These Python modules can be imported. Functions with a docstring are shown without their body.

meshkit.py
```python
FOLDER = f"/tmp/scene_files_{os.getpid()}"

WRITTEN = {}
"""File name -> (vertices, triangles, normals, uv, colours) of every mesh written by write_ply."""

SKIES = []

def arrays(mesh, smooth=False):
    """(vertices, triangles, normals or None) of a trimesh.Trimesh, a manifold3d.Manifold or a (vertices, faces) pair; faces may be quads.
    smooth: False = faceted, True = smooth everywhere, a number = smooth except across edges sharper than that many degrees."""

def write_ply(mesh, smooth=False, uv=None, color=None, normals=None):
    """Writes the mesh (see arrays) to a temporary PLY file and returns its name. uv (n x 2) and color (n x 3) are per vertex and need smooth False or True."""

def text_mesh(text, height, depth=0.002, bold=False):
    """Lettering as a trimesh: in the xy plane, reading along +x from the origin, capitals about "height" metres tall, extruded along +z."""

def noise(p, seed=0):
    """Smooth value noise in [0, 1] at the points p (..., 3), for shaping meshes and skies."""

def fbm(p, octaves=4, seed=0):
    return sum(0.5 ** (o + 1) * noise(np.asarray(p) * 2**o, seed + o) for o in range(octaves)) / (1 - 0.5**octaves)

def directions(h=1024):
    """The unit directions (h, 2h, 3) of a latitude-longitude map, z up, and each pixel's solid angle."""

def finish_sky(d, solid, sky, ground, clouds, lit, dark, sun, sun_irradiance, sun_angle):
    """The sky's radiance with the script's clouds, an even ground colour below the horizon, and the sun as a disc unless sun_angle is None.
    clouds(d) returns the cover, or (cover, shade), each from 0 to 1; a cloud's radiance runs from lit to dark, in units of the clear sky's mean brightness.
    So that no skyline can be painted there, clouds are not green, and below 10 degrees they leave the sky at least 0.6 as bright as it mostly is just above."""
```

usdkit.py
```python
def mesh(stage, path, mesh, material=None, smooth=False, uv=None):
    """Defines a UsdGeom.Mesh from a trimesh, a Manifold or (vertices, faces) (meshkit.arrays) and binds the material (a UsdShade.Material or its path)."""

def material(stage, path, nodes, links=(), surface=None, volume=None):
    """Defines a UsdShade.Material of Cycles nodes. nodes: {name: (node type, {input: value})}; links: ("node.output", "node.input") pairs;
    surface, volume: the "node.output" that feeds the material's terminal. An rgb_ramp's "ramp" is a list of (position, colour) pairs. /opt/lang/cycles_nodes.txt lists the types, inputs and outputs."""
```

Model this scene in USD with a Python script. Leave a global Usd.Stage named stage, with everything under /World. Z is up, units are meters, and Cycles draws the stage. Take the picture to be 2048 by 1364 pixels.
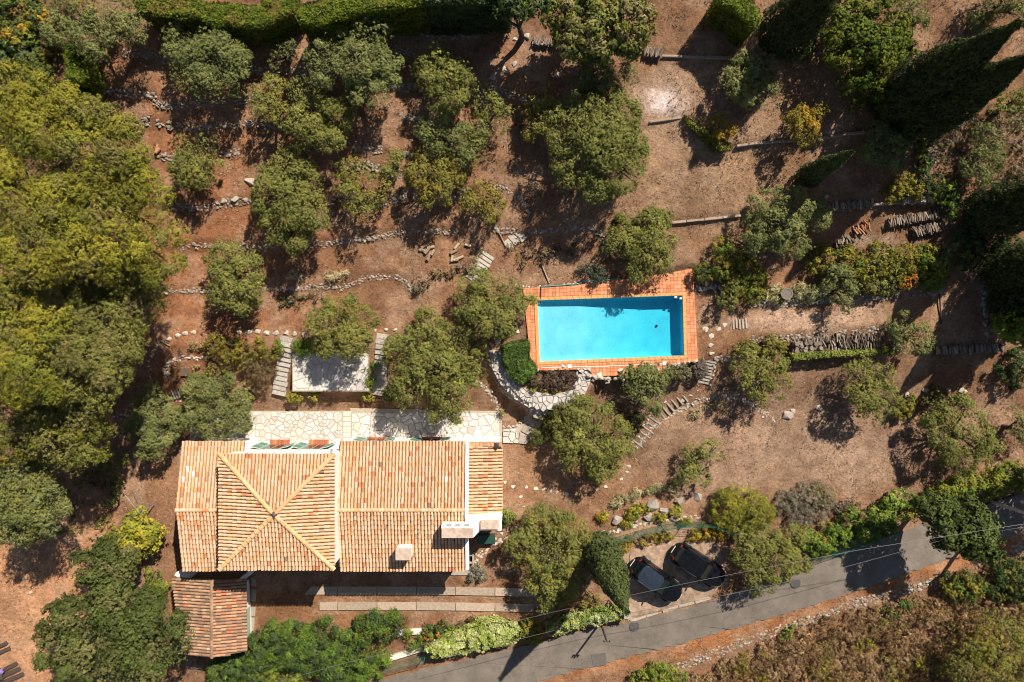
import math, numpy as np, trimesh, meshkit, usdkit
from pxr import Usd, UsdGeom, UsdLux, UsdShade, Gf, Sdf, Vt
from scipy.spatial import Voronoi, ConvexHull
from shapely.geometry import Polygon, LineString, Point, box as sbox
from shapely import contains_xy, distance as sdist, points as spoints
import manifold3d as m3

stage = Usd.Stage.CreateInMemory()
UsdGeom.SetStageUpAxis(stage, 'Z'); UsdGeom.SetStageMetersPerUnit(stage, 1.0)
UsdGeom.Xform.Define(stage, '/World'); UsdGeom.Scope.Define(stage, '/World/Looks')

# ---------------------------------------------------------------- camera, sky, sun, exposure
HC, SC = 45.0, 0.033                    # camera height over the house ground, metres per photo pixel there
cam = UsdGeom.Camera.Define(stage, '/World/camera')
cam.CreateHorizontalApertureAttr(36.0); cam.CreateVerticalApertureAttr(36.0*682/1024)
cam.CreateFocalLengthAttr(36.0*HC/(2048*SC)); cam.CreateClippingRangeAttr(Gf.Vec2f(0.5, 5000))
cam.AddTranslateOp().Set(Gf.Vec3d(0, 0, HC))
cam.CreateExposureAttr(0.62)
SUN_EL = math.radians(47.0); SUN_AZ = math.atan2(0.57, 0.82)
sun = UsdLux.DistantLight.Define(stage, '/World/sun')
sun.CreateIntensityAttr(1.25); sun.CreateAngleAttr(0.53); sun.CreateNormalizeAttr(True)
sun.CreateColorAttr(Gf.Vec3f(1.0, 0.92, 0.80))
sun.AddRotateZOp().Set(-math.degrees(SUN_AZ)); sun.AddRotateXOp().Set(-(90-math.degrees(SUN_EL)))
sky = UsdLux.DomeLight.Define(stage, '/World/sky'); sky.CreateIntensityAttr(1.0)
sm = usdkit.material(stage, '/World/Looks/sky_air', {'s': ('sky_texture', {'sky_type': 'single_scattering', 'sun_disc': False,
     'sun_elevation': SUN_EL, 'sun_rotation': SUN_AZ}), 'b': ('background_shader', {'strength': 0.05})}, [('s.color', 'b.color')], surface='b.background')
UsdShade.MaterialBindingAPI.Apply(sky.GetPrim()).Bind(sm)

# ---------------------------------------------------------------- writing prims
T = Sdf.ValueTypeNames
COUNT = {}
def path_for(parent, name):
    k = f'{parent}/{name}'; n = COUNT.get(k, 0); COUNT[k] = n+1
    return k if n == 0 else f'{k}_{n:03d}'
def data(prim, label=None, cat=None, group=None, kind=None):
    for k, v in (('label', label), ('category', cat), ('group', group), ('kind', kind)):
        if v: prim.SetCustomDataByKey(k, v)
LOC = {}
def thing(name, label, cat, loc=(0, 0, 0), rotz=0.0, group=None, kind=None):
    p = path_for('/World', name); x = UsdGeom.Xform.Define(stage, p)
    x.AddTranslateOp().Set(Gf.Vec3d(*map(float, loc)))
    if rotz: x.AddRotateZOp().Set(math.degrees(rotz))
    data(x.GetPrim(), label, cat, group, kind); LOC[p] = np.array(loc, float) if not rotz else np.zeros(3)
    return p
def tri(f):
    f = np.asarray(f, int)
    return np.vstack([f[:, [0, 1, 2]], f[:, [0, 2, 3]]]) if f.shape[1] == 4 else f
def vf(m):
    if hasattr(m, 'to_mesh'):
        q = m.to_mesh(); return np.array(q.vert_properties[:, :3], float), np.array(q.tri_verts, int)
    if hasattr(m, 'vertices'): return np.array(m.vertices, float), np.array(m.faces, int)
    return np.asarray(m[0], float), tri(m[1])
def put(path, m, mat, smooth=False, tint=None):
    if smooth: v, f, n = meshkit.arrays(m, smooth)
    else: (v, f), n = vf(m), None
    g = UsdGeom.Mesh.Define(stage, path)
    g.CreatePointsAttr(Vt.Vec3fArray.FromNumpy(np.ascontiguousarray(v, np.float32)))
    g.CreateFaceVertexCountsAttr(Vt.IntArray.FromNumpy(np.full(len(f), 3, np.int32)))
    g.CreateFaceVertexIndicesAttr(Vt.IntArray.FromNumpy(np.ascontiguousarray(f, np.int32).ravel()))
    g.CreateSubdivisionSchemeAttr('none')
    if n is not None:
        g.CreateNormalsAttr(Vt.Vec3fArray.FromNumpy(n.astype(np.float32))); g.SetNormalsInterpolation('vertex')
    if tint is not None:
        t = np.asarray(tint, np.float32)
        if t.ndim == 1: t = np.tile(t, (len(v), 1))
        UsdGeom.PrimvarsAPI(g).CreatePrimvar('tint', T.Color3fArray, 'vertex').Set(Vt.Vec3fArray.FromNumpy(np.ascontiguousarray(t)))
    UsdShade.MaterialBindingAPI.Apply(g.GetPrim()).Bind(mat)
    return g.GetPrim()
def part(parent, name, m, mat, smooth=False, tint=None, label=None, kind=None, local=False):
    """a child of a thing (or of a part); m in world coordinates unless local"""
    v, f = vf(m)
    if not local:
        root = '/'.join(parent.split('/')[:3]); v = v - LOC.get(root, 0)
    p = path_for(parent, name); prim = put(p, (v, f), mat, smooth, tint); data(prim, label, None, None, kind)
    return p
def single(name, m, mat, label, cat, group=None, kind=None, smooth=False, tint=None):
    p = path_for('/World', name); data(put(p, m, mat, smooth, tint), label, cat, group, kind); LOC[p] = np.zeros(3); return p
def structure(name, m, mat, smooth=False, tint=None, label=None):
    return single(name, m, mat, label, None, None, 'structure', smooth, tint)
def join(ms):
    vs, fs, n = [], [], 0
    for m in ms:
        v, f = vf(m); vs.append(v); fs.append(f+n); n += len(v)
    return np.vstack(vs), np.vstack(fs)
def boxm(x0, x1, y0, y1, z0, z1):
    return trimesh.creation.box(bounds=[[x0, y0, z0], [x1, y1, z1]])
def bevel_box(x0, x1, y0, y1, z0, z1, b=0.02):
    c = np.array([[x, y, z] for x in (x0, x1) for y in (y0, y1) for z in (z0, z1)]); mid = c.mean(0); pts = []
    for p in c:
        s = np.sign(p-mid)
        for k in range(3):
            q = p.copy(); q -= s*b; q[k] += s[k]*b; pts.append(q)
    return hull(np.array(pts))
def hull(p):
    h = ConvexHull(p); v = p[h.vertices]; m = {a: i for i, a in enumerate(h.vertices)}
    f = np.array([[m[a] for a in s] for s in h.simplices])
    c = v.mean(0); a, b, d = v[f[:, 0]], v[f[:, 1]], v[f[:, 2]]
    flip = np.einsum('ij,ij->i', np.cross(b-a, d-a), a-c) < 0
    f[flip] = f[flip][:, ::-1]
    return v, f
def obox(c, ax, ay, z0, z1, lx, ly, b=0.0):
    """box centred at c (xy) with axes ax, ay, half sizes lx, ly"""
    c, ax, ay = (np.asarray(q, float)[:2] for q in (c, ax, ay))
    if b: v, f = bevel_box(-lx, lx, -ly, ly, z0, z1, b)
    else: v, f = vf(boxm(-lx, lx, -ly, ly, z0, z1))
    xy = c+v[:, :1]*ax+v[:, 1:2]*ay
    return np.column_stack([xy, v[:, 2]]), f
def tube(pts, rad, sides=6):
    p = np.asarray(pts, float); r = np.broadcast_to(rad, (len(p),))
    t = np.gradient(p, axis=0); t /= np.linalg.norm(t, axis=1, keepdims=True)+1e-9
    a = np.cross(t, np.where(np.abs(t[:, 2:]) < .9, [0, 0, 1.], [1., 0, 0])); a /= np.linalg.norm(a, axis=1, keepdims=True)+1e-9
    b = np.cross(t, a); an = np.arange(sides)*2*np.pi/sides
    v = p[:, None]+r[:, None, None]*(np.cos(an)[None, :, None]*a[:, None]+np.sin(an)[None, :, None]*b[:, None])
    i, j = np.meshgrid(np.arange(len(p)-1), np.arange(sides), indexing='ij'); k = (j+1) % sides
    q = np.stack([i*sides+j, i*sides+k, (i+1)*sides+k, (i+1)*sides+j], -1).reshape(-1, 4)
    v = v.reshape(-1, 3); n = len(v); v = np.vstack([v, p[:1], p[-1:]])
    caps = [[n, (s+1) % sides, s] for s in range(sides)]+[[n+1, n-sides+s, n-sides+(s+1) % sides] for s in range(sides)]
    return v, np.vstack([tri(q), caps])
def prism(poly, z0, z1):
    """poly: xy ring; z1 scalar or per-vertex"""
    P = Polygon(poly)
    if not P.is_valid: P = P.buffer(0)
    if P.geom_type != 'Polygon': P = max(P.geoms, key=lambda g: g.area)
    m = trimesh.creation.extrude_polygon(P, 1.0, engine='earcut'); v = np.array(m.vertices)
    v[:, 2] = np.where(v[:, 2] > .5, z1, z0)
    return v, np.array(m.faces)
def chamfer_prism(poly, z0, z1, b=0.015):
    """flat stone: convex ring with a chamfered top"""
    P = Polygon(poly); Q = P.buffer(-b)
    if Q.is_empty or Q.geom_type != 'Polygon' or len(Q.exterior.coords) < 4: return prism(poly, z0, z1)
    a = np.array(P.exterior.coords)[:-1]; q = np.array(Q.exterior.coords)[:-1]
    return hull(np.vstack([np.column_stack([a, np.full(len(a), z0)]), np.column_stack([a, np.full(len(a), z1-b)]), np.column_stack([q, np.full(len(q), z1)])]))

# ---------------------------------------------------------------- materials
L = '/World/Looks/'
def plain(name, col, rough=0.6, spec=0.3, noise=None, bump=0.0, bscale=20, metal=0.0, coat=0.0):
    n = {'p': ('principled_bsdf', {'roughness': rough, 'specular_ior_level': spec, 'metallic': metal, 'coat_weight': coat, 'base_color': col})}; l = []
    if noise or bump: n['g'] = ('geometry', {})
    if noise:
        sc, amt = noise
        n['n'] = ('noise_texture', {'scale': sc, 'detail': 6, 'roughness': .65}); l.append(('g.position', 'n.vector'))
        n['r'] = ('rgb_ramp', {'ramp': [(.3, [c*(1-amt) for c in col]), (.55, col), (.75, [min(.95, c*(1+amt*.7)) for c in col])]})
        l += [('n.fac', 'r.fac'), ('r.color', 'p.base_color')]
    if bump:
        n['bn'] = ('noise_texture', {'scale': bscale, 'detail': 5, 'roughness': .6}); n['b'] = ('bump', {'strength': bump, 'distance': .05})
        l += [('g.position', 'bn.vector'), ('bn.fac', 'b.height'), ('b.normal', 'p.normal')]
    return usdkit.material(stage, L+name, n, l, surface='p.BSDF')
def tinted(name, rough=0.75, noise=(20, .25), bump=.3, bscale=25, spec=.25):
    """colour from the mesh's own tint, broken up by grain"""
    sc, amt = noise
    n = {'a': ('attribute', {'attribute': 'tint'}), 'g': ('geometry', {}), 'n': ('noise_texture', {'scale': sc, 'detail': 6, 'roughness': .65}),
         'r': ('rgb_ramp', {'ramp': [(.28, [1-amt]*3), (.52, [1]*3), (.75, [1+amt]*3)]}), 'm': ('mix_color', {'blend_type': 'multiply', 'fac': 1.0, 'use_clamp': False}),
         'bn': ('noise_texture', {'scale': bscale, 'detail': 5, 'roughness': .65}), 'b': ('bump', {'strength': bump, 'distance': .05}), 'p': ('principled_bsdf', {'roughness': rough, 'specular_ior_level': spec})}
    return usdkit.material(stage, L+name, n, [('g.position', 'n.vector'), ('n.fac', 'r.fac'), ('a.color', 'm.a'), ('r.color', 'm.b'), ('m.result', 'p.base_color'),
        ('g.position', 'bn.vector'), ('bn.fac', 'b.height'), ('b.normal', 'p.normal')], surface='p.BSDF')
M = {}
M['leaf'] = usdkit.material(stage, L+'leaf', {'a': ('attribute', {'attribute': 'tint'}), 'p': ('principled_bsdf', {'roughness': .6, 'specular_ior_level': .10}),
    't': ('translucent_bsdf', {}), 'x': ('mix_closure', {'fac': .14})}, [('a.color', 'p.base_color'), ('a.color', 't.color'), ('p.BSDF', 'x.closure1'), ('t.BSDF', 'x.closure2')], surface='x.closure')
# bare soil and dry grass: the mesh's own soil colour with litter, straw and clods of several sizes
M['soil'] = usdkit.material(stage, L+'soil', {'a': ('attribute', {'attribute': 'tint'}), 'g': ('geometry', {}),
    'n1': ('noise_texture', {'scale': 1.3, 'detail': 5, 'roughness': .6}), 'r1': ('rgb_ramp', {'ramp': [(.3, [.74, .72, .7]), (.5, [1]*3), (.7, [1.22, 1.24, 1.24])]}),
    'n2': ('noise_texture', {'scale': 5.5, 'detail': 6, 'roughness': .8}), 'r2': ('rgb_ramp', {'ramp': [(.34, [.36, .32, .30]), (.44, [.86]*3), (.56, [1.06]*3), (.68, [1.55, 1.58, 1.55])]}),
    'm1': ('mix_color', {'blend_type': 'multiply', 'fac': 1.0, 'use_clamp': False}), 'm2': ('mix_color', {'blend_type': 'multiply', 'fac': 1.0, 'use_clamp': False}),
    'bn': ('noise_texture', {'scale': 7, 'detail': 7, 'roughness': .75}), 'b': ('bump', {'strength': .8, 'distance': .12}),
    'p': ('principled_bsdf', {'roughness': .95, 'specular_ior_level': .1})},
    [('g.position', 'n1.vector'), ('g.position', 'n2.vector'), ('g.position', 'bn.vector'), ('n1.fac', 'r1.fac'), ('n2.fac', 'r2.fac'), ('a.color', 'm1.a'), ('r1.color', 'm1.b'),
     ('m1.result', 'm2.a'), ('r2.color', 'm2.b'), ('m2.result', 'p.base_color'), ('bn.fac', 'b.height'), ('b.normal', 'p.normal')], surface='p.BSDF')
M['stone'] = tinted('rubble_stone', .85, (9, .3), .5, 18)
M['tile'] = tinted('roof_tile', .8, (16, .22), .25, 40)
M['flag'] = tinted('flagstone', .7, (7, .16), .25, 25)
M['wood'] = tinted('timber', .85, (14, .35), .5, 30)
M['bark'] = plain('bark', (.09, .07, .055), .9, .1, (8, .5), .6, 14)
M['white'] = plain('white_render', (.80, .78, .74), .8, .2, (2.5, .06), .15, 30)
M['slab'] = plain('stained_slab', (.50, .38, .30), .85, .2, (3.5, .35), .2, 30)
M['concrete'] = plain('concrete', (.36, .30, .24), .9, .15, (5, .3), .3, 30)
M['mortar'] = plain('mortar', (.42, .35, .27), .9, .1, (12, .25), .3, 40)
M['asphalt'] = plain('asphalt', (.17, .145, .12), .9, .2, (1.6, .22), .3, 60)
M['green_paint'] = plain('green_paint', (.10, .21, .16), .5, .4, (3, .1))
M['pale_green'] = plain('pale_green_paint', (.33, .46, .38), .5, .4, (3, .1))
M['metal'] = plain('grey_metal', (.4, .4, .4), .45, .5, (6, .2), 0, 20, .6)
M['dark'] = plain('dark_void', (.02, .018, .016), .9, .1, (4, .3))
M['wire'] = plain('cable', (.12, .115, .11), .4, .5, (4, .1))
M['fence'] = plain('green_fence_wire', (.03, .17, .11), .5, .4, (4, .15))
# ---------------------------------------------------------------- the lie of the land
def un(px, py, z=0.0):
    """the point at height z that the photo shows at pixel (px, py)"""
    k = SC*(HC-np.asarray(z, float))/HC
    return np.stack([(np.asarray(px, float)-1024)*k, (682-np.asarray(py, float))*k], -1)
def profile(x, y):
    """the slope without its terraces: it rises from the house towards the top of the picture"""
    py = 682-y/SC
    z = np.interp(py, [-900, -150, 0, 200, 400, 560, 690, 820, 1150, 1210, 1260, 1400, 2200], [11, 6.6, 5.6, 4.5, 3.0, 1.75, 1.45, 0, 0, -.25, -.45, -.9, -4])
    return z
def smooth01(t): t = np.clip(t, 0, 1); return t*t*(3-2*t)
# terrace walls: photo polylines from left to right, step height, and how they look
WALLS = [
 ([(240, 100), (300, 107), (345, 118), (400, 122), (480, 130), (520, 140), (560, 136), (615, 138)], .55, 'rubble'),
 ([(165, 175), (250, 181), (298, 185), (310, 205), (330, 212), (420, 200), (500, 194)], .6, 'rubble'),
 ([(275, 238), (340, 248), (400, 250), (470, 242), (540, 246), (610, 262)], .55, 'rubble'),
 ([(316, 311), (352, 313)], .3, 'rubble'),
 ([(436, 304), (472, 301)], .3, 'rubble'),
 ([(340, 412), (420, 413), (455, 404), (505, 399)], .5, 'rubble'),
 ([(358, 494), (420, 489), (500, 495), (600, 492), (700, 480), (780, 468), (830, 462), (912, 464)], .55, 'flat'),
 ([(303, 583), (420, 581), (545, 578), (690, 573), (730, 555), (785, 552), (815, 565), (824, 582)], .35, 'flat'),
 ([(990, 458), (1030, 460)], .3, 'rubble'),
 ([(1060, 462), (1120, 459), (1180, 454), (1208, 470)], .35, 'flat'),
 ([(838, 55), (870, 66), (900, 66), (960, 58), (1030, 36)], .6, 'rubble'),
 ([(780, 90), (812, 99), (850, 118)], .35, 'rubble'),
 ([(683, 284), (735, 294), (762, 299)], .4, 'rubble'),
 ([(800, 306), (860, 310), (900, 318)], .35, 'rubble'),
 ([(672, 332), (735, 329), (800, 345)], .35, 'rubble'),
 ([(660, 404), (700, 392), (760, 405), (830, 385), (905, 395), (940, 380)], .45, 'rubble'),
 ([(950, 172), (1000, 180), (1040, 190), (1080, 205)], .6, 'rubble'),
 ([(690, 165), (780, 168), (830, 170)], .5, 'rubble'),
 ([(985, 372), (1020, 380), (1043, 398), (1058, 425)], .3, 'flat'),
 ([(800, 228), (845, 236), (905, 248)], .4, 'rubble'),
 ([(1325, 108), (1400, 110), (1462, 112), (1545, 120)], .3, 'concrete'),
 ([(1300, 241), (1322, 230), (1340, 225), (1368, 231)], .3, 'concrete'),
 ([(1474, 291), (1520, 284), (1580, 280), (1640, 277), (1680, 267), (1735, 262)], .35, 'concrete'),
 ([(1336, 446), (1400, 440), (1482, 431)], .35, 'concrete'),
 ([(1390, 577), (1440, 569)], .3, 'rubble'),
 ([(1500, 606), (1580, 606), (1650, 602), (1740, 596), (1830, 588), (1885, 584)], .35, 'rubble'),
 ([(1505, 681), (1580, 676), (1680, 667), (1775, 658)], .4, 'rubble'),
 ([(1655, 414), (1750, 409), (1800, 405), (1870, 398)], .3, 'concrete'),
 ([(1432, 718), (1478, 719)], .3, 'rubble'),
]
GATES = [(985, 470)]
walls_xy = []
for pts, h, _ in WALLS:
    a = np.array(pts, float); z = profile(0, (682-a[:, 1])*SC)
    walls_xy.append((un(a[:, 0], a[:, 1], z), h))
DECK_Z, PATIO_Z = 1.72, 1.25
deck_px = [(1046, 577), (1160, 567), (1300, 552), (1386, 537), (1396, 722), (1334, 730), (1330, 750), (1183, 753), (1182, 739), (1063, 741)]
DECK = un(*np.array(deck_px, float).T, DECK_Z)
pool_px = [(1075, 601), (1365, 591), (1368, 711), (1080, 723)]
POOL = un(*np.array(pool_px, float).T, DECK_Z)
PATIO = un(np.array([584, 738, 738, 584.]), np.array([706, 706, 783, 783.]), PATIO_Z)
deckP, poolP, patioP = Polygon(DECK), Polygon(POOL), Polygon(PATIO)
bedP = Polygon(un(np.array([985, 1062, 1062, 1184, 1181, 1166, 1110, 1076, 1040, 1008, 988.]), np.array([690, 690, 736, 736, 768, 792, 815, 815, 792, 758, 732.]), 1.4))
def ground(x, y):
    x, y = np.broadcast_arrays(np.asarray(x, float), np.asarray(y, float)); sh = x.shape; x, y = x.ravel(), y.ravel()
    z = profile(x, y)
    for w, h in walls_xy:
        lo, hi = w.min(0)-4.5, w.max(0)+4.5
        near = np.where((x > lo[0]) & (x < hi[0]) & (y > lo[1]) & (y < hi[1]))[0]
        if not len(near): continue
        p = np.stack([x[near], y[near]], -1); best = np.full(len(p), 1e9); side = np.zeros(len(p)); over = np.zeros(len(p))
        for k in range(len(w)-1):
            a, b = w[k], w[k+1]; d = b-a; l = np.hypot(*d); t = ((p-a)@d)/l**2; tc = np.clip(t, 0, 1)
            q = a+tc[:, None]*d; e = np.hypot(*(p-q).T)
            cr = (d[0]*(p[:, 1]-a[1])-d[1]*(p[:, 0]-a[0]))
            end = np.where((k == 0) & (t < 0), -t*l, np.where((k == len(w)-2) & (t > 1), (t-1)*l, 0.0))
            m = e < best; best[m] = e[m]; side[m] = np.sign(cr[m]); over[m] = end[m]
        perp = best
        z[near] += side*h*.34*np.clip(1-perp/3.5, 0, 1)*smooth01(perp/.42)*(1-smooth01(over/1.5))
    near = np.where((np.abs(x) < 16) & (np.abs(y) < 10))[0]
    if len(near):
        P = spoints(x[near], y[near])
        for poly, top, drop in ((bedP, 1.42, .8), (deckP, DECK_Z-.1, .25), (patioP, PATIO_Z-.1, .12)):
            d = sdist(P, poly); k = 1-smooth01(d/drop); z[near] = z[near]*(1-k)+top*k
        d = sdist(P, poolP); z[near] = np.where(d < .22, DECK_Z-2.6, z[near])
    return z.reshape(sh)
def gp(px, py, up=0.0):
    """the ground point seen at a pixel (or the point up metres over the ground there): x, y, z of the ground"""
    z = profile(0, (682-py)*SC)
    for _ in range(6):
        p = un(px, py, z+up); z = 0.5*z+0.5*float(ground(p[0], p[1]))
    p = un(px, py, z+up)
    return np.array([p[0], p[1], float(ground(p[0], p[1]))])
def gps(pts, up=0.0): return np.array([gp(a, b, up) for a, b in pts])
rng = np.random.default_rng(7)

xs = np.concatenate([-np.geomspace(420, 46, 16), np.arange(-42, 42.01, .17), np.geomspace(46, 420, 16)])
ys = np.concatenate([-np.geomspace(420, 33, 18), np.arange(-29, 29.01, .17), np.geomspace(33, 420, 18)])
X, Y = np.meshgrid(xs, ys); Z = ground(X, Y)
Z += (meshkit.fbm(np.stack([X*.9, Y*.9, X*0], -1), 4, 3)-.5)*.10*(np.abs(Y+7.2) > 7.8 if False else 1.0)
# the grounds under paving and buildings stay level
flat = (Y < -4.4) & (Y > -16.5) & (X < 0) & (X > -22); Z = np.where(flat, np.minimum(Z, -.01), Z)
PX, PY = 1024+X/SC*HC/(HC-Z), 682-Y/SC*HC/(HC-Z)
def blob(cx, cy, rx, ry, soft=.5, seed=0):
    n = (meshkit.fbm(np.stack([PX/40, PY/40, PX*0+seed], -1), 4, seed)-.5)*1.1
    d = np.hypot((PX-cx)/rx, (PY-cy)/ry)+n
    return np.clip((1+soft-d)/(2*soft), 0, 1)[..., None]
col = np.empty(X.shape+(3,)); col[:] = (.235, .150, .094)                          # brown earth under dry grass
def lay(c, w): global col; col = col*(1-w)+np.array(c)*w
lay((.262, .148, .085), blob(450, 400, 330, 330, .5, 1))                             # red earth, upper left
lay((.275, .145, .080), blob(380, 560, 130, 240, .4, 2))
lay((.255, .160, .100), blob(900, 420, 260, 180, .6, 3))
lay((.295, .210, .135), blob(1390, 340, 170, 130, .6, 4))                            # pale dry lawn
lay((.240, .165, .108), blob(1420, 160, 170, 90, .6, 5))
lay((.240, .172, .122), blob(1620, 880, 330, 130, .6, 6))
lay((.275, .215, .165), blob(1600, 905, 230, 75, .6, 27)*.7)
lay((.285, .215, .15), blob(1400, 330, 140, 100, .6, 28)*.5)
lay((.235, .150, .090), blob(1560, 660, 90, 70, .6, 7))
lay((.50, .41, .32), blob(1600, 640, 110, 22, .5, 8)*.8)
lay((.50, .41, .32), blob(1720, 625, 60, 24, .5, 18)*.55)
lay((.48, .42, .36), blob(1326, 197, 50, 36, .6, 9)*.5)
lay((.34, .27, .21), blob(1320, 212, 60, 42, .6, 10)*.4)
lay((.66, .66, .70), blob(1332, 203, 34, 22, .6, 9)*.95)
lay((.40, .34, .28), blob(1740, 480, 45, 12, .5, 11)*.7)
lay((.46, .275, .160), blob(100, 1210, 130, 190, .4, 12))                            # bare track, lower left
lay((.47, .31, .19), blob(40, 1250, 90, 80, .5, 13)*.7)
lay((.250, .150, .085), blob(700, 1210, 330, 55, .4, 14))
lay((.31, .16, .075), blob(1560, 1262, 420, 30, .5, 15)*(np.abs(PY-(1262-(PX-1560)*.30)) < 45)[..., None])
lay((.25, .150, .085), blob(1800, 1330, 420, 110, .4, 16))
lay((.40, .33, .26), blob(1330, 1130, 90, 75, .4, 17))                               # hard standing by the road
road_d = LineString([(700, 1385), (860, 1345), (1110, 1296), (1350, 1250), (1600, 1175), (1860, 1085), (2100, 1015)])
rd = sdist(spoints(PX.ravel(), PY.ravel()), road_d).reshape(PX.shape)
lay((.33, .165, .075), (np.clip(1-np.abs(rd-50)/26, 0, 1)*(PY > 1364-(PX-735)*.27)*(PX > 1000))[..., None]*.85)
mot = meshkit.fbm(np.stack([X*.45, Y*.45, X*0+5], -1), 5, 21)[..., None]
col = col*np.array((1.06, .88, .78))*(.60+.74*mot)*(.97+.06*meshkit.noise(np.stack([X*3, Y*3, X*0], -1), 4)[..., None])
strw = np.clip((meshkit.fbm(np.stack([X*.8, Y*.8, X*0+9], -1), 5, 33)-.46)/.16, 0, 1)[..., None]
col = col*(1-.35*strw)+np.array((.39, .265, .18))*.35*strw
n0, n1 = X.shape; idx = np.arange(n0*n1).reshape(n0, n1)
quads = np.stack([idx[:-1, :-1], idx[:-1, 1:], idx[1:, 1:], idx[1:, :-1]], -1).reshape(-1, 4)
structure('ground', (np.stack([X, Y, Z], -1).reshape(-1, 3), quads), M['soil'], True, col.reshape(-1, 3))

# road, hard standing and tracks as sheets draped on the land
def drape(left, right, lift, n=90, across=8):
    """strip between two photo polylines"""
    def res(p):
        p = np.array(p, float); s = np.r_[0, np.cumsum(np.hypot(*np.diff(p, axis=0).T))]; t = np.linspace(0, s[-1], n)
        return np.stack([np.interp(t, s, p[:, 0]), np.interp(t, s, p[:, 1])], -1)
    a, b = gps(res(left))[:, :2], gps(res(right))[:, :2]
    w = np.linspace(0, 1, across); P = a[:, None]*(1-w[None, :, None])+b[:, None]*w[None, :, None]
    z = ground(P[..., 0], P[..., 1])+.05+lift
    i = np.arange(n*across).reshape(n, across)
    q = np.stack([i[:-1, :-1], i[1:, :-1], i[1:, 1:], i[:-1, 1:]], -1).reshape(-1, 4)
    return np.concatenate([P, z[..., None]], -1).reshape(-1, 3), q
def wob(pts, amp=3.0, step=22, seed=0):
    p = np.array(pts, float); s = np.r_[0, np.cumsum(np.hypot(*np.diff(p, axis=0).T))]; t = np.arange(0, s[-1], step); r = np.random.default_rng(seed)
    return np.stack([np.interp(t, s, p[:, 0]), np.interp(t, s, p[:, 1])+r.normal(0, amp, len(t))], -1)
road_n = wob([(640, 1412), (735, 1366), (860, 1334), (1000, 1303), (1150, 1264), (1260, 1243), (1380, 1214), (1500, 1172), (1620, 1128), (1720, 1094), (1800, 1064), (1900, 1030), (2048, 985), (2200, 940)], 1.3, 9, 1)
road_s = wob([(940, 1412), (1060, 1366), (1200, 1327), (1350, 1289), (1500, 1247), (1650, 1202), (1760, 1164), (1870, 1126), (1960, 1093), (2048, 1060), (2200, 1010)], 1.6, 8, 2)
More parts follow.
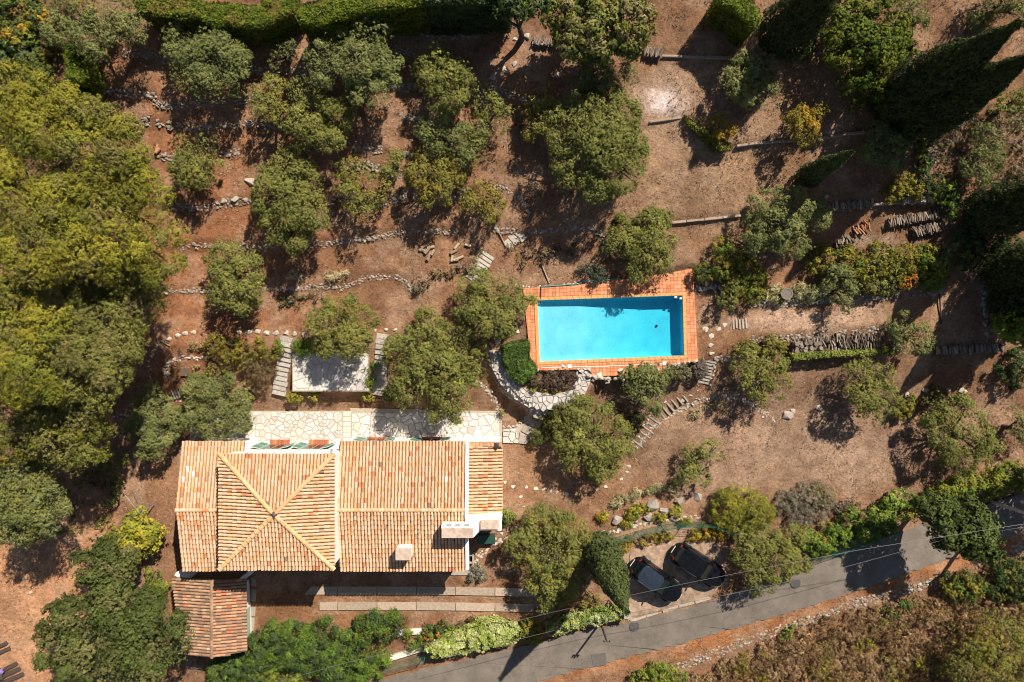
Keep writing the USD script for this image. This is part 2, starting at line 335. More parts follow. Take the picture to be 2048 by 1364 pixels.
M['asphalt'] = usdkit.material(stage, L+'worn_asphalt', {'g': ('geometry', {}), 'n': ('noise_texture', {'scale': .9, 'detail': 9, 'roughness': .72}),
    'r': ('rgb_ramp', {'ramp': [(.3, (.128, .106, .086)), (.5, (.170, .142, .115)), (.7, (.22, .184, .15))]}), 'n2': ('noise_texture', {'scale': 30, 'detail': 4, 'roughness': .7}),
    'r2': ('rgb_ramp', {'ramp': [(.3, (.75,)*3), (.6, (1.1,)*3)]}), 'v': ('voronoi_texture', {'feature': 'distance_to_edge', 'scale': .55}), 'r3': ('rgb_ramp', {'ramp': [(0, (.62,)*3), (.012, (1,)*3), (1, (1,)*3)]}),
    'w': ('vector_math', {'math_type': 'add'}), 'wn': ('noise_texture', {'scale': 2.0, 'detail': 3}),
    'm': ('mix_color', {'blend_type': 'multiply', 'fac': 1.}), 'm2': ('mix_color', {'blend_type': 'multiply', 'fac': .8}), 'b': ('bump', {'strength': .3, 'distance': .02}), 'p': ('principled_bsdf', {'roughness': .9, 'specular_ior_level': .2})},
    [('g.position', 'n.vector'), ('g.position', 'n2.vector'), ('g.position', 'wn.vector'), ('g.position', 'w.vector1'), ('wn.color', 'w.vector2'), ('w.vector', 'v.vector'), ('n.fac', 'r.fac'), ('n2.fac', 'r2.fac'), ('v.distance', 'r3.fac'),
     ('r.color', 'm.a'), ('r2.color', 'm.b'), ('m.result', 'm2.a'), ('r3.color', 'm2.b'), ('m2.result', 'p.base_color'), ('n2.fac', 'b.height'), ('b.normal', 'p.normal')], surface='p.BSDF')
structure('road', drape(road_n, road_s, .03, 220, 10), M['asphalt'], True)
pk = drape(wob([(1256, 1240), (1256, 1160), (1262, 1085)], .1, 20, 3)[:, :], wob([(1430, 1188), (1452, 1130), (1425, 1060)], .1, 20, 4), .008, 40, 20)
structure('parking_pad', pk, plain('packed_gravel', (.36, .25, .175), .95, .1, (2.2, .55), .6, 20), True)
# darker repair patch and manhole cover in the road
a = gps([(1182, 1308), (1211, 1304), (1212, 1329), (1186, 1332)])
structure('road_patch', (np.column_stack([a[:, :2], a[:, 2]+.10]), [[3, 2, 1, 0]]), plain('fresh_asphalt', (.13, .115, .10), .9, .2, (5, .2), .3, 50))
for (px, py) in ((1268, 1251), (1590, 1165)):
    c = gp(px, py); m = trimesh.creation.cylinder(.34, .03, sections=20); m.apply_translation((c[0], c[1], c[2]+.095))
    single('manhole_cover', m, plain(f'cast_iron_{px}', (.075, .07, .068), .7, .4, (9, .3), .3, 60), 'round dark manhole cover in the asphalt '+('opposite the white gate pillar' if px < 1400 else 'beside the olive tree overhanging the road'), 'manhole cover')
# ---------------------------------------------------------------- stones, walls, steps and paving
ROCKS = []
for i in range(18):
    r = np.random.default_rng(100+i); p = r.normal(size=(13, 3)); p /= np.linalg.norm(p, axis=1, keepdims=True); p *= r.uniform(.75, 1.0, (13, 1))
    ROCKS.append(hull(p))
def rock(c, s, r):
    """angular stone at c with half sizes s"""
    v, f = ROCKS[r.integers(len(ROCKS))]; a = r.uniform(0, 6.283); ca, sa = math.cos(a), math.sin(a)
    s = np.broadcast_to(s, 3)
    return v@np.array([[ca, sa, 0], [-sa, ca, 0], [0, 0, 1]])*s+np.asarray(c), f
def rock_dir(c, d, s, r):
    """angular stone with its long side along d"""
    v, f = ROCKS[r.integers(len(ROCKS))]; d = np.array(d[:2])/np.hypot(*d[:2]); q = v*np.array(s)
    return np.column_stack([q[:, :1]*d+q[:, 1:2]*np.array([-d[1], d[0]]), q[:, 2]])+np.asarray(c), f
def pale(r, lo=.30, hi=.56): k = r.uniform(lo, hi); return np.array([k, k*r.uniform(.82, .90), k*r.uniform(.64, .76)])
def resample(pts, step):
    p = np.array(pts, float); s = np.r_[0, np.cumsum(np.hypot(*np.diff(p, axis=0).T[:2]))]; n = max(2, int(s[-1]/step)+1); t = np.linspace(0, s[-1], n)
    return np.stack([np.interp(t, s, p[:, k]) for k in range(p.shape[1])], -1)
def rubble_wall(label, pts_px, h=.5, size=.2, courses=2, group=None, name='terrace_wall', seed=0, gap=.0, tone=(.24, .37), width=0.0, ztop=None, pitch=1.75):
    r = np.random.default_rng(seed+11); w = resample(np.array([np.r_[un(a, b, profile(0, (682-b)*SC))] for a, b in pts_px]), size*pitch)
    mid = w[len(w)//2]; base = np.array([mid[0], mid[1], float(ground(*mid))])
    t = thing(name, label, 'stone wall', base, group=group); n = 0
    for i in range(len(w)):
        d = w[min(i+1, len(w)-1)]-w[max(i-1, 0)]; d /= np.hypot(*d)+1e-9; nrm = np.array([-d[1], d[0]])
        if r.uniform() < gap: continue
        zu = float(ground(*(w[i]+nrm*.22))); zl = float(ground(*(w[i]-nrm*.22)))
        if abs(zu-zl) < .12: zu = zl+.2
        for c in range(courses):
            f = (c+.5)/courses; s = size*np.array([r.uniform(.75, 1.45), r.uniform(.6, 1.15), r.uniform(.6, 1.0)])
            off = (f-.5)*(.22+width)+r.normal(0, .06)
            q = w[i]+nrm*off+d*r.normal(0, .07)
            if r.uniform() < .12: s = s*1.5
            s[2] *= .75; z = float(ground(*q))+s[2]*r.uniform(-.3, .25)
            if ztop is not None: z = ztop-.30*(courses-1-c)-.06
            if n < 300: part(t, 'stone', rock_dir((q[0], q[1], z), d+r.normal(0, .12, 2), s, r), M['stone'], tint=pale(r, *tone)); n += 1
    return t
    # packed earth and small stones behind the face keep daylight out of the joints
    v = []
    for i in range(len(w)):
        d = w[min(i+1, len(w)-1)]-w[max(i-1, 0)]; d /= np.hypot(*d)+1e-9; nrm = np.array([-d[1], d[0]])
        zu = max(float(ground(*(w[i]+nrm*.25))), float(ground(*(w[i]-nrm*.25))))
        v += [[*(w[i]-nrm*.09), zu-.7], [*(w[i]+nrm*.16), zu-.7], [*(w[i]+nrm*.16), zu+.0], [*(w[i]-nrm*.09), zu-.03]]
    k = np.arange(len(w)-1)*4
    q = np.vstack([np.stack([k+a, k+4+a, k+4+b, k+b], -1) for a, b in ((0, 3), (3, 2), (2, 1))])
    part(t, 'wall_core', (v, q), M['mortar'])
    return t
def slab_wall(label, pts_px, h=.35, th=.11, name='terrace_wall', col=(.40, .33, .27), group=None, seg=2.2, seed=0, rise=.06):
    """thin cast kerb in lengths"""
    r = np.random.default_rng(seed+5); w = resample(np.array([un(a, b, profile(0, (682-b)*SC)) for a, b in pts_px]), seg)
    mid = w[len(w)//2]; t = thing(name, label, 'concrete wall', (mid[0], mid[1], float(ground(*mid))), group=group)
    for i in range(len(w)-1):
        d = w[i+1]-w[i]; l = np.hypot(*d); d /= l; nrm = np.array([-d[1], d[0]]); c = (w[i]+w[i+1])/2
        z = max(float(ground(*(c+nrm*.3))), float(ground(*(c-nrm*.3))))+rise+r.normal(0, .012)
        part(t, 'kerb_length', obox(c, d, nrm, z-h-.35, z, l/2-.012, th*r.uniform(.9, 1.1), .02), M['stone'], tint=np.array(col)*r.uniform(.85, 1.1))
    return t
WALL_LABELS = [
 'rubble stone terrace wall running between the two olive trees below the long clipped hedge', 'bending rubble terrace wall beside the small clipped hedge at upper left', 'long rubble terrace wall next to the pine edge at upper left',
 'short stone edging beside the pine crown left of the small round olive', 'short stone edging right of the small round olive at left', 'pale rubble terrace wall below the small round olive at left',
 'long low pale stone edging from the pines to the stone steps above the middle lawn', 'curved pale edging hooking round at its right end above the white-stepped patio',
 'short stone edging left of the upper slab steps', 'pale edging right of the upper slab steps ending at the olive over the pool', 'dark weathered rock wall in shade under the top hedge at centre', 'short row of stones right of the largest multi-crowned olive at top',
 'short rubble wall right of the twin-lobed olive', 'stone wall under the dense grey olive cluster at centre', 'low rubble edging above the thin brown-green olive', 'rubble terrace wall below the thin brown-green olive and the yellowish olive',
 'jagged rock wall left of the shaded olive under the flowering carob', 'stone wall behind the tall narrow olive right of the largest one', 'curved low kerb beside the shadow of the biggest round olive', 'rubble wall left of the sparse pale olive at upper centre',
 'straight thin concrete kerb above the ash patch', 'short bent concrete kerb below the ash patch', 'thin concrete kerb behind the yellow shrub on the dry lawn', 'thin straight concrete kerb joining the pool olive and the lawn olive',
 'short stone edging right of the terracotta pool deck corner', 'long stone edging above the pale bare court on the right', 'long stone edging below the pale bare court on the right', 'concrete kerb under the two upper log stacks', 'short stone edging at the right of the slab steps beside the pool']
for i, ((pts, h, look_), lb) in enumerate(zip(WALLS, WALL_LABELS)):
    if look_ == 'rubble': rubble_wall(lb, pts, h, .118, 3, seed=i, gap=.10, width=.20, pitch=1.5)
    elif look_ == 'flat': rubble_wall(lb, pts, h, .10, 2, seed=i, gap=.08, tone=(.28, .40), width=.05, pitch=1.25)
    else: slab_wall(lb, pts, .3, th=.075, seed=i, col=(.34, .255, .19), rise=.015, seg=1.1)
# free-standing stone rows
rubble_wall('tall dry stone wall of pale rubble along the far side of the road', [(1320, 1350), (1400, 1318), (1480, 1288), (1560, 1260), (1640, 1232), (1700, 1210), (1790, 1188), (1872, 1163)], .4, .118, 3, seed=50, tone=(.22, .40), width=.34)
rubble_wall('dry stone wall beyond the road at the right edge below the carob', [(1950, 1128), (1990, 1115), (2060, 1090)], .4, .125, 4, seed=51, tone=(.22, .40), width=.34)
rubble_wall('curved whitish stone wall sweeping below the log steps', [(1268, 905), (1285, 880), (1310, 852), (1345, 825), (1395, 803), (1440, 793), (1470, 793), (1505, 808), (1548, 842)], .3, .10, 2, seed=52, tone=(.34, .46), pitch=1.3)
rubble_wall('broken stone row on the uphill side of the log steps', [(1262, 890), (1280, 862), (1300, 838), (1330, 806)], .2, .12, 1, seed=53, gap=.15, tone=(.4, .6))
rubble_wall('curved pale stone wall bordering the dirt bed left of the crazy paved path', [(937, 758), (958, 764), (978, 782), (993, 806), (1003, 832)], .3, .10, 2, seed=54, tone=(.36, .48), pitch=1.3)
rubble_wall('S-shaped white edging of the lawn pocket beside the paved path', [(978, 700), (984, 735), (1000, 770), (1022, 795), (1052, 812), (1058, 825), (1048, 845), (1028, 853), (1003, 852)], .25, .10, 2, seed=55, tone=(.38, .50), pitch=1.3)
rubble_wall('outer arc of white stones round the circular bed by the pines', [(330, 680), (308, 700), (298, 725), (298, 752), (310, 775), (332, 795), (362, 800)], .2, .12, 1, seed=56, gap=.08, tone=(.38, .58))
rubble_wall('inner arc of white stones inside the circular bed by the pines', [(330, 745), (333, 732), (345, 720), (370, 714), (398, 718), (412, 712)], .2, .12, 2, seed=57, tone=(.42, .58))
rubble_wall('dark lower arc of stones in front of the manhole plate', [(329, 744), (340, 755), (358, 762), (372, 770)], .2, .12, 1, seed=58, tone=(.2, .35))
rubble_wall('stone row curving from the house corner under the big roadside olive', [(948, 1130), (962, 1108), (985, 1090), (1012, 1078), (1045, 1072)], .3, .13, 2, seed=59, tone=(.4, .58))
rubble_wall('white rock edging along the uphill edge of the pool deck', [(1046, 573), (1085, 572), (1140, 568), (1180, 563), (1230, 558)], .2, .10, 1, seed=60, tone=(.5, .66))
rubble_wall('white boulder wall holding the lower edge of the pool deck beside the clipped hedge', [(1066, 742), (1100, 738), (1128, 738)], .5, .22, 2, seed=61, tone=(.46, .62), ztop=DECK_Z)
rubble_wall('white boulder wall under the pool deck behind the young grey olive', [(1176, 755), (1210, 757), (1250, 752), (1300, 744), (1340, 730), (1385, 722)], .5, .19, 2, seed=62, tone=(.42, .6), ztop=DECK_Z)
rubble_wall('small pile of white stones right of the deck corner shrub', [(1402, 577), (1440, 577)], .2, .14, 2, seed=63, tone=(.4, .6))
rubble_wall('short white wall under the rock garden by the parked cars', [(1195, 1072), (1260, 1052), (1330, 1040), (1400, 1034)], .5, .15, 2, seed=64, tone=(.4, .58))
rubble_wall('small stone border at the far left above the twin grey olives', [(232, 835), (262, 830)], .2, .11, 1, seed=65, tone=(.38, .52))
rubble_wall('dry stone heap running down beside the dark cypresses at right', [(1968, 560), (1965, 600), (1972, 640), (1975, 680)], .3, .2, 2, seed=66, tone=(.25, .4))
rubble_wall('thin stone edging left of the court beside the round wooden tub', [(1500, 612), (1518, 604), (1545, 604)], .2, .12, 1, seed=67, tone=(.4, .55))
rubble_wall('short stone row below the slab steps on the right of the pool', [(1430, 722), (1428, 745), (1420, 770)], .2, .11, 1, seed=68, tone=(.38, .52))

# single boulders and stepping stones
ORD = 'first second third fourth fifth sixth seventh eighth ninth tenth eleventh twelfth thirteenth fourteenth fifteenth sixteenth'.split()
def boulders(spots, label, cat, name, group=None, size=.28, tone=(.36, .54), flatness=.55, seed=0, labels=None):
    r = np.random.default_rng(seed+77)
    for i, (px, py, *k) in enumerate(spots):
        c = gp(px, py); s = (k[0]*SC if k else size)*np.array([r.uniform(.9, 1.2), r.uniform(.75, 1.0), flatness*r.uniform(.8, 1.1)])
        single(name, rock((c[0], c[1], c[2]+s[2]*.35), s, r), M['stone'], labels[i] if labels else label.replace('#', ORD[i]), cat, group, tint=pale(r, *tone))
arc1 = [(1010, 966), (1027, 973), (1041, 993), (1052, 973), (1072, 977), (1086, 978), (1101, 981), (1115, 985), (1133, 988), (1153, 987), (1172, 984), (1193, 979), (1212, 973), (1243, 958), (1253, 944), (1258, 932)]
boulders(arc1, '# pale stepping stone, counted from the villa, of the olive arc', 'stepping stone', 'stepping_stone', 'stepping stones in the arc beside the villa', .17, (.5, .64), .3, 1)
boulders([(1048, 1013), (1055, 1035), (1031, 1054), (1016, 1062), (1003, 1067), (990, 1077), (950, 1107)], '# loose pale stone, counted downhill, on the path round the villa corner', 'stepping stone', 'stepping_stone', 'stones round the villa corner', .15, (.45, .6), .35, 2)
row = [(339, 678), (356, 671), (371, 667), (388, 665), (478, 664), (498, 663), (516, 663), (533, 665), (552, 665), (572, 666), (590, 666), (608, 669)]
boulders(row, '# whitish boulder from the pines in the straight row above the patio', 'boulder', 'boulder', 'row of boulders above the patio', .225, (.44, .58), .45, 3)
boulders([(752, 661), (773, 659), (791, 659)], '# whitish boulder from the left of the trio above the right-hand patio steps', 'boulder', 'boulder', 'three boulders right of the patio olive', .17, (.5, .64), .5, 4)
boulders([(1411, 658), (1436, 657), (1450, 650), (1424, 672), (1422, 690), (1423, 706)], '# flat grey paving stone of the bent path right of the pool', 'stepping stone', 'stepping_stone', 'flat stones right of the pool', .23, (.42, .56), .16, 5)
boulders([(1397, 780), (1380, 790), (1365, 800)], '# flat grey stone down from the round bushes at the top of the log steps', 'stepping stone', 'stepping_stone', 'flat stones above the log steps', .22, (.36, .46), .16, 6)
boulders([(1020, 668), (1035, 662), (1005, 672), (983, 690), (995, 684)], '# white rock between the deck corner and the clipped hedge top', 'rock', 'rock', 'rocks beside the deck corner', .2, (.5, .64), .5, 7)
boulders([(1234, 1040, 14), (1306, 1010, 17), (1330, 1020, 13), (1295, 1032, 12), (1360, 1000, 12), (1272, 1044, 8), (1395, 992, 12), (1345, 1038, 8)], '', 'boulder', 'boulder', None, .3, (.26, .36), .7, 8,
   ['grey boulder at the left end of the rock garden', 'largest grey boulder in the middle of the rock garden', 'grey boulder just right of the largest rock garden boulder', 'grey boulder between flowers left of the largest rock garden boulder',
    'grey boulder at the upper right of the rock garden', 'small pale rock low in the left half of the rock garden', 'grey boulder farthest right in the rock garden', 'small rock above the fence in the rock garden'])
boulders([(1242, 742, 9), (1126, 733, 8), (1200, 752, 10), (1187, 757, 7)], '', 'rock', 'rock', None, .3, (.5, .62), .7, 9,
   ['white rock lying on the tiles at the lower deck edge', 'white rock left of the white lid on the lower deck edge', 'large white rock at the deck edge right of the paved path', 'small white rock beside the paved path corner'])
boulders([(1654, 1234, 9), (1632, 1240, 5), (1575, 830, 13), (1585, 822, 8), (1640, 815, 10), (1850, 780, 8), (1925, 782, 9), (1813, 790, 9), (1895, 780, 7), (1652, 395, 6), (500, 362, 12), (470, 398, 9), (448, 402, 8), (1880, 965, 10), (1915, 955, 9), (205, 1074, 6), (132, 1087, 4), (52, 1155, 5), (62, 1185, 5)],
   '', 'rock', 'rock', None, .3, (.34, .46), .5, 10,
   ['brown rock on the verge above the dry stone wall', 'smaller rock just left of the brown verge rock', 'large flat grey rock in the bare lawn right of the curved wall', 'grey rock attached to the flat rock in the lawn', 'grey rock under the spreading lawn olive', 'pale rock at the left of the rocky bank on the right lawn',
    'pale rock at the right of the rocky bank on the right lawn', 'grey rock under the green shrub beside the lawn olive', 'rock in the middle of the rocky bank on the right lawn', 'small rock left of the log-topped kerb', 'tall brown rock left of the dense lower-left olive', 'weathered rock just below the tall brown rock', 'weathered rock at the end of the pale rubble wall',
    'grey rock left of the yellow-green roadside hedge', 'grey rock above the yellow-green roadside hedge', 'pale rock on the dirt slope left of the yellow bush', 'small white stone on the dirt slope under the grey pine', 'white stone on the track edge left of the dark oak', 'stone on the track near the dark oak'])
boulders([(960, 258, 9), (905, 310, 8), (845, 270, 10), (705, 250, 6), (715, 310, 5), (985, 155, 9), (1010, 140, 8), (1030, 128, 7), (1115, 150, 8), (1055, 75, 9), (1030, 80, 8)], '', 'rock', 'rock', None, .3, (.30, .44), .45, 12,
   ['flat rock under the sparse pale olive', 'rock under the dense grey olive cluster', 'flat grey slab left of the grey olive cluster', 'white rock right of the twin-lobed olive', 'small rock on the wall under the twin-lobed olive', 'shaded rock below the top dark wall', 'shaded rock in the middle of the tree shadow at top',
    'shaded rock nearest the flowering carob', 'shaded rock left of the shaded olive', 'rock at the trunk foot of the dark top tree', 'rock left of the trunk foot of the dark top tree'])

# ---- crazy paving: every stone its own piece
def vor_cells(poly, size, seed, relax=1, jitter=1.0):
    r = np.random.default_rng(seed); x0, y0, x1, y1 = poly.bounds; n = int((x1-x0+2)*(y1-y0+2)/size**2)
    p = np.column_stack([r.uniform(x0-1, x1+1, n), r.uniform(y0-1, y1+1, n)])
    for _ in range(relax):
        vr = Voronoi(p)
        for i, reg in enumerate(vr.point_region):
            g = vr.regions[reg]
            if g and -1 not in g: p[i] = .5*p[i]+.5*vr.vertices[g].mean(0)
    vr = Voronoi(p); out = []
    for reg in vr.point_region:
        g = vr.regions[reg]
        if not g or -1 in g: continue
        c = Polygon(vr.vertices[g]).intersection(poly)
        for q in getattr(c, 'geoms', [c]):
            if q.geom_type == 'Polygon' and q.area > .012: out.append(q)
    return out
def crazy(parent, poly, ztop, size, joint, seed, tone=(.48, .64), slope=None, th=.05):
    r = np.random.default_rng(seed+900); n = 0
    for c in vor_cells(poly, size, seed):
        q = c.buffer(-joint/2-r.uniform(0, .008)).simplify(.01)
        if q.is_empty or q.geom_type != 'Polygon' or q.area < .008 or n >= 300: continue
        q = q.convex_hull; z = ztop+r.normal(0, .004) if slope is None else float(slope(*q.centroid.coords[0]))+r.normal(0, .004)
        k = r.uniform(*tone); tint = np.array([k, k*r.uniform(.87, .95), k*r.uniform(.78, .88)])*(1.0 if r.uniform() > .08 else .82)
        part(parent, 'flagstone', chamfer_prism(np.array(q.exterior.coords)[:-1], z-th, z, .012), M['flag'], tint=tint); n += 1
# front terrace of the villa, left half and right half with their straight border strip
def px_poly(pts, z): return Polygon(un(*np.array(pts, float).T, z))
TZ = .10
terr = px_poly([(380, 822), (1004, 822), (1004, 905), (380, 905)], TZ)
t = structure('paved_terrace', prism(np.array(terr.exterior.coords)[:-1], -.3, TZ-.03), M['mortar'], label=None)
crazy(t, px_poly([(430, 823), (685, 823), (685, 905), (430, 905)], TZ), TZ, .37, .05, 21)
t2 = path_for('/World', 'paved_terrace'); data(put(t2, prism(np.array(px_poly([(700, 816), (1004, 823), (1004, 824.5), (700, 824.5)], TZ).exterior.coords)[:-1], -.25, TZ-.04), M['mortar']), kind='structure'); LOC[t2] = np.zeros(3)
crazy(t2, px_poly([(703, 825.5), (999, 825.5), (999, 905), (703, 905)], TZ), TZ, .50, .045, 22)
r = np.random.default_rng(3)
for k in range(8):
    a = px_poly([(686, 823+k*10.5), (701, 823+k*10.5), (701, 832.5+k*10.5), (686, 832.5+k*10.5)], TZ)
    part(t, 'border_slab', chamfer_prism(np.array(a.exterior.coords)[:-1], TZ-.05, TZ+.006, .012), M['flag'], tint=pale(r, .60, .68))
# raised patio under its olive
w = thing('patio', 'raised square patio paved in cream irregular flags between two flights of steps', 'patio', (*PATIO.mean(0), PATIO_Z))
part(w, 'base', prism(PATIO, -.1, PATIO_Z-.03), M['concrete'])
crazy(w, patioP.buffer(-.03), PATIO_Z, .62, .022, 23, (.50, .60))
# the path sweeping down from the pool
path_px = [(978, 700), (1006, 700), (1012, 730), (1030, 762), (1052, 778), (1080, 785), (1110, 788), (1140, 780), (1152, 760), (1152, 736), (1182, 734), (1180, 765), (1168, 792), (1145, 812), (1110, 822), (1078, 832), (1056, 814), (1025, 795), (1000, 768), (984, 738)]
def on_ground(pts): return Polygon(gps(pts)[:, :2])
pp = on_ground(path_px).buffer(0)
w = structure('garden_path', drape(path_px[:10], path_px[:9:-1], -.0, 40, 6), M['mortar'], True)
gz = lambda x, y: ground(x, y)+.12
crazy(w, pp, 0, .31, .035, 24, (.42, .54), gz, .07)
lower = on_ground([(1078, 833), (1060, 818), (1050, 845), (1030, 856), (1005, 858), (1005, 885), (1050, 887), (1066, 868), (1085, 845)]).buffer(0)
lw = structure('garden_path', drape([(1060, 818), (1050, 845), (1030, 856), (1005, 858)], [(1080, 835), (1072, 862), (1055, 885), (1005, 886)], 0, 30, 5), M['mortar'], True)
crazy(lw, on_ground([(1005, 858), (1032, 857), (1040, 887), (1005, 886)]).buffer(0), 0, .42, .045, 25, (.46, .6), gz, .07)
r = np.random.default_rng(8)
for k, q in enumerate([[(1062, 818), (1080, 826), (1086, 838), (1066, 832)], [(1062, 832), (1084, 842), (1076, 856), (1054, 846)], [(1050, 848), (1074, 860), (1064, 874), (1042, 862)], [(1040, 864), (1060, 878), (1052, 888), (1036, 886)]]):
    a = gps(q); z = a[:, 2].max()+.14
    part(lw, 'slab_step', chamfer_prism(a[:, :2], z-.3, z, .02), M['stone'], tint=np.array((.34, .29, .24))*r.uniform(.9, 1.1))

# ---- flights of steps
def flight(name, label, a, b, wpx, n, z0=None, z1=None, tone=(.34, .46), mat='stone', depth_k=1.08, cat='steps', piece='step', angle=0.0, thick=.2, jig=.03):
    """n treads from photo point a (bottom) to b (top), wpx wide"""
    r = np.random.default_rng(abs(hash_(label)) % 10000); A, B = gp(*a), gp(*b)
    if z0 is not None: A[2], B[2] = z0, z1
    t = thing(name, label, cat, A); d = (B-A)[:2]; l = np.hypot(*d); d /= l; nrm = np.array([-d[1], d[0]])
    if angle: ca, sa = math.cos(angle), math.sin(angle); nn = np.array([nrm[0]*ca-nrm[1]*sa, nrm[0]*sa+nrm[1]*ca])
    else: nn = nrm
    dd = np.array([nn[1], -nn[0]])
    for k in range(n):
        c = A[:2]+d*l*(k+.5)/n+nrm*r.normal(0, jig); z = A[2]+(B[2]-A[2])*(k+1)/n+.02
        g = max(z, float(ground(*c))+.06)
        kk = r.uniform(*tone); tint = np.array([kk, kk*.88, kk*.74])
        part(t, piece, obox(c, dd, nn, g-thick, g, l/n/2*depth_k, wpx*SC/2*r.uniform(.92, 1.05), .02), M[mat], tint=tint)
    return t
def hash_(s):
    h = 7
    for ch in s: h = (h*31+ord(ch)) & 0xFFFFFFF
    return h
flight('stone_steps', 'grey stone steps left of the raised patio', (560, 790), (575, 674), 27, 12, .55, 1.35, (.34, .44), depth_k=.99)
flight('stone_steps', 'grey stone steps right of the raised patio, half under the big olive', (757, 790), (767, 668), 27, 12, .55, 1.35, (.34, .44), depth_k=.99)
flight('plank_steps', 'pale weathered plank steps slanting up the middle lawn', (943, 562), (978, 508), 28, 8, None, None, (.42, .52), 'wood', .85, piece='plank')
flight('slab_steps', 'short slanting slab steps above the middle lawn', (1012, 494), (1046, 466), 22, 3, None, None, (.36, .46), 'stone', .95, piece='slab')
flight('log_steps', 'log-edged earth steps climbing along the curved white wall', (1272, 892), (1312, 836), 26, 6, None, None, (.24, .32), 'wood', .30, piece='log_tread')
flight('log_steps', 'upper log-edged steps between the young olive and the curved wall', (1318, 832), (1372, 790), 24, 6, None, None, (.24, .32), 'wood', .30, piece='log_tread')
flight('slatted_steps', 'greyish slatted steps between the round bush and the right-hand lawn edge', (1405, 768), (1420, 720), 24, 8, None, None, (.28, .36), 'wood', .75, piece='slat')
flight('plank_steps', 'small set of plank steps leading to the bare court', (1463, 649), (1495, 647), 19, 5, None, None, (.34, .44), 'wood', .55, piece='plank')
flight('plank_steps', 'dark plank steps curving through the circular bed by the pines', (338, 790), (372, 775), 26, 7, None, None, (.16, .24), 'wood', .45, piece='plank')
# concrete wheel strips of the drive
for nm, y0, y1, yy in (('upper', 1173, 1188, 0), ('lower', 1204, 1219, 0)):
    t = thing('drive_strip', f'{nm} strip of pale concrete slabs on the drive below the villa', 'concrete strip', (*un(850, y0+7), 0)); r = np.random.default_rng(int(y0))
    for k in range(6):
        x0, x1 = 598+k*78.5, 598+(k+1)*78.5-1.2; dy = max(0, k-2.5)*1.6
        dy0 = max(0, k-3.5)*1.6 if k > 2 else 0
        q = np.array([gp(a, b)[:2] for a, b in ((x0 if k else (622 if nm == 'upper' else 640), y0+dy0), (x1, y0+dy), (x1, y1+dy), (x0 if k else (610 if nm == 'upper' else 640), y1+dy0))])
        z = float(ground(*q.mean(0)))
        part(t, 'slab', prism(q, z-.15, z+.075), M['stone'], tint=np.array((.37, .285, .21))*r.uniform(.85, 1.1))
# ---------------------------------------------------------------- tiled roofs
TILE_TONES = [((.60, .395, .245), 34), ((.58, .355, .205), 30), ((.61, .42, .285), 16), ((.58, .31, .145), 10), ((.50, .20, .09), 4.5), ((.60, .37, .17), 3.5), ((.42, .24, .14), 2), ((.26, .15, .10), .5), ((.80, .78, .76), .12)]
OLD_TONES = [((.30, .185, .115), 26), ((.36, .22, .13), 22), ((.24, .15, .10), 18), ((.40, .25, .15), 14), ((.34, .15, .08), 7), ((.18, .12, .085), 8), ((.48, .15, .06), 1.5), ((.5, .42, .33), 1)]
def tile_mesh(half=.087, l=.40, seg=5):
    an = np.linspace(0, np.pi, seg+1); v = []
    for b, rr, lift in ((0, half, .050), (l, half*.82, .012)):
        v += [[-math.cos(a)*rr, b, math.sin(a)*rr*1.15+lift] for a in an]
    v += [[-math.cos(a)*(half-.016), .004, math.sin(a)*(half-.016)*1.1+.036] for a in an]
    v = np.array(v); n = seg+1; f = []
    for i in range(seg):
        f += [[i, i+1, n+i+1], [i, n+i+1, n+i]]; f += [[2*n+i, 2*n+i+1, i+1], [2*n+i, i+1, i]]
    return v, np.array(f)
TV, TF = tile_mesh()
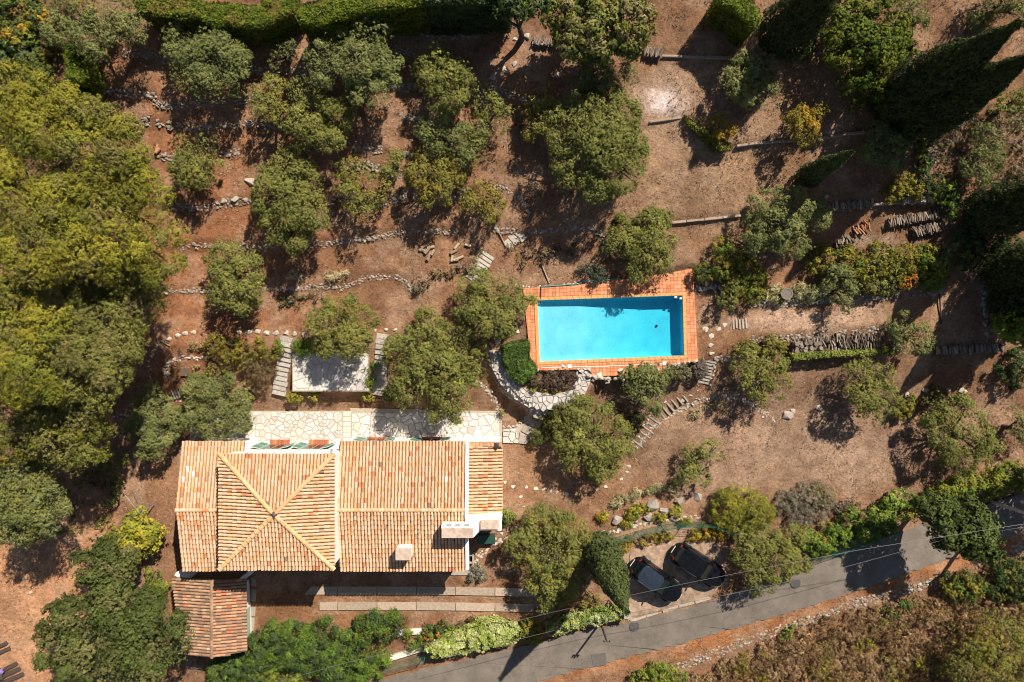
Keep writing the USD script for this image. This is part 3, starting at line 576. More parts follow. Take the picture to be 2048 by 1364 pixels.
def roof(parent, name, P0, U, V, poly, budget, tones, seed, pitch=.20, course0=.305, deck_col=(.30, .165, .10), thick=.12, cap=None):
    """clay tiles over a sloping bed. P0: origin, U along the eave, V up the slope, poly: outline in (u, v)"""
    r = np.random.default_rng(seed); P0, U, V = (np.asarray(q, float) for q in (P0, U, V)); N = np.cross(U, V)
    Pg = Polygon(poly); q = np.array(Pg.exterior.coords)[:-1]
    top = P0+q[:, :1]*U+q[:, 1:]*V+N*.012; bot = top-N*thick; k = len(q)
    if Pg.exterior.is_ccw is False: top, bot = top[::-1], bot[::-1]
    f = [[0, i, i+1] for i in range(1, k-1)]+[[k, k+i+1, k+i] for i in range(1, k-1)]
    for i in range(k): j = (i+1) % k; f += [[i, k+i, k+j], [i, k+j, j]]
    rp = part(parent, name, (np.vstack([top, bot]), np.array(f)), M['tile'], tint=np.array(deck_col))
    u0, _, u1, _ = Pg.bounds; pal = np.array([t for t, _ in tones]); wt = np.array([w for _, w in tones], float); wt = wt/wt.sum()
    tiles = []
    for u in np.arange(u0+pitch*.5, u1, pitch):
        ln = LineString([(u, -1), (u, 60)]).intersection(Pg)
        if ln.is_empty or ln.geom_type != 'LineString': continue
        va, vb = sorted(c[1] for c in ln.coords); dj = r.normal(0, .012); v = va-.03+(dj if va < .05 else 0); ck = r.uniform(.93, 1.06); course = course0*r.uniform(.985, 1.015)
        while v < vb-.08:
            l = min(course*1.22, vb-v+.05); uu = u+r.normal(0, .006); tw = r.normal(0, .015)
            m = TV.copy(); m[:, 1] *= l/.40; m[:, 0] += tw*m[:, 1]; m[:, 2] += r.normal(0, .004)
            w = P0+(uu+m[:, :1])*U+(v+m[:, 1:2])*V+m[:, 2:]*N
            c = pal[r.choice(len(pal), p=wt)]*ck*r.uniform(.92, 1.08)
            tiles.append((w, c)); v += course
    order = r.permutation(len(tiles)); keep = set(order[:budget].tolist()); vs, fs, ts, n = [], [], [], 0
    for i, (w, c) in enumerate(tiles):
        if i in keep: part(rp, 'roof_tile', (w, TF), M['tile'], 60, None) if False else part(rp, 'roof_tile', (w, TF), M['tile'], tint=c)
        else: vs.append(w); fs.append(TF+n); ts.append(np.tile(c, (len(w), 1))); n += len(w)
    if vs: part(rp, 'roof_tiles', (np.vstack(vs), np.vstack(fs)), M['tile'], tint=np.vstack(ts), kind='stuff')
    return rp
def ridge(parent, name, A, B, tones, seed, rad=.13, step=.36, raised=.03, indiv=True):
    """a row of half-round ridge tiles from A up or along to B"""
    r = np.random.default_rng(seed); A, B = np.asarray(A, float), np.asarray(B, float); d = B-A; l = np.linalg.norm(d); d /= l
    s = np.cross(d, [0, 0, 1.]); s /= np.linalg.norm(s); n = np.cross(s, d); pal = np.array([t for t, _ in tones]); wt = np.array([w for _, w in tones], float); wt /= wt.sum()
    for k in range(int(l/step)):
        m = TV.copy(); m[:, 0] *= rad/.087; m[:, 2] = m[:, 2]*rad/.087*.65+raised; m[:, 1] *= step*1.15/.40
        c = pal[r.choice(len(pal), p=wt)]*r.uniform(.95, 1.1)
        w = A+m[:, :1]*s+(k*l/int(l/step)+m[:, 1:2])*d+m[:, 2:]*n
        part(parent, name, (w, TF), M['tile'], tint=c)
def X_(px, z): return (px-1024)*SC*(HC-z)/HC
def Y_(py, z): return (682-py)*SC*(HC-z)/HC
def slope(P0, P1, Q0):
    """eave from P0 to P1, Q0 a point on the ridge line: U, V, eave length, slope length"""
    P0, P1, Q0 = (np.asarray(q, float) for q in (P0, P1, Q0)); U = P1-P0; W = np.linalg.norm(U); U /= W; d = Q0-P0; d -= U*(d@U); Lh = np.linalg.norm(d); return U, d/Lh, W, Lh

ZE, ZR, ZT, ZA = 3.5, 4.30, 5.15, 5.87
villa = thing('villa', 'white villa with pale terracotta roofs and a square hip-roofed tower', 'house', (X_(640, 0), -10, 0))
yN, yS, yR = Y_(883, ZE), Y_(1140, ZE), Y_(1020, ZR)
xW, xE = X_(365, ZE), X_(930, ZE)
tx0, tx1, ty0, ty1 = X_(440, ZT), X_(669, ZT), Y_(908, ZT), Y_(1138, ZT)
wt = .32
def gable_block(x0, x1, ya, yb, zr, ze, yr):
    """walls of a gabled wing, ya north, yb south"""
    sec = [(ya, -.3), (ya, ze), (yr, zr), (yb, ze), (yb, -.3)]
    v = np.array([[x, y, z] for x in (x0, x1) for y, z in sec]); f = [[0, 1, 2], [0, 2, 3], [0, 3, 4], [5, 7, 6], [5, 8, 7], [5, 9, 8]]
    for i in range(5): j = (i+1) % 5; f += [[i, 5+i, 5+j], [i, 5+j, j]]
    f = np.array(f); return (v, f[:, ::-1]) if x1 > x0 else (v, f)
part(villa, 'west_wing_wall', gable_block(xW+.18, tx0+.2, yN-.24, yS+.25, ZR-.14, ZE-.14, yR), M['white'])
part(villa, 'main_wing_wall', gable_block(tx1-.2, xE, yN-.24, yS+.25, ZR-.14, ZE-.14, yR), M['white'])
part(villa, 'tower_wall', boxm(tx0+.22, tx1-.035, ty1+.22, ty0-.10, -.3, ZT-.10), M['white'])
part(villa, 'tower_cornice', boxm(tx0+.10, tx1-.02, ty1+.12, ty0-.03, ZT-.24, ZT-.06), M['white'])
# main wing roof
for nm, xa, xb, bud, sd in (('west_wing_roof', xW, X_(489, ZE), 0, 1), ('main_wing_roof', tx1-.10, xE, 100, 2)):
    x_in = tx0+.24 if xa == xW else xb
    U, V, W, Lh = slope((xb, yN, ZE), (xa, yN, ZE), (xb, yR, ZR))
    if xa == xW:   # the front of this slope runs on in front of the tower
        wi = (xb-x_in); vt = (ty0-.1-yN)/(yR-yN)*Lh
        poly = [(0, 0), (W, 0), (W, Lh), (wi, Lh), (wi, vt), (0, vt)]
    else: poly = [(0, 0), (W, 0), (W, Lh), (0, Lh)]
    roof(villa, nm, (xb, yN, ZE), U, V, poly, bud//2, TILE_TONES, sd)
    U, V, W, Lh = slope((xa, yS, ZE), (x_in, yS, ZE), (xa, yR, ZR))
    roof(villa, nm, (xa, yS, ZE), U, V, [(0, 0), (W, 0), (W, Lh), (0, Lh)], bud//2, TILE_TONES, sd+10)
    rd_ = path_for(villa, 'ridge'); UsdGeom.Xform.Define(stage, rd_)
    ridge(rd_, 'ridge_tile', (xa, yR, ZR-.02), (x_in if xa == xW else xb, yR, ZR-.02), TILE_TONES[:5], sd+20)
# tower roof: four hips to one point
cx, cy = X_(548.5, ZA), Y_(1029, ZA)
cn = [np.array(p) for p in ((tx0, ty0, ZT), (tx1, ty0, ZT), (tx1, ty1, ZT), (tx0, ty1, ZT))]; ap = np.array([cx, cy, ZA])
for k, (a, b) in enumerate(((1, 0), (0, 3), (3, 2), (2, 1))):
    U, V, W, Lh = slope(cn[a], cn[b], ap); ua = (ap-cn[a])@U
    roof(villa, 'tower_roof', cn[a], U, V, [(0, 0), (W, 0), (ua, Lh)], 50, TILE_TONES, 40+k)
hr = path_for(villa, 'hip_ridge'); UsdGeom.Xform.Define(stage, hr)
HIP = [((.58, .37, .17), 6), ((.58, .39, .21), 6), ((.55, .33, .17), 3)]
for k in range(4): ridge(hr, 'hip_tile', cn[k]+[0, 0, -.01], ap+(cn[k]-ap)*.02, HIP, 60+k, .145, .36, .04)
m = trimesh.creation.cone(.17, .16, sections=8); m.apply_translation(ap+[0, 0, .10]); m2 = trimesh.creation.cylinder(.20, .12, sections=8); m2.apply_translation(ap+[0, 0, .06])
part(villa, 'finial', join([m2, m]), plain('finial_lead', (.10, .065, .055), .6, .4, (6, .2)))
# gable coping at the east end and the small east wing
xP0, xP1 = X_(930, ZR), X_(936.5, ZR)
c = np.array([[yN-.05, ZE+.16], [yR, ZR+.16], [yS+.05, ZE+.16], [yS+.05, ZE-.25], [yR, ZR-.3], [yN-.05, ZE-.25]])
v = np.array([[x, y, z] for x in (xP0, xP1) for y, z in c]); f = [[0, 1, 4], [0, 4, 5], [1, 2, 3], [1, 3, 4], [6, 10, 7], [6, 11, 10], [7, 9, 8], [7, 10, 9]]
for i in range(6): j = (i+1) % 6; f += [[i, 6+i, 6+j], [i, 6+j, j]]
part(villa, 'gable_coping', (v, f), M['white'])
zl0, zl1 = 3.15, 2.85
lx0, lx1, ly0, ly1 = X_(936.5, zl0)+.0, X_(1004, zl1), Y_(893, 3.0), Y_(1034, 3.0)
part(villa, 'east_wing_wall', boxm(lx0-.15, lx1-.14, ly1-.8, ly0+.22, -.3, zl1-.16), M['white'])
U, V, W, Lh = slope((lx1, ly1, zl1), (lx1, ly0, zl1), (lx0, ly1, zl0))
roof(villa, 'east_wing_roof', (lx1, ly1, zl1), U, V, [(0, 0), (W, 0), (W, Lh), (0, Lh)], 0, TILE_TONES, 31)
rt = part(villa, 'roof_edge', boxm(lx0, lx1, ly0+.012, Y_(885.5, 3.0), zl1-.25, zl0-.03), M['tile'], tint=np.array((.50, .27, .14)))
r = np.random.default_rng(5); n = 9
for k in range(n):
    xa, xb = lx0+(lx1-lx0)*k/n+.008, lx0+(lx1-lx0)*(k+1)/n-.008
    part(rt, 'edge_tile', bevel_box(xa, xb, ly0+.015, Y_(885.2, 3.0)+.01, zl0-.028, zl0+.012, .008), M['tile'], tint=np.array((.56, .31, .17))*r.uniform(.8, 1.1))
q = [X_(988, 3.2), X_(999, 3.2), Y_(893, 3.2), Y_(886, 3.2)]
v = np.array([[q[0], q[2], zl0+.02], [q[1], q[2], zl0+.02], [q[1], q[3], zl0+.02], [q[0], q[3], zl0+.02], [q[1]-.02, q[2], zl0+.32], [q[1]-.02, q[3], zl0+.32], [q[0]+.18, q[3], zl0+.28]])
part(villa, 'roof_cowl', hull(v), plain('old_zinc', (.16, .15, .15), .6, .4, (5, .3), 0, 20, .3))
# masonry chimneys
z1 = 5.2
m = [boxm(X_(882, z1), X_(947, z1), Y_(1075, z1), Y_(1052, z1), 3.4, z1)]
ch = part(villa, 'chimney', m[0], M['white'], label='wide white chimney stack at the south-east corner')
part(ch, 'chimney_cap', bevel_box(X_(884, z1)-.02, X_(946, z1)+.0, Y_(1074.5, z1)-.03, Y_(1055, z1), z1+.002, z1+.10, .02), M['slab'])
for k in range(3):
    part(ch, 'flue_slot', boxm(X_(892+18*k, z1), X_(902+18*k, z1), Y_(1052, z1)-.01, Y_(1052, z1)+.012, z1-.28, z1-.10), M['dark'])
z2 = 3.6
mp = Polygon([(X_(937, z2), Y_(1032, z2)), (X_(1004, z2), Y_(1029, z2)), (X_(1003, z2), Y_(1061, z2)), (X_(960, z2), Y_(1061, z2)), (X_(948, z2), Y_(1074, z2)), (X_(937, z2), Y_(1074, z2))])
oven = part(villa, 'oven_block', prism(np.array(mp.exterior.coords)[:-1], -.2, z2), M['white'])
part(oven, 'oven_cap', bevel_box(X_(961, z2+.3), X_(998, z2+.3), Y_(1059.5, z2+.3), Y_(1042, z2+.3), z2+.003, z2+.28, .02), M['slab'])
z3 = 4.75
ch2 = part(villa, 'chimney', boxm(X_(791, z3)+.05, X_(823, z3)-.05, Y_(1120, z3)+.05, Y_(1095, z3)-.05, 3.5, z3), M['white'], label='small square white chimney on the south slope')
part(ch2, 'chimney_cap', bevel_box(X_(791, z3), X_(822, z3), Y_(1120, z3), Y_(1096, z3), z3+.002, z3+.09, .02), M['slab'])
# windows of the front: brick sill, recess, two louvred shutters standing open
brick = [(.50, .17, .08), (.46, .15, .07), (.55, .22, .10), (.40, .13, .07)]
def window(xc, w, zs, zt, yw, seed, sill_out=.32, swing=.34):
    r = np.random.default_rng(seed)
    wd = part(villa, 'window', boxm(xc-w/2, xc+w/2, yw-.02, yw+.008, zs, zt), M['dark'])
    part(wd, 'pane', boxm(xc-w/2+.06, xc-.02, yw+.010, yw+.02, zs+.1, zt-.08), M['glass']); part(wd, 'pane', boxm(xc+.02, xc+w/2-.06, yw+.010, yw+.02, zs+.1, zt-.08), M['glass'])
    fr = [boxm(xc-w/2, xc-w/2+.06, yw+.009, yw+.035, zs, zt), boxm(xc+w/2-.06, xc+w/2, yw+.009, yw+.035, zs, zt), boxm(xc-w/2+.06, xc+w/2-.06, yw+.009, yw+.035, zt-.08, zt), boxm(xc-.02, xc+.02, yw+.009, yw+.033, zs, zt-.08)]
    part(wd, 'window_frame', join(fr), M['pale_green'])
    n = 9
    for k in range(n):
        xa, xb = xc-w/2-.05+(w+.1)*k/n+.006, xc-w/2-.05+(w+.1)*(k+1)/n-.006; c = np.array(brick[r.integers(4)])*r.uniform(.85, 1.15)
        part(wd, 'sill_brick', bevel_box(xa, xb, yw+.012, yw+sill_out, zs-.10+r.normal(0, .004), zs-.02, .012), M['tile'], tint=c)
    for s in (-1, 1):
        hx = xc+s*w/2; lw = w/2; d = np.array([s*math.cos(swing), math.sin(swing)]); nn = np.array([-d[1], d[0]]); h0 = np.array([hx, yw+.05])
        sp = part(villa, 'shutter', join([obox(h0+d*.035, d, nn, zs, zt, .035, .02), obox(h0+d*(lw-.035), d, nn, zs, zt, .035, .02), obox(h0+d*lw/2, d, nn, zt-.08, zt, lw/2-.07, .019), obox(h0+d*lw/2, d, nn, zs, zs+.10, lw/2-.07, .019), obox(h0+d*lw/2, d, nn, (zs+zt)/2-.05, (zs+zt)/2+.05, lw/2-.07, .019)]), M['pale_green'])
        for z0_, z1_ in ((zs+.102, (zs+zt)/2-.052), ((zs+zt)/2+.052, zt-.082)):
            part(sp, 'louvre', obox(h0+d*lw/2, d, nn, z0_, z1_, lw/2-.072, .014), M['green_paint'])
M['glass'] = usdkit.material(stage, L+'window_glass', {'t': ('transparent_bsdf', {'color': (.75, .8, .78)}), 'g': ('glossy_bsdf', {'color': (.9, .9, .9), 'roughness': .03}), 'f': ('fresnel', {'IOR': 1.5}), 'x': ('mix_closure', {})},
    [('f.fac', 'x.fac'), ('t.BSDF', 'x.closure1'), ('g.BSDF', 'x.closure2')], surface='x.closure')
for i, px in enumerate((554, 633)): window(X_(px, 1.5), 1.18, 1.0, 2.9, ty0-.10, i, .34, .24)
for i, px in enumerate((753, 863)): window(X_(px, 1.0), 1.25, .75, 2.35, yN-.24, 10+i, .12, .16)
part(villa, 'plinth', boxm(X_(487, 0), tx1-.1, ty0-.09, ty0-.02, -.1, .55), M['white'])
z = 4.55; lx, ly = tx1-.02, ty0-.0
part(villa, 'wall_lamp', hull(np.array([[lx-.45, ly, z], [lx-.25, ly, z], [lx-.35, ly+.2, z-.05], [lx-.35, ly, z-.3], [lx-.3, ly+.15, z-.2]])), M['metal'])
z = 2.3; y0 = yS+.25
part(villa, 'door_awning', join([tube([[X_(618, z), y0, z], [X_(618, z), y0-.62, z-.05], [X_(662, z), y0-.62, z-.05], [X_(662, z), y0, z]], .025, 5), tube([[X_(640, z), y0, z], [X_(640, z), y0-.62, z-.05]], .02, 5)]), M['white'])
part(villa, 'back_step', bevel_box(X_(612, 0), X_(668, 0), yS-.5, yS+.24, -.2, .14, .02), M['concrete'])
# corner trough and footing right of the south-east corner
tr = thing('stone_trough', 'small pale stone trough against the villa corner beside the grey bush', 'trough', gp(938, 1120))
c = gp(938, 1120); z = c[2]
part(tr, 'wall_block', join([bevel_box(c[0]-.25, c[0]+.22, c[1]-.12, c[1]-.0, z-.1, z+.45, .02), bevel_box(c[0]-.25, c[0]+.22, c[1]+.38, c[1]+.5, z-.1, z+.45, .02), bevel_box(c[0]+.224, c[0]+.34, c[1]-.12, c[1]+.5, z-.1, z+.45, .02)]), M['concrete'])
part(tr, 'earth', boxm(c[0]-.25, c[0]+.22, c[1]+.002, c[1]+.378, z-.1, z+.2), M['dark'])
c = gp(928, 1143)
single('footing_slab', bevel_box(c[0]-.85, c[0]+.55, c[1]-.22, c[1]+.2, c[2]-.1, c[2]+.12, .02), M['concrete'], 'flat concrete slab at the foot of the villa corner', 'slab')
c = gp(972, 1071)
gb = thing('garden_chest', 'dark green chest in the shade under the white oven block', 'chest', c)
gp_ = plain('dark_green_paint', (.02, .055, .042), .5, .3, (3, .1)); part(gb, 'body', bevel_box(c[0]-.55, c[0]+.6, c[1]-.35, c[1]+.15, c[2], c[2]+.55, .03), gp_); part(gb, 'lid', bevel_box(c[0]-.58, c[0]+.63, c[1]-.38, c[1]+.18, c[2]+.553, c[2]+.62, .02), gp_)

# ---- garage below the villa
ge, gr_ = 1.95, 2.42
gar = thing('garage', 'small garage with weathered brown tile roof and green door', 'garage', (X_(424, 0), -17, 0))
A = np.array([X_(346, ge), Y_(1155, ge), ge]); Bq = np.array([X_(369, ge), Y_(1308, ge), ge]); R0 = np.array([X_(424, gr_), Y_(1160, gr_), gr_]); R1 = np.array([X_(424, gr_), Y_(1315, gr_), gr_])
E0 = np.array([X_(493, ge), Y_(1158, ge), ge]); E1 = np.array([X_(494, ge), Y_(1302, ge), ge])
# west slope: eave along A -> B, ridge R0 -> R1; east slope likewise
U = np.array([0, -1., 0])
def uv(P0, U, V, p): d = np.asarray(p)-P0; return (d@U, d@V)
V = R0-np.array([A[0], R0[1], ge]); V /= np.linalg.norm(V); P0 = np.array([A[0], R0[1], ge])
roof(gar, 'garage_roof', P0, U, V, [uv(P0, U, V, p) for p in (A+[0, 0, 0], Bq, R1, R0)], 150, OLD_TONES, 71, deck_col=(.17, .11, .075))
U = np.array([0, 1., 0]); P0 = np.array([E0[0], R1[1], ge]); V = R1-P0; V /= np.linalg.norm(V)
roof(gar, 'garage_roof', P0, U, V, [uv(P0, U, V, p) for p in (E1, E0, R0, R1)], 150, [(np.array(t)*1.12*np.array((1.05, .96, .92)), w) for t, w in OLD_TONES], 72, deck_col=(.19, .12, .08))
rd_ = path_for(gar, 'ridge'); UsdGeom.Xform.Define(stage, rd_); ridge(rd_, 'ridge_tile', R0, R1, OLD_TONES[:4], 73, .12)
wq = Polygon([(A[0]+.2, A[1]-.75), (E0[0]-.60, E0[1]-.75), (E1[0]-.60, E1[1]+.15), (R1[0], R1[1]+.15), (Bq[0]+.2, Bq[1]+.15)])
part(gar, 'wall', prism(np.array(wq.exterior.coords)[:-1], -.4, ge-.06), M['white'])
v = np.array([[A[0]+.3, A[1]-.8, ge-.061], [E0[0]-.65, A[1]-.8, ge-.061], [R0[0], A[1]-.8, gr_-.13], [Bq[0]+.3, R1[1]+.2, ge-.061], [E1[0]-.65, R1[1]+.2, ge-.061], [R1[0], R1[1]+.2, gr_-.13]])
part(gar, 'gable', hull(v), M['white'])
dx = E0[0]-.60; dr = part(gar, 'garage_door', boxm(dx-.02, dx+.045, Y_(1283, .8), Y_(1222, .8), -.1, 1.62), M['pale_green'])
for k in range(7):
    ya, yb = Y_(1283, .8), Y_(1222, .8); part(dr, 'door_board', boxm(dx+.046, dx+.065, ya+(yb-ya)*k/7+.015, ya+(yb-ya)*(k+1)/7-.015, -.05, 1.56), M['pale_green'])
# low white walls of the yard between villa and garage
c = np.array([X_(372, .9), Y_(1147, .9)])
single('yard_wall', obox(c, (.86, -.5), (.5, .86), -.2, 1.6, .42, .11, .02), M['white'], 'short slanting white wall stub at the west side of the yard between villa and garage', 'wall')
c = np.array([X_(494, .9), Y_(1150, .9)])
single('yard_wall', obox(c, (.80, .6), (-.6, .80), -.2, 1.3, .45, .12, .02), M['white'], 'short white wall stub at the east side of the yard between villa and garage', 'wall')
# kerb strip in front of the garage
slab_wall('pale kerb along the garage front by the green door', [(507, 1142), (508, 1180), (507, 1220), (503, 1262)], .2, .16, 'kerb', (.34, .28, .23), seg=.9, seed=3, rise=.03)

# ---------------------------------------------------------------- pool and its terracotta deck
PD = thing('pool_deck', None, None); data(stage.GetPrimAtPath(PD), kind='structure')
ring = deckP.difference(poolP.buffer(.225, join_style=2)); bed = deckP.difference(poolP.buffer(.02, join_style=2))
def extr(P, z0, z1):
    m = trimesh.creation.extrude_polygon(P, z1-z0, engine='earcut'); m.apply_translation((0, 0, z0)); return m
part(PD, 'bed', extr(bed, DECK_Z-.7, DECK_Z-.025), plain('deck_mortar', (.44, .19, .10), .9, .1, (8, .2)))
ux = POOL[1]-POOL[0]; ux /= np.hypot(*ux); uy = np.array([-ux[1], ux[0]]); o = POOL[0]; r = np.random.default_rng(17); ts = .235; tl = []
for i in range(-14, 68):
    for j in range(-38, 18):
        small = False
        c = o+ux*(i+.5)*ts+uy*(j+.5)*ts
        if not ring.buffer(.2).contains(Point(c)): continue
        q = Polygon([c+ux*a*(ts/2-.005)+uy*b*(ts/2-.005) for a, b in ((-1, -1), (1, -1), (1, 1), (-1, 1))]).intersection(ring)
        for g in getattr(q, 'geoms', [q]):
            if g.geom_type == 'Polygon' and g.area > .004: tl.append(g)
pal = np.array([(.59, .232, .108), (.57, .22, .10), (.61, .26, .130), (.59, .245, .122), (.53, .19, .085)])
order = r.permutation(len(tl)); keep = set(order[:300].tolist()); vs, fs, tt, n = [], [], [], 0
for i, g in enumerate(tl):
    v, f = chamfer_prism(np.array(g.convex_hull.exterior.coords)[:-1], DECK_Z-.04, DECK_Z+r.normal(0, .0025), .006)
    c = pal[r.integers(5)]*r.uniform(.86, 1.12)
    if r.uniform() < .03: c = c*.6+np.array((.55, .36, .25))*.4
    if i in keep: part(PD, 'deck_tile', (v, f), M['flag'], tint=c)
    else: vs.append(v); fs.append(f+n); tt.append(np.tile(c, (len(v), 1))); n += len(v)
part(PD, 'deck_tiles', (np.vstack(vs), np.vstack(fs)), M['flag'], tint=np.vstack(tt), kind='stuff')
pool = thing('swimming_pool', 'rectangular swimming pool of clear turquoise water with an orange coping', 'swimming pool', (*POOL.mean(0), DECK_Z))
cpo = poolP.buffer(.212, join_style=2)
for k in range(4):
    a, b = POOL[k], POOL[(k+1) % 4]; oc = np.array(cpo.exterior.coords)[:-1]
    near = lambda p: oc[np.argmin(np.hypot(*(oc-p).T))]
    A2, B2 = near(a), near(b); nseg = 24 if k % 2 == 0 else 11
    for s in range(nseg):
        f0, f1 = s/nseg+.0008, (s+1)/nseg-.0008; q = [a+(b-a)*f0, a+(b-a)*f1, A2+(B2-A2)*f1, A2+(B2-A2)*f0]
        part(pool, 'coping_tile', chamfer_prism(np.array(q), DECK_Z-.08, DECK_Z+.022, .014), M['flag'], tint=np.array((.62, .305, .115))*r.uniform(.95, 1.05))
WL = DECK_Z-.11
n = 60; t_ = np.linspace(0, 1, n); dep = np.interp(t_, [0, .28, .75, 1], [.50, .56, 1.05, 1.08])
NW, NE, SE_, SW_ = POOL
top0, top1 = NW+(NE-NW)*t_[:, None], SW_+(SE_-SW_)*t_[:, None]
fl = DECK_Z-dep
wj = np.linspace(0, 1, 24); P = top0[:, None]*(1-wj[None, :, None])+top1[:, None]*wj[None, :, None]
cov = .10*np.clip(1-np.minimum(wj, 1-wj)/.05, 0, 1)**2; covx = .10*np.clip(1-np.minimum(t_, 1-t_)/.03, 0, 1)**2
zf = fl[:, None]+cov[None, :]+covx[:, None]
i = np.arange(n*24).reshape(n, 24); q = np.stack([i[:-1, :-1], i[:-1, 1:], i[1:, 1:], i[1:, :-1]], -1).reshape(-1, 4)[:, ::-1]
floor_v = np.concatenate([P, zf[..., None]], -1).reshape(-1, 3)
edge = np.concatenate([i[:, 0], i[-1, 1:], i[::-1, -1][1:], i[0, ::-1][1:]]); ev = floor_v[edge]; tv = ev.copy(); tv[:, 2] = DECK_Z-.03
wv = np.vstack([ev, tv]); k = len(edge); wq_ = np.array([[a, k+a, k+a+1, a+1] for a in range(k-1)])
paint = usdkit.material(stage, L+'pool_paint', {'g': ('geometry', {}), 'n': ('noise_texture', {'scale': 1.1, 'detail': 7, 'roughness': .72}), 'r': ('rgb_ramp', {'ramp': [(.26, (.25, .42, .51)), (.40, (.31, .50, .59)), (.55, (.36, .55, .63)), (.66, (.44, .57, .61)), (.76, (.50, .50, .46))]}),
    'n2': ('noise_texture', {'scale': 14, 'detail': 4, 'roughness': .7}), 'r2': ('rgb_ramp', {'ramp': [(.3, (.9,)*3), (.6, (1.03,)*3)]}), 'm': ('mix_color', {'blend_type': 'multiply', 'fac': 1.}), 'p': ('principled_bsdf', {'roughness': .7, 'specular_ior_level': .15})},
    [('g.position', 'n.vector'), ('g.position', 'n2.vector'), ('n.fac', 'r.fac'), ('n2.fac', 'r2.fac'), ('r.color', 'm.a'), ('r2.color', 'm.b'), ('m.result', 'p.base_color')], surface='p.BSDF')
part(pool, 'pool_floor', (floor_v, q), paint, True); part(pool, 'pool_wall', (wv, wq_), paint)
water = usdkit.material(stage, L+'pool_water', {'g': ('geometry', {}), 'n': ('noise_texture', {'scale': 3.0, 'detail': 3, 'roughness': .5}), 'b': ('bump', {'strength': .06, 'distance': .05}), 't': ('transparent_bsdf', {'color': (1, 1, 1)}), 'gl': ('glossy_bsdf', {'color': (1, 1, 1), 'roughness': .02}),
    'f': ('fresnel', {'IOR': 1.33}), 'x': ('mix_closure', {}), 'v': ('absorption_volume', {'color': (0.0, .90, .97), 'density': 1.0})},
    [('g.position', 'n.vector'), ('n.fac', 'b.height'), ('b.normal', 'gl.normal'), ('f.fac', 'x.fac'), ('t.BSDF', 'x.closure1'), ('gl.BSDF', 'x.closure2')], surface='x.closure', volume='v.volume')
g2 = [tuple(p) for p in poolP.buffer(.012, join_style=2).exterior.coords][:-1]
part(pool, 'water', prism(g2, DECK_Z-1.35, WL), water)
def at(px, py, z): p = un(px, py, z); return np.array([p[0], p[1], z])
c = at(1313, 652, DECK_Z-1.0); m = trimesh.creation.cylinder(.075, .03, sections=14); m.apply_translation(c+[0, 0, .0]); part(pool, 'drain', m, M['dark'])
for px, py in ((1351, 594.5), (1361.5, 597)):
    c = at(px, py, WL); part(pool, 'water_inlet', bevel_box(c[0]-.09, c[0]+.09, c[1]-.06, c[1]+.06, WL-.05, WL+.07, .02), M['white'])
for (px, py), lb in (((1140, 732), 'white square skimmer lid on the pool deck left of the paved path'), ((1329, 726), 'white square skimmer lid on the pool deck right of the young olive')):
    c = at(px, py, DECK_Z); t = thing('skimmer_lid', lb, 'lid', c); part(t, 'frame', bevel_box(c[0]-.12, c[0]+.12, c[1]-.12, c[1]+.12, DECK_Z, DECK_Z+.03, .008), M['white'])
    m = trimesh.creation.cylinder(.018, .01, sections=10); m.apply_translation(c+[0, 0, .035]); part(t, 'finger_hole', m, M['dark'])
pts = [at(*p, DECK_Z+.05) for p in ((1081, 573), (1100, 572), (1130, 570), (1155, 568), (1166, 563), (1176, 561), (1190, 563), (1205, 561), (1222, 559), (1240, 556))]
single('garden_hose', tube(np.array(pts), .03, 6), plain('hose_rubber', (.05, .27, .30), .5, .4, (5, .1)), 'turquoise hose lying along the uphill edge of the pool deck', 'hose')
single('filler_hose', tube([at(1082, 573, DECK_Z+.06), at(1081, 590, DECK_Z+.06), at(1080, 603, DECK_Z-.02), at(1080.5, 605, DECK_Z-.3)], .03, 6), plain('black_rubber', (.02, .02, .02), .6, .3, (5, .1)), 'short black hose crossing the deck into the left end of the pool', 'hose')
single('deck_pole', tube([at(1215, 582, DECK_Z+.03), at(1216, 597, DECK_Z+.03)], .018, 5), plain('grey_pole', (.25, .25, .25), .5, .4, (5, .1)), 'thin grey rod lying across the coping in the olive shade', 'rod')
single('expansion_trim', tube([at(1083, 735, DECK_Z+.008), at(1200, 733, DECK_Z+.008), at(1325, 728, DECK_Z+.008)], .022, 4), M['white'], 'thin white pipe along the lower side of the pool deck', 'pipe')
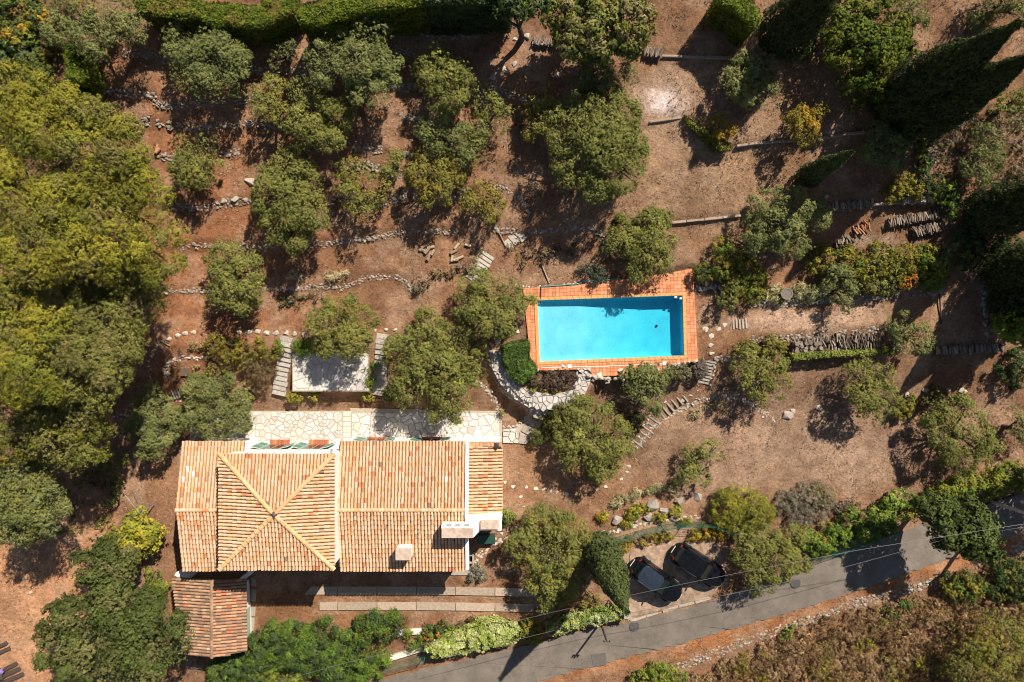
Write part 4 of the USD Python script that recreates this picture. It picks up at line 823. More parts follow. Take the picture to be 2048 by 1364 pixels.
# ---------------------------------------------------------------- foliage
def foliage(r, lobes, n, leaf=(.16, .07), clump=.38, tones=((.10, .115, .05),), fill=.18, low=-.35, jit=.09, nclump=None, shell=(.70, 1.0), flat=.85, droop=0.0, ctone=.10, bylobe=False, ncf=.72):
    """leaf-sized faces gathered into twig clumps over the crown's lobes"""
    C = np.array([l[0] for l in lobes], float); R = np.array([l[1] for l in lobes], float)
    area = (R[:, 0]*R[:, 1]+R[:, 0]*R[:, 2]+R[:, 1]*R[:, 2]); pr = area/area.sum()
    nc = nclump or int(max(20, area.sum()*ncf/clump**2))
    k = r.choice(len(C), nc*3, p=pr); d = r.normal(size=(nc*3, 3)); d /= np.linalg.norm(d, axis=1, keepdims=True)
    ok = d[:, 2] > low; k, d = k[ok], d[ok]
    s = r.uniform(*shell, len(k))*(.93+.14*meshkit.noise(d*2.3+k[:, None]*7.1, 5)*1.0); p = C[k]+d*R[k]*s[:, None]
    keep = np.ones(len(p), bool)
    for j in range(len(C)):
        q = np.sum(((p-C[j])/R[j])**2, 1) < .62; keep &= ~(q & (k != j))
    p, d, k = p[keep][:nc], d[keep][:nc], k[keep][:nc]; nc = len(p)
    cs = clump*np.exp(r.normal(-.08, .32, nc)); ct = r.integers(0, len(tones), nc) if not bylobe else r.integers(0, len(tones), len(C))[k]; cb = np.exp(r.normal(0, ctone, nc))
    per = 9; nt = n//per+1; j = r.integers(0, nc, nt); e = r.normal(size=(nt, 3)); e /= np.linalg.norm(e, axis=1, keepdims=True)
    flip = np.sum(e*(d[j]+np.array([0, 0, .35])), 1) < -.25; e[flip] *= -1
    rad = 1-r.normal(.08, .20, nt); tuft = p[j]+e*(cs[j]*rad)[:, None]*np.array([1, 1, flat]); tt_ = np.exp(r.normal(0, .07, nt))
    q = r.integers(0, nt, n); j = j[q]; e = e[q]; lo = r.normal(size=(n, 3)); lo /= np.linalg.norm(lo, axis=1, keepdims=True)
    pos = tuft[q]+lo*(r.uniform(.2, 1.0, n)*leaf[0]*.95)[:, None]; cb = cb[j]*tt_[q]; e = e*.62+lo*.62
    nf = int(n*fill)
    if nf:
        kk = r.choice(len(C), nf, p=pr); ee = r.normal(size=(nf, 3)); ee /= np.linalg.norm(ee, axis=1, keepdims=True)
        pos[:nf] = C[kk]+ee*R[kk]*(r.uniform(.1, .8, nf)**.5)[:, None]
    nr = e+.20*d[j]+r.normal(0, .28, (n, 3))+np.array([0, 0, .15]); nr /= np.linalg.norm(nr, axis=1, keepdims=True)
    t = r.normal(size=(n, 3))+.5*d[j]+np.array([0, 0, -droop]); t -= nr*np.sum(nr*t, 1, keepdims=True); t /= np.linalg.norm(t, axis=1, keepdims=True)
    b = np.cross(nr, t); l = leaf[0]*r.uniform(.7, 1.3, n)[:, None]; w = leaf[1]*r.uniform(.75, 1.25, n)[:, None]
    v = np.stack([pos-t*l*.5-b*w*.5, pos-t*l*.4+b*w*.5, pos+t*l*.55+b*w*.05], 1).reshape(-1, 3)
    tn = np.array(tones)[ct[j]]*cb[:, None]*np.exp(r.normal(0, jit, n))[:, None]
    return v, np.arange(3*n).reshape(-1, 3), np.repeat(np.clip(tn, .005, .9), 3, 0)
OLIVE = ((0.187, 0.191, 0.048), (0.21, 0.21, 0.057), (0.164, 0.175, 0.045), (0.227, 0.218, 0.053))
OLIVE_Y = ((0.264, 0.21, 0.043), (0.226, 0.2, 0.043), (0.279, 0.215, 0.047), (0.206, 0.184, 0.043))
OLIVE_G = ((0.17, 0.185, 0.063), (0.193, 0.207, 0.073), (0.153, 0.171, 0.053), (0.21, 0.214, 0.072))
PINE = ((0.205, 0.202, 0.026), (0.238, 0.217, 0.028), (0.166, 0.173, 0.026), (0.276, 0.24, 0.032), (0.183, 0.162, 0.046))
PINE_D = ((0.171, 0.172, 0.04), (0.188, 0.177, 0.047), (0.148, 0.149, 0.036), (0.2, 0.172, 0.059))
OAK = ((0.077, 0.096, 0.024), (0.096, 0.115, 0.03), (0.065, 0.08, 0.02), (0.139, 0.133, 0.046))
CYP = ((.045, .062, .020), (.055, .075, .024), (.038, .052, .018))
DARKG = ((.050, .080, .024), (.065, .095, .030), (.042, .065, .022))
BRIGHT = ((.115, .180, .026), (.145, .205, .030), (.095, .145, .024), (.190, .215, .035))
HEDGE = ((.115, .150, .016), (.135, .165, .018), (.095, .125, .016), (.17, .17, .025))
YEL = ((.30, .26, .030), (.24, .24, .030), (.36, .30, .04), (.19, .20, .03))
GOLD = ((.33, .22, .028), (.26, .19, .028), (.20, .17, .03), (.38, .23, .03))
VARI = ((.33, .37, .10), (.40, .42, .17), (.28, .33, .07), (.22, .28, .05))
BROWN = ((.155, .115, .050), (.130, .095, .045), (.175, .125, .06), (.12, .105, .045))
RUST = ((.13, .080, .035), (.15, .095, .045), (.11, .075, .035), (.16, .12, .055))
GREY = ((.20, .165, .13), (.24, .20, .155), (.18, .155, .11), (.21, .195, .125))
JUN = ((.19, .165, .026), (.215, .18, .028), (.15, .145, .026), (.235, .17, .035))
CAROB = ((.155, .165, .030), (.185, .185, .038), (.12, .14, .028), (.22, .19, .075), (.10, .12, .028))
ORANGE = ((.42, .12, .025), (.36, .16, .03), (.18, .17, .03), (.15, .15, .03))
SCRUB = ((.24, .150, .070), (.20, .125, .058), (.28, .19, .10), (.16, .14, .045), (.19, .15, .055))
def seed_of(s): return hash_(s) % 100000
def lobes_at(lobes_px, zc, flat=.8, rr=1.0):
    """crown lobes from discs in the photo; zc: height of the lobes' centres above the ground"""
    cx = np.mean([l[0] for l in lobes_px]); cy = np.mean([l[1] for l in lobes_px]); g = gp(cx, cy, zc); out = []
    for i, l in enumerate(lobes_px):
        rad = l[2]*SC*(HC-g[2]-zc)/HC*rr; z = g[2]+zc+((i*37) % 7-3)*.10*rad
        p = un(l[0], l[1], z); out.append(((p[0], p[1], z), (rad, rad, rad*flat)))
    return g, out
LEAVES = 0
def tree(name, label, cat, lobes_px, zc, kind='olive', group=None, dens=1.0, trunk_r=.16, base=None, bare=False, flat=.8, tones=None, leaf_=None):
    global LEAVES
    zc = zc*.7 if kind == 'olive' else zc
    r = np.random.default_rng(seed_of(label)); g, lb = lobes_at(lobes_px, zc, flat, .89 if kind == 'olive' else .92 if kind == 'oak' else 1.0)
    if base is not None: b = gp(*base); g = b
    t = thing(name, label, cat, g, group=group)
    P = dict(olive=((.105, .047), .40, OLIVE, 2400), pine=((.14, .052), .60, PINE, 1600), oak=((.15, .095), .52, OAK, 1100), broad=((.20, .14), .42, BRIGHT, 760), carob=((.17, .13), .36, CAROB, 820), dark=((.17, .12), .42, DARKG, 850))[kind]
    leaf, cl, tn, den = P; tn = tones or tn; leaf = leaf_ or leaf
    area = sum(math.pi*l[1][0]**2 for l in lb)*.75; n = int(area*den*dens); LEAVES += n
    v, f, tint = foliage(r, lb, n, leaf, cl, tn, fill=.13, ncf=1.05 if kind == 'pine' else .8)
    v[:, 2] = np.maximum(v[:, 2], g[2]+.05)
    part(t, 'crown', (v, f), M['leaf'], tint=tint)
    mid = np.mean([l[0] for l in lb], 0); rr = np.mean([l[1][0] for l in lb]); fork = np.array([g[0]*.6+mid[0]*.4, g[1]*.6+mid[1]*.4, g[2]+max(.5, (mid[2]-g[2])*.42)])
    w = [tube([g-[0, 0, .3], g+(fork-g)*.5+np.r_[r.normal(0, .08, 2), 0], fork], [trunk_r*1.35, trunk_r, trunk_r*.9], 7)]
    for c, rd_ in lb:
        e = np.array(c)+[0, 0, .15*rd_[2]]; m_ = fork+(e-fork)*.5+np.r_[r.normal(0, .15, 2), .15]
        w.append(tube([fork, m_, e], [trunk_r*.62, trunk_r*.42, trunk_r*.14], 5))
        for _ in range(3 if len(lb) < 9 else 2):
            d = r.normal(size=3); d[2] = abs(d[2])*.6; d /= np.linalg.norm(d); w.append(tube([m_, (m_+e)/2+d*rd_[0]*.3, np.array(c)+d*np.array(rd_)*.92], [trunk_r*.30, trunk_r*.2, trunk_r*.06], 4))
    part(t, 'trunk', join(w), M['bark'])
    return t
O = lambda label, lobes, zc=2.3, **k: tree('olive_tree', label, 'olive tree', lobes, zc, 'olive', None, **k)
O('grey-green olive tree at the top left corner below the clipped hedge', [(150, 15, 50), (225, 40, 52), (195, 72, 42), (255, 60, 30), (120, 60, 30), (180, 95, 22)], 2.6, tones=OLIVE_G)
O('bushy grey-green olive tree right below the long clipped hedge at upper left', [(385, 80, 44), (440, 110, 50), (395, 135, 46), (455, 150, 42), (370, 115, 32), (478, 125, 22), (410, 175, 26)], 2.6, tones=OLIVE_G)
O('largest multi-crowned olive tree at top, spilling over the right end of the hedge', [(690, 40, 52), (745, 55, 46), (655, 95, 40), (715, 125, 52), (768, 140, 38), (735, 185, 32), (655, 145, 34), (680, 15, 28), (785, 165, 20), (640, 110, 24)], 3.0, tones=OLIVE_G, trunk_r=.22)
O('sparse pale olive with a visible forked trunk, left half of the twin-lobed pair', [(540, 180, 34), (528, 215, 28), (572, 240, 28), (590, 185, 22), (515, 195, 18)], 2.2, dens=.7, tones=OLIVE_Y[1:2]+OLIVE[:2])
O('dense round olive joined to the sparse pale one, right half of the twin-lobed pair', [(622, 205, 38), (668, 225, 38), (615, 248, 40), (650, 282, 34), (680, 262, 28), (690, 245, 18)], 2.4)
O('olive tree with three uneven lobes right of the largest multi-crowned one', [(868, 130, 38), (925, 145, 24), (855, 162, 28), (905, 190, 36), (880, 218, 28), (895, 160, 30), (940, 152, 12)], 2.3)
O('tall narrow sparse olive beside the rock wall at upper centre', [(965, 203, 28), (985, 232, 32), (960, 255, 26), (1005, 225, 15), (955, 285, 14)], 2.2, dens=.65)
O('dense grey olive cluster left of the tall sparse one', [(883, 260, 38), (918, 282, 33), (868, 282, 26), (935, 310, 20), (860, 255, 16)], 2.0, tones=OLIVE_G)
O('dense tall oval olive at left centre', [(573, 330, 40), (618, 365, 40), (545, 395, 44), (600, 425, 48), (553, 450, 40), (630, 440, 28), (585, 478, 28), (540, 360, 26), (585, 385, 44)], 2.6, trunk_r=.2)
O('small round olive standing alone on red earth at left', [(388, 300, 32), (415, 327, 28), (374, 335, 26), (400, 350, 26), (425, 305, 14)], 1.8)
O('thin brown-green olive above the middle lawn', [(715, 348, 36), (742, 383, 32), (698, 388, 30), (725, 415, 25), (690, 355, 16)], 1.9, dens=.55, tones=OLIVE_Y[1:2]+OLIVE[:1])
O('smallest olive, a slender tuft above the thin brown-green one', [(785, 322, 22), (778, 340, 14), (798, 310, 10)], 1.6, dens=.8)
O('yellowish spreading olive in the middle of the slope', [(865, 325, 36), (842, 355, 34), (882, 375, 34), (920, 322, 24), (865, 392, 24), (905, 345, 22), (825, 345, 12)], 2.1, tones=OLIVE_Y)
O('small golden-brown olive on the edge of the middle lawn', [(965, 395, 30), (985, 415, 23), (945, 415, 22), (968, 430, 18), (1000, 398, 10)], 1.6, tones=OLIVE_Y, dens=.7)
O('biggest round olive on the slope, dark green and very dense', [(1165, 222, 54), (1230, 230, 54), (1135, 272, 46), (1200, 290, 62), (1262, 290, 44), (1155, 330, 46), (1238, 350, 46), (1192, 372, 38), (1270, 330, 30), (1120, 235, 26), (1285, 300, 20)], 3.2, trunk_r=.26, tones=OLIVE[:3])
O('yellow-green olive leaning against the left of the biggest round olive', [(1085, 222, 32), (1065, 250, 26), (1095, 255, 22), (1060, 225, 14)], 2.2, dens=.75, tones=OLIVE_Y[1:2]+OLIVE[3:])
O('shaded olive just below the flowering carob', [(1190, 145, 40), (1238, 162, 36), (1210, 170, 30), (1165, 150, 20)], 2.0, tones=OLIVE_G, dens=.8)
O('half-shaded olive standing alone below the straight concrete kerb', [(1470, 145, 32), (1508, 150, 34), (1488, 183, 32), (1525, 170, 20), (1485, 120, 18)], 2.2, tones=OLIVE_G)
O('dense olive overhanging the uphill deck of the pool', [(1253, 455, 38), (1308, 453, 36), (1240, 488, 30), (1298, 503, 42), (1335, 518, 24), (1278, 540, 22), (1225, 480, 18), (1325, 480, 24)], 1.15, flat=.5)
O('wide spiky olive with four lobes right of the pool olive', [(1528, 420, 40), (1588, 408, 36), (1627, 430, 28), (1560, 460, 46), (1518, 475, 32), (1585, 495, 28), (1640, 415, 14), (1560, 400, 26)], 2.7, tones=OLIVE_G)
O('olive on red earth left of centre with its trunk showing below', [(453, 520, 36), (500, 545, 38), (438, 553, 28), (475, 590, 38), (512, 580, 28), (450, 595, 20), (425, 515, 14)], 2.5)
O('olive standing on the raised patio', [(680, 613, 34), (720, 640, 32), (648, 650, 34), (698, 680, 38), (660, 690, 28), (685, 645, 36), (742, 650, 14)], 2.6, tones=OLIVE_Y[1:2]+OLIVE)
O('huge dense olive over the front terrace and the right-hand steps', [(855, 668, 46), (912, 680, 46), (808, 708, 42), (868, 740, 52), (922, 735, 38), (828, 780, 42), (898, 790, 40), (868, 822, 28), (945, 698, 26), (790, 740, 20), (930, 770, 20), (800, 800, 20), (905, 825, 18), (965, 680, 14)], 3.0, trunk_r=.25)
O('olive touching the left end of the pool deck', [(968, 578, 36), (1010, 593, 34), (938, 613, 32), (990, 640, 42), (1035, 620, 26), (958, 570, 26), (965, 650, 22), (920, 580, 14), (1055, 600, 12)], 2.5)
O('young grey olive below the pool between deck and log steps', [(1283, 755, 30), (1313, 780, 30), (1273, 788, 26), (1310, 805, 20), (1255, 765, 14), (1330, 755, 14)], 2.0, tones=OLIVE_G)
O('large olive beside the villa below the paved path', [(1158, 830, 38), (1205, 843, 38), (1143, 878, 36), (1190, 893, 46), (1235, 900, 32), (1200, 938, 28), (1180, 812, 26), (1125, 855, 22), (1240, 870, 22), (1150, 915, 22)], 2.6)
O('thin sparse olive left of the rock garden top', [(1390, 915, 28), (1420, 903, 24), (1374, 940, 26), (1400, 955, 20), (1432, 895, 10), (1355, 960, 10)], 1.8, dens=.55)
O('loose olive at the right end of the curved whitish wall', [(1498, 723, 30), (1543, 733, 30), (1513, 763, 34), (1555, 768, 24), (1525, 795, 18), (1480, 735, 16)], 2.2, dens=.85)
O('spreading lawn olive with a gap in its crown on the bare right lawn', [(1718, 748, 30), (1765, 752, 26), (1728, 790, 34), (1770, 800, 28), (1738, 828, 20), (1700, 745, 16), (1790, 815, 16)], 2.6, dens=.8)
O('broad olive above the yellow-green roadside hedge at right', [(1903, 825, 33), (1878, 860, 33), (1940, 863, 40), (1898, 895, 33), (1960, 905, 28), (1925, 928, 24), (1870, 830, 16), (1985, 890, 14), (1930, 815, 18)], 2.8, tones=OLIVE[:3])
O('small olive at the right end of the long log pile', [(1803, 655, 26), (1830, 673, 26), (1798, 690, 18), (1840, 695, 14), (1815, 640, 14)], 2.0, tones=OLIVE_G, dens=.8)
O('dense roadside olive between the villa and the tall leaning cypress', [(1083, 1053, 40), (1138, 1063, 38), (1048, 1093, 34), (1108, 1113, 52), (1160, 1098, 34), (1088, 1163, 38), (1135, 1165, 34), (1100, 1195, 26), (1030, 1085, 20), (1170, 1075, 18), (1120, 1030, 18)], 2.8, trunk_r=.24, tones=OLIVE_Y[1:2]+OLIVE)
O('olive overhanging the road right of the parked cars', [(1523, 1073, 38), (1568, 1078, 36), (1500, 1108, 34), (1553, 1128, 44), (1590, 1118, 30), (1520, 1160, 28), (1490, 1080, 18), (1590, 1080, 20)], 2.6)
O('left one of the twin grey olives against the villa terrace corner', [(298, 800, 34), (328, 828, 36), (283, 848, 34), (318, 878, 32), (345, 858, 26), (268, 870, 18), (290, 905, 16)], 2.5, tones=OLIVE_G)
O('right one of the twin grey olives, overlapping the villa roof edge', [(403, 783, 38), (448, 793, 38), (428, 833, 42), (470, 843, 30), (385, 833, 28), (430, 863, 26), (480, 815, 18), (455, 760, 16)], 2.6, tones=OLIVE_G)
O('pale grey olive on the slope at the far right edge', [(1960, 280, 28), (1975, 315, 30), (1947, 330, 24), (1985, 285, 16), (1960, 350, 14)], 2.0, tones=OLIVE_G, dens=.85)
O('olive in deep shade left of the paired cypresses', [(1763, 278, 34), (1780, 312, 32), (1745, 310, 24), (1790, 285, 20)], 2.0, tones=OLIVE_G)
O('small grey olive behind the bright green mulberry at top right', [(1822, 20, 26), (1838, 40, 16), (1808, 35, 16)], 1.6, tones=OLIVE_G, dens=.8)
O('olive growing out of the dry bank above the bare court', [(1678, 553, 26), (1690, 585, 26), (1665, 570, 16), (1700, 610, 12)], 1.8, tones=OLIVE_G, dens=.8)
O('little olive sapling right of the pool deck', [(1455, 588, 20), (1472, 580, 12), (1440, 600, 12), (1462, 605, 10)], 1.5, dens=.6)
O('dark olive with bare limbs at the top right corner', [(2000, -10, 36), (2040, 5, 30), (1975, 5, 20), (2030, 30, 16)], 2.2, tones=OLIVE_G, dens=.7)
O('almost bare olive with a twisted trunk between hedge and largest olive', [(545, 85, 12), (590, 92, 13), (560, 110, 12), (580, 115, 12), (555, 125, 10), (572, 100, 8)], 1.4, dens=.45, tones=OLIVE_G, trunk_r=.2)
O('wispy olive in front of the shadowed top hedge at centre', [(895, 5, 16), (903, 22, 13), (888, 30, 9), (912, 8, 9)], 1.6, dens=.6, tones=OLIVE_G)
O('sparse green tree leaning at the right edge below the paired cypresses', [(2015, 200, 26), (2035, 225, 24), (1990, 215, 18), (2045, 195, 16)], 2.0, tones=OLIVE[3:]+BRIGHT[:1], dens=.5)
O('wispy olive at the right edge beside the shaded bank', [(2035, 840, 24), (2050, 870, 22), (2025, 865, 12)], 2.0, dens=.6, tones=OLIVE_G)
# broadleaf trees
tree('carob_tree', 'large flowering carob with yellowish speckled crown at the top edge', 'carob tree', [(1148, 40, 48), (1205, 15, 54), (1260, 42, 48), (1200, 72, 42), (1253, 78, 34), (1150, 80, 32), (1120, 20, 30), (1290, 60, 20), (1225, 100, 14), (1175, 40, 46)], 3.4, 'carob', trunk_r=.25)
tree('mulberry_tree', 'big bright green mulberry left of the paired cypresses', 'mulberry tree', [(1698, 40, 44), (1755, 48, 48), (1680, 90, 42), (1735, 95, 52), (1790, 100, 34), (1718, 143, 36), (1758, 148, 28), (1655, 80, 20), (1730, 15, 34), (1745, 170, 14)], 1.8, 'broad', trunk_r=.25, flat=.62, dens=1.4, leaf_=(.15, .105), tones=((.085, .115, .014), (.105, .132, .016), (.070, .095, .013), (.14, .15, .02)))
tree('dark_tree', 'dark green tree at the top edge left of the flowering carob', 'tree', [(1020, 5, 36), (1065, 10, 30), (1000, 25, 18), (1050, 28, 22)], 3.6, 'dark', base=(1042, 80), tones=BRIGHT[:1]+DARKG)
tree('carob_tree', 'dark green carob crown reaching over the road at right', 'carob tree', [(1872, 1020, 34), (1918, 1033, 36), (1948, 1070, 36), (1900, 1062, 32), (1962, 1098, 24), (1850, 1012, 22), (1935, 1050, 34)], 4.6, 'broad', tones=((.07, .095, .022), (.085, .11, .028), (.055, .075, .018)), base=(1842, 1008), trunk_r=.2, flat=1.1)
tree('roadside_tree', 'dark tree at the right edge shading the far end of the road', 'tree', [(2200, 935, 60), (2235, 970, 56), (2185, 985, 46), (2170, 950, 40)], 5.0, 'dark', base=(2085, 925), tones=DARKG+BRIGHT[2:3])
tree('fig_tree', 'yellow-green broadleaf tree at the right edge in front of dark shade', 'tree', [(2025, 640, 26), (2040, 670, 26), (2015, 660, 16), (2050, 620, 22)], 2.4, 'broad', tones=BRIGHT[1:2]+BRIGHT[3:]+JUN[:1])
# pines of the big stand on the left
PN = lambda label, lobes, zc, tones=PINE, **k: tree('pine_tree', label, 'pine tree', [(a, b, c*1.06) for a, b, c in lobes], zc, 'pine', None, trunk_r=.22, flat=.75, tones=tones, dens=k.pop('dens', 1.25), base=(np.mean([l[0] for l in lobes]), np.mean([l[1] for l in lobes])), **k)
PN('upper yellow-green pine of the big stand, nearest the small clipped hedges', [(50, 190, 50), (110, 205, 46), (165, 235, 44), (90, 260, 50), (205, 250, 34), (235, 300, 44), (170, 300, 44), (25, 240, 44), (30, 170, 34), (245, 260, 22)], 7.0)
PN('middle right pine of the stand bulging towards the red earth', [(235, 360, 50), (160, 365, 46), (275, 425, 46), (295, 480, 44), (210, 440, 52), (320, 530, 30), (300, 385, 30), (235, 505, 46), (335, 470, 22), (290, 340, 24)], 7.5)
PN('middle left pine of the stand at the left edge', [(55, 340, 52), (75, 420, 54), (25, 380, 44), (120, 470, 48), (40, 480, 48), (130, 400, 40), (85, 520, 46), (20, 300, 36), (150, 520, 34)], 8.0)
PN('small brownish pine crown showing dead twigs at the middle edge of the stand', [(225, 560, 42), (270, 590, 40), (300, 560, 26), (245, 620, 38), (195, 585, 36), (290, 630, 26), (315, 610, 16)], 6.0, PINE_D)
PN('grey-green pine with bare twigs in the lower middle of the stand', [(150, 630, 50), (205, 660, 46), (115, 690, 50), (180, 715, 48), (235, 690, 32), (130, 750, 44), (205, 760, 40), (245, 730, 26), (165, 585, 30)], 7.0, PINE_D)
PN('lower left pine of the stand with yellow tips at the left edge', [(40, 600, 48), (70, 660, 50), (25, 710, 46), (60, 755, 46), (30, 660, 40), (85, 610, 34)], 8.0, PINE[:4]+PINE_D[:1])
PN('lowest pine of the stand above the shaded gully', [(50, 830, 52), (115, 815, 48), (170, 830, 42), (90, 870, 42), (150, 880, 40), (30, 880, 34), (200, 820, 26), (185, 885, 24), (215, 860, 20)], 6.5, PINE[1:3]+PINE_D)
PN('grey pine crown at the left edge above the bare track', [(30, 960, 42), (75, 975, 42), (105, 1000, 34), (40, 1025, 42), (85, 1030, 34), (20, 1060, 28), (125, 1010, 16), (60, 940, 28)], 5.0, OLIVE_G+PINE_D[:2])
PN('young feathery pine on the scrub slope at the bottom right', [(1960, 1300, 36), (2010, 1290, 40), (1985, 1330, 40), (2035, 1330, 36), (1930, 1325, 28), (1990, 1270, 22)], 2.6, OLIVE_Y[:1]+PINE_D+PINE[:1], dens=.5)
# oaks
tree('oak_tree', 'smaller dark oak just left below the yellow bush', 'oak tree', [(180, 1128, 33), (228, 1115, 36), (213, 1153, 32), (160, 1150, 20), (245, 1135, 22), (195, 1100, 16)], 4.0, 'oak', trunk_r=.2)
tree('oak_tree', 'large spreading dark oak beside the garage at lower left', 'oak tree', [(148, 1235, 46), (225, 1208, 50), (298, 1230, 52), (338, 1262, 36), (200, 1285, 54), (270, 1295, 54), (118, 1300, 42), (325, 1315, 34), (160, 1340, 44), (235, 1345, 44), (290, 1345, 32), (105, 1245, 26), (360, 1250, 18), (260, 1255, 50)], 4.5, 'oak', trunk_r=.3)
tree('lemon_tree', 'round yellow bush-like tree west of the villa', 'tree', [(250, 1075, 26), (285, 1080, 27), (265, 1098, 27), (295, 1065, 20), (240, 1095, 18), (290, 1105, 18), (268, 1052, 16)], 1.7, 'broad', tones=YEL)
tree('yellow_shrub', 'small yellow shrub at the top of the round yellow tree', 'shrub', [(274, 1023, 10), (270, 1040, 8), (277, 1030, 8)], 1.2, 'broad', tones=YEL[1:], trunk_r=.05)
tree('yellow_tree', 'golden-yellow open shrub tree on the dry lawn by the thin concrete kerb', 'tree', [(1590, 235, 22), (1625, 240, 20), (1605, 262, 28), (1580, 260, 16), (1640, 235, 13), (1610, 285, 18), (1575, 228, 10)], 1.9, 'olive', tones=GOLD, dens=.75, trunk_r=.08)
tree('yellow_shrub', 'yellow shrub rising from the ivy clump on the dry lawn', 'shrub', [(1437, 250, 16), (1450, 262, 13), (1432, 268, 12), (1440, 240, 9)], 1.2, 'olive', tones=GOLD, dens=.8, trunk_r=.05)
# cypresses
def cypress(label, base, h, rad, tones=CYP, dens=1.0, taper=.62, leaf=(.15, .085)):
    r = np.random.default_rng(seed_of(label)); b = gp(*base); t = thing('cypress_tree', label, 'cypress', b)
    n = int(h*rad*2*520*dens*1.5); u = r.uniform(.02, 1, n)**.9; an = r.uniform(0, 6.283, n)
    prof = lambda q: np.where(q < .12, .75+q/.12*.25, np.clip(1-np.maximum((q-.12)/.88, 0)**(1/taper)*1.0, .0, 1))*rad
    ph = meshkit.noise(np.stack([np.cos(an)*2.2, np.sin(an)*2.2, u*h*.9], -1), 3); ph2 = meshkit.noise(np.stack([np.cos(an)*6, np.sin(an)*6, u*h*2.4], -1), 9)
    rr = prof(u)*(.68+.34*ph+.34*ph2)-r.uniform(0, 1, n)**2*.22*rad+.06
    d = np.stack([np.cos(an), np.sin(an), np.full(n, .18)], -1); pos = b+np.stack([d[:, 0]*rr, d[:, 1]*rr, u*h], -1)
    nr = d+r.normal(0, .45, (n, 3)); nr /= np.linalg.norm(nr, axis=1, keepdims=True); tt = np.array([0, 0, 1.])+r.normal(0, .5, (n, 3))+.3*d; tt -= nr*np.sum(nr*tt, 1, keepdims=True); tt /= np.linalg.norm(tt, axis=1, keepdims=True); bb = np.cross(nr, tt)
    l = leaf[0]*r.uniform(.7, 1.3, n)[:, None]; w = leaf[1]*r.uniform(.7, 1.3, n)[:, None]
    v = np.stack([pos-tt*l*.5-bb*w*.5, pos-tt*l*.5+bb*w*.5, pos+tt*l*.6], 1).reshape(-1, 3)
    tn = np.array(tones)[(ph*3.99*len(tones)).astype(int) % len(tones)]*np.exp(r.normal(0, .18, n))[:, None]
    part(t, 'crown', (v, np.arange(3*n).reshape(-1, 3)), M['leaf'], tint=np.repeat(tn, 3, 0))
    q = np.linspace(.05, .97, 9); core = tube([b+[0, 0, h*s] for s in q], np.maximum(prof(q)*.72, .02), 10); part(t, 'inner_twigs', core, M['twig'])
    part(t, 'trunk', tube([b-[0, 0, .3], b+[0, 0, h*.5]], [.2, .1], 7), M['bark'])
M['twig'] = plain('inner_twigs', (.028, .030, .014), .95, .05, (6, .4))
GCYP = ((.085, .105, .035), (.10, .12, .04), (.07, .09, .03))
cypress('bent-looking green cypress by the gate pillar beside the parked cars', (1196, 1088), 11.4, 1.08, GCYP, taper=.56)
cypress('upper one of the paired tall cypresses at top right', (1775, 212), 10.6, 1.55, CYP, 1.1)
cypress('lower one of the paired tall cypresses at top right', (1815, 248), 10.0, 1.55, CYP, 1.1)
cypress('thick dark cypress rising out of the top edge left of the mulberry', (1560, 80), 7.6, 1.5, CYP)
cypress('short slim cypress leaning over the dry lawn by the four-lobed olive', (1606, 358), 6.2, .62, ((.065, .085, .03), (.08, .10, .035)))
cypress('dark cypress at the right edge above the bank', (1965, 430), 9.0, 1.6, CYP)
cypress('dark cypress at the right edge beside the stone heap', (1996, 545), 9.0, 1.5, CYP)
cypress('dark cypress in the shaded right edge below the stone heap', (2010, 610), 8.0, 1.4, CYP)

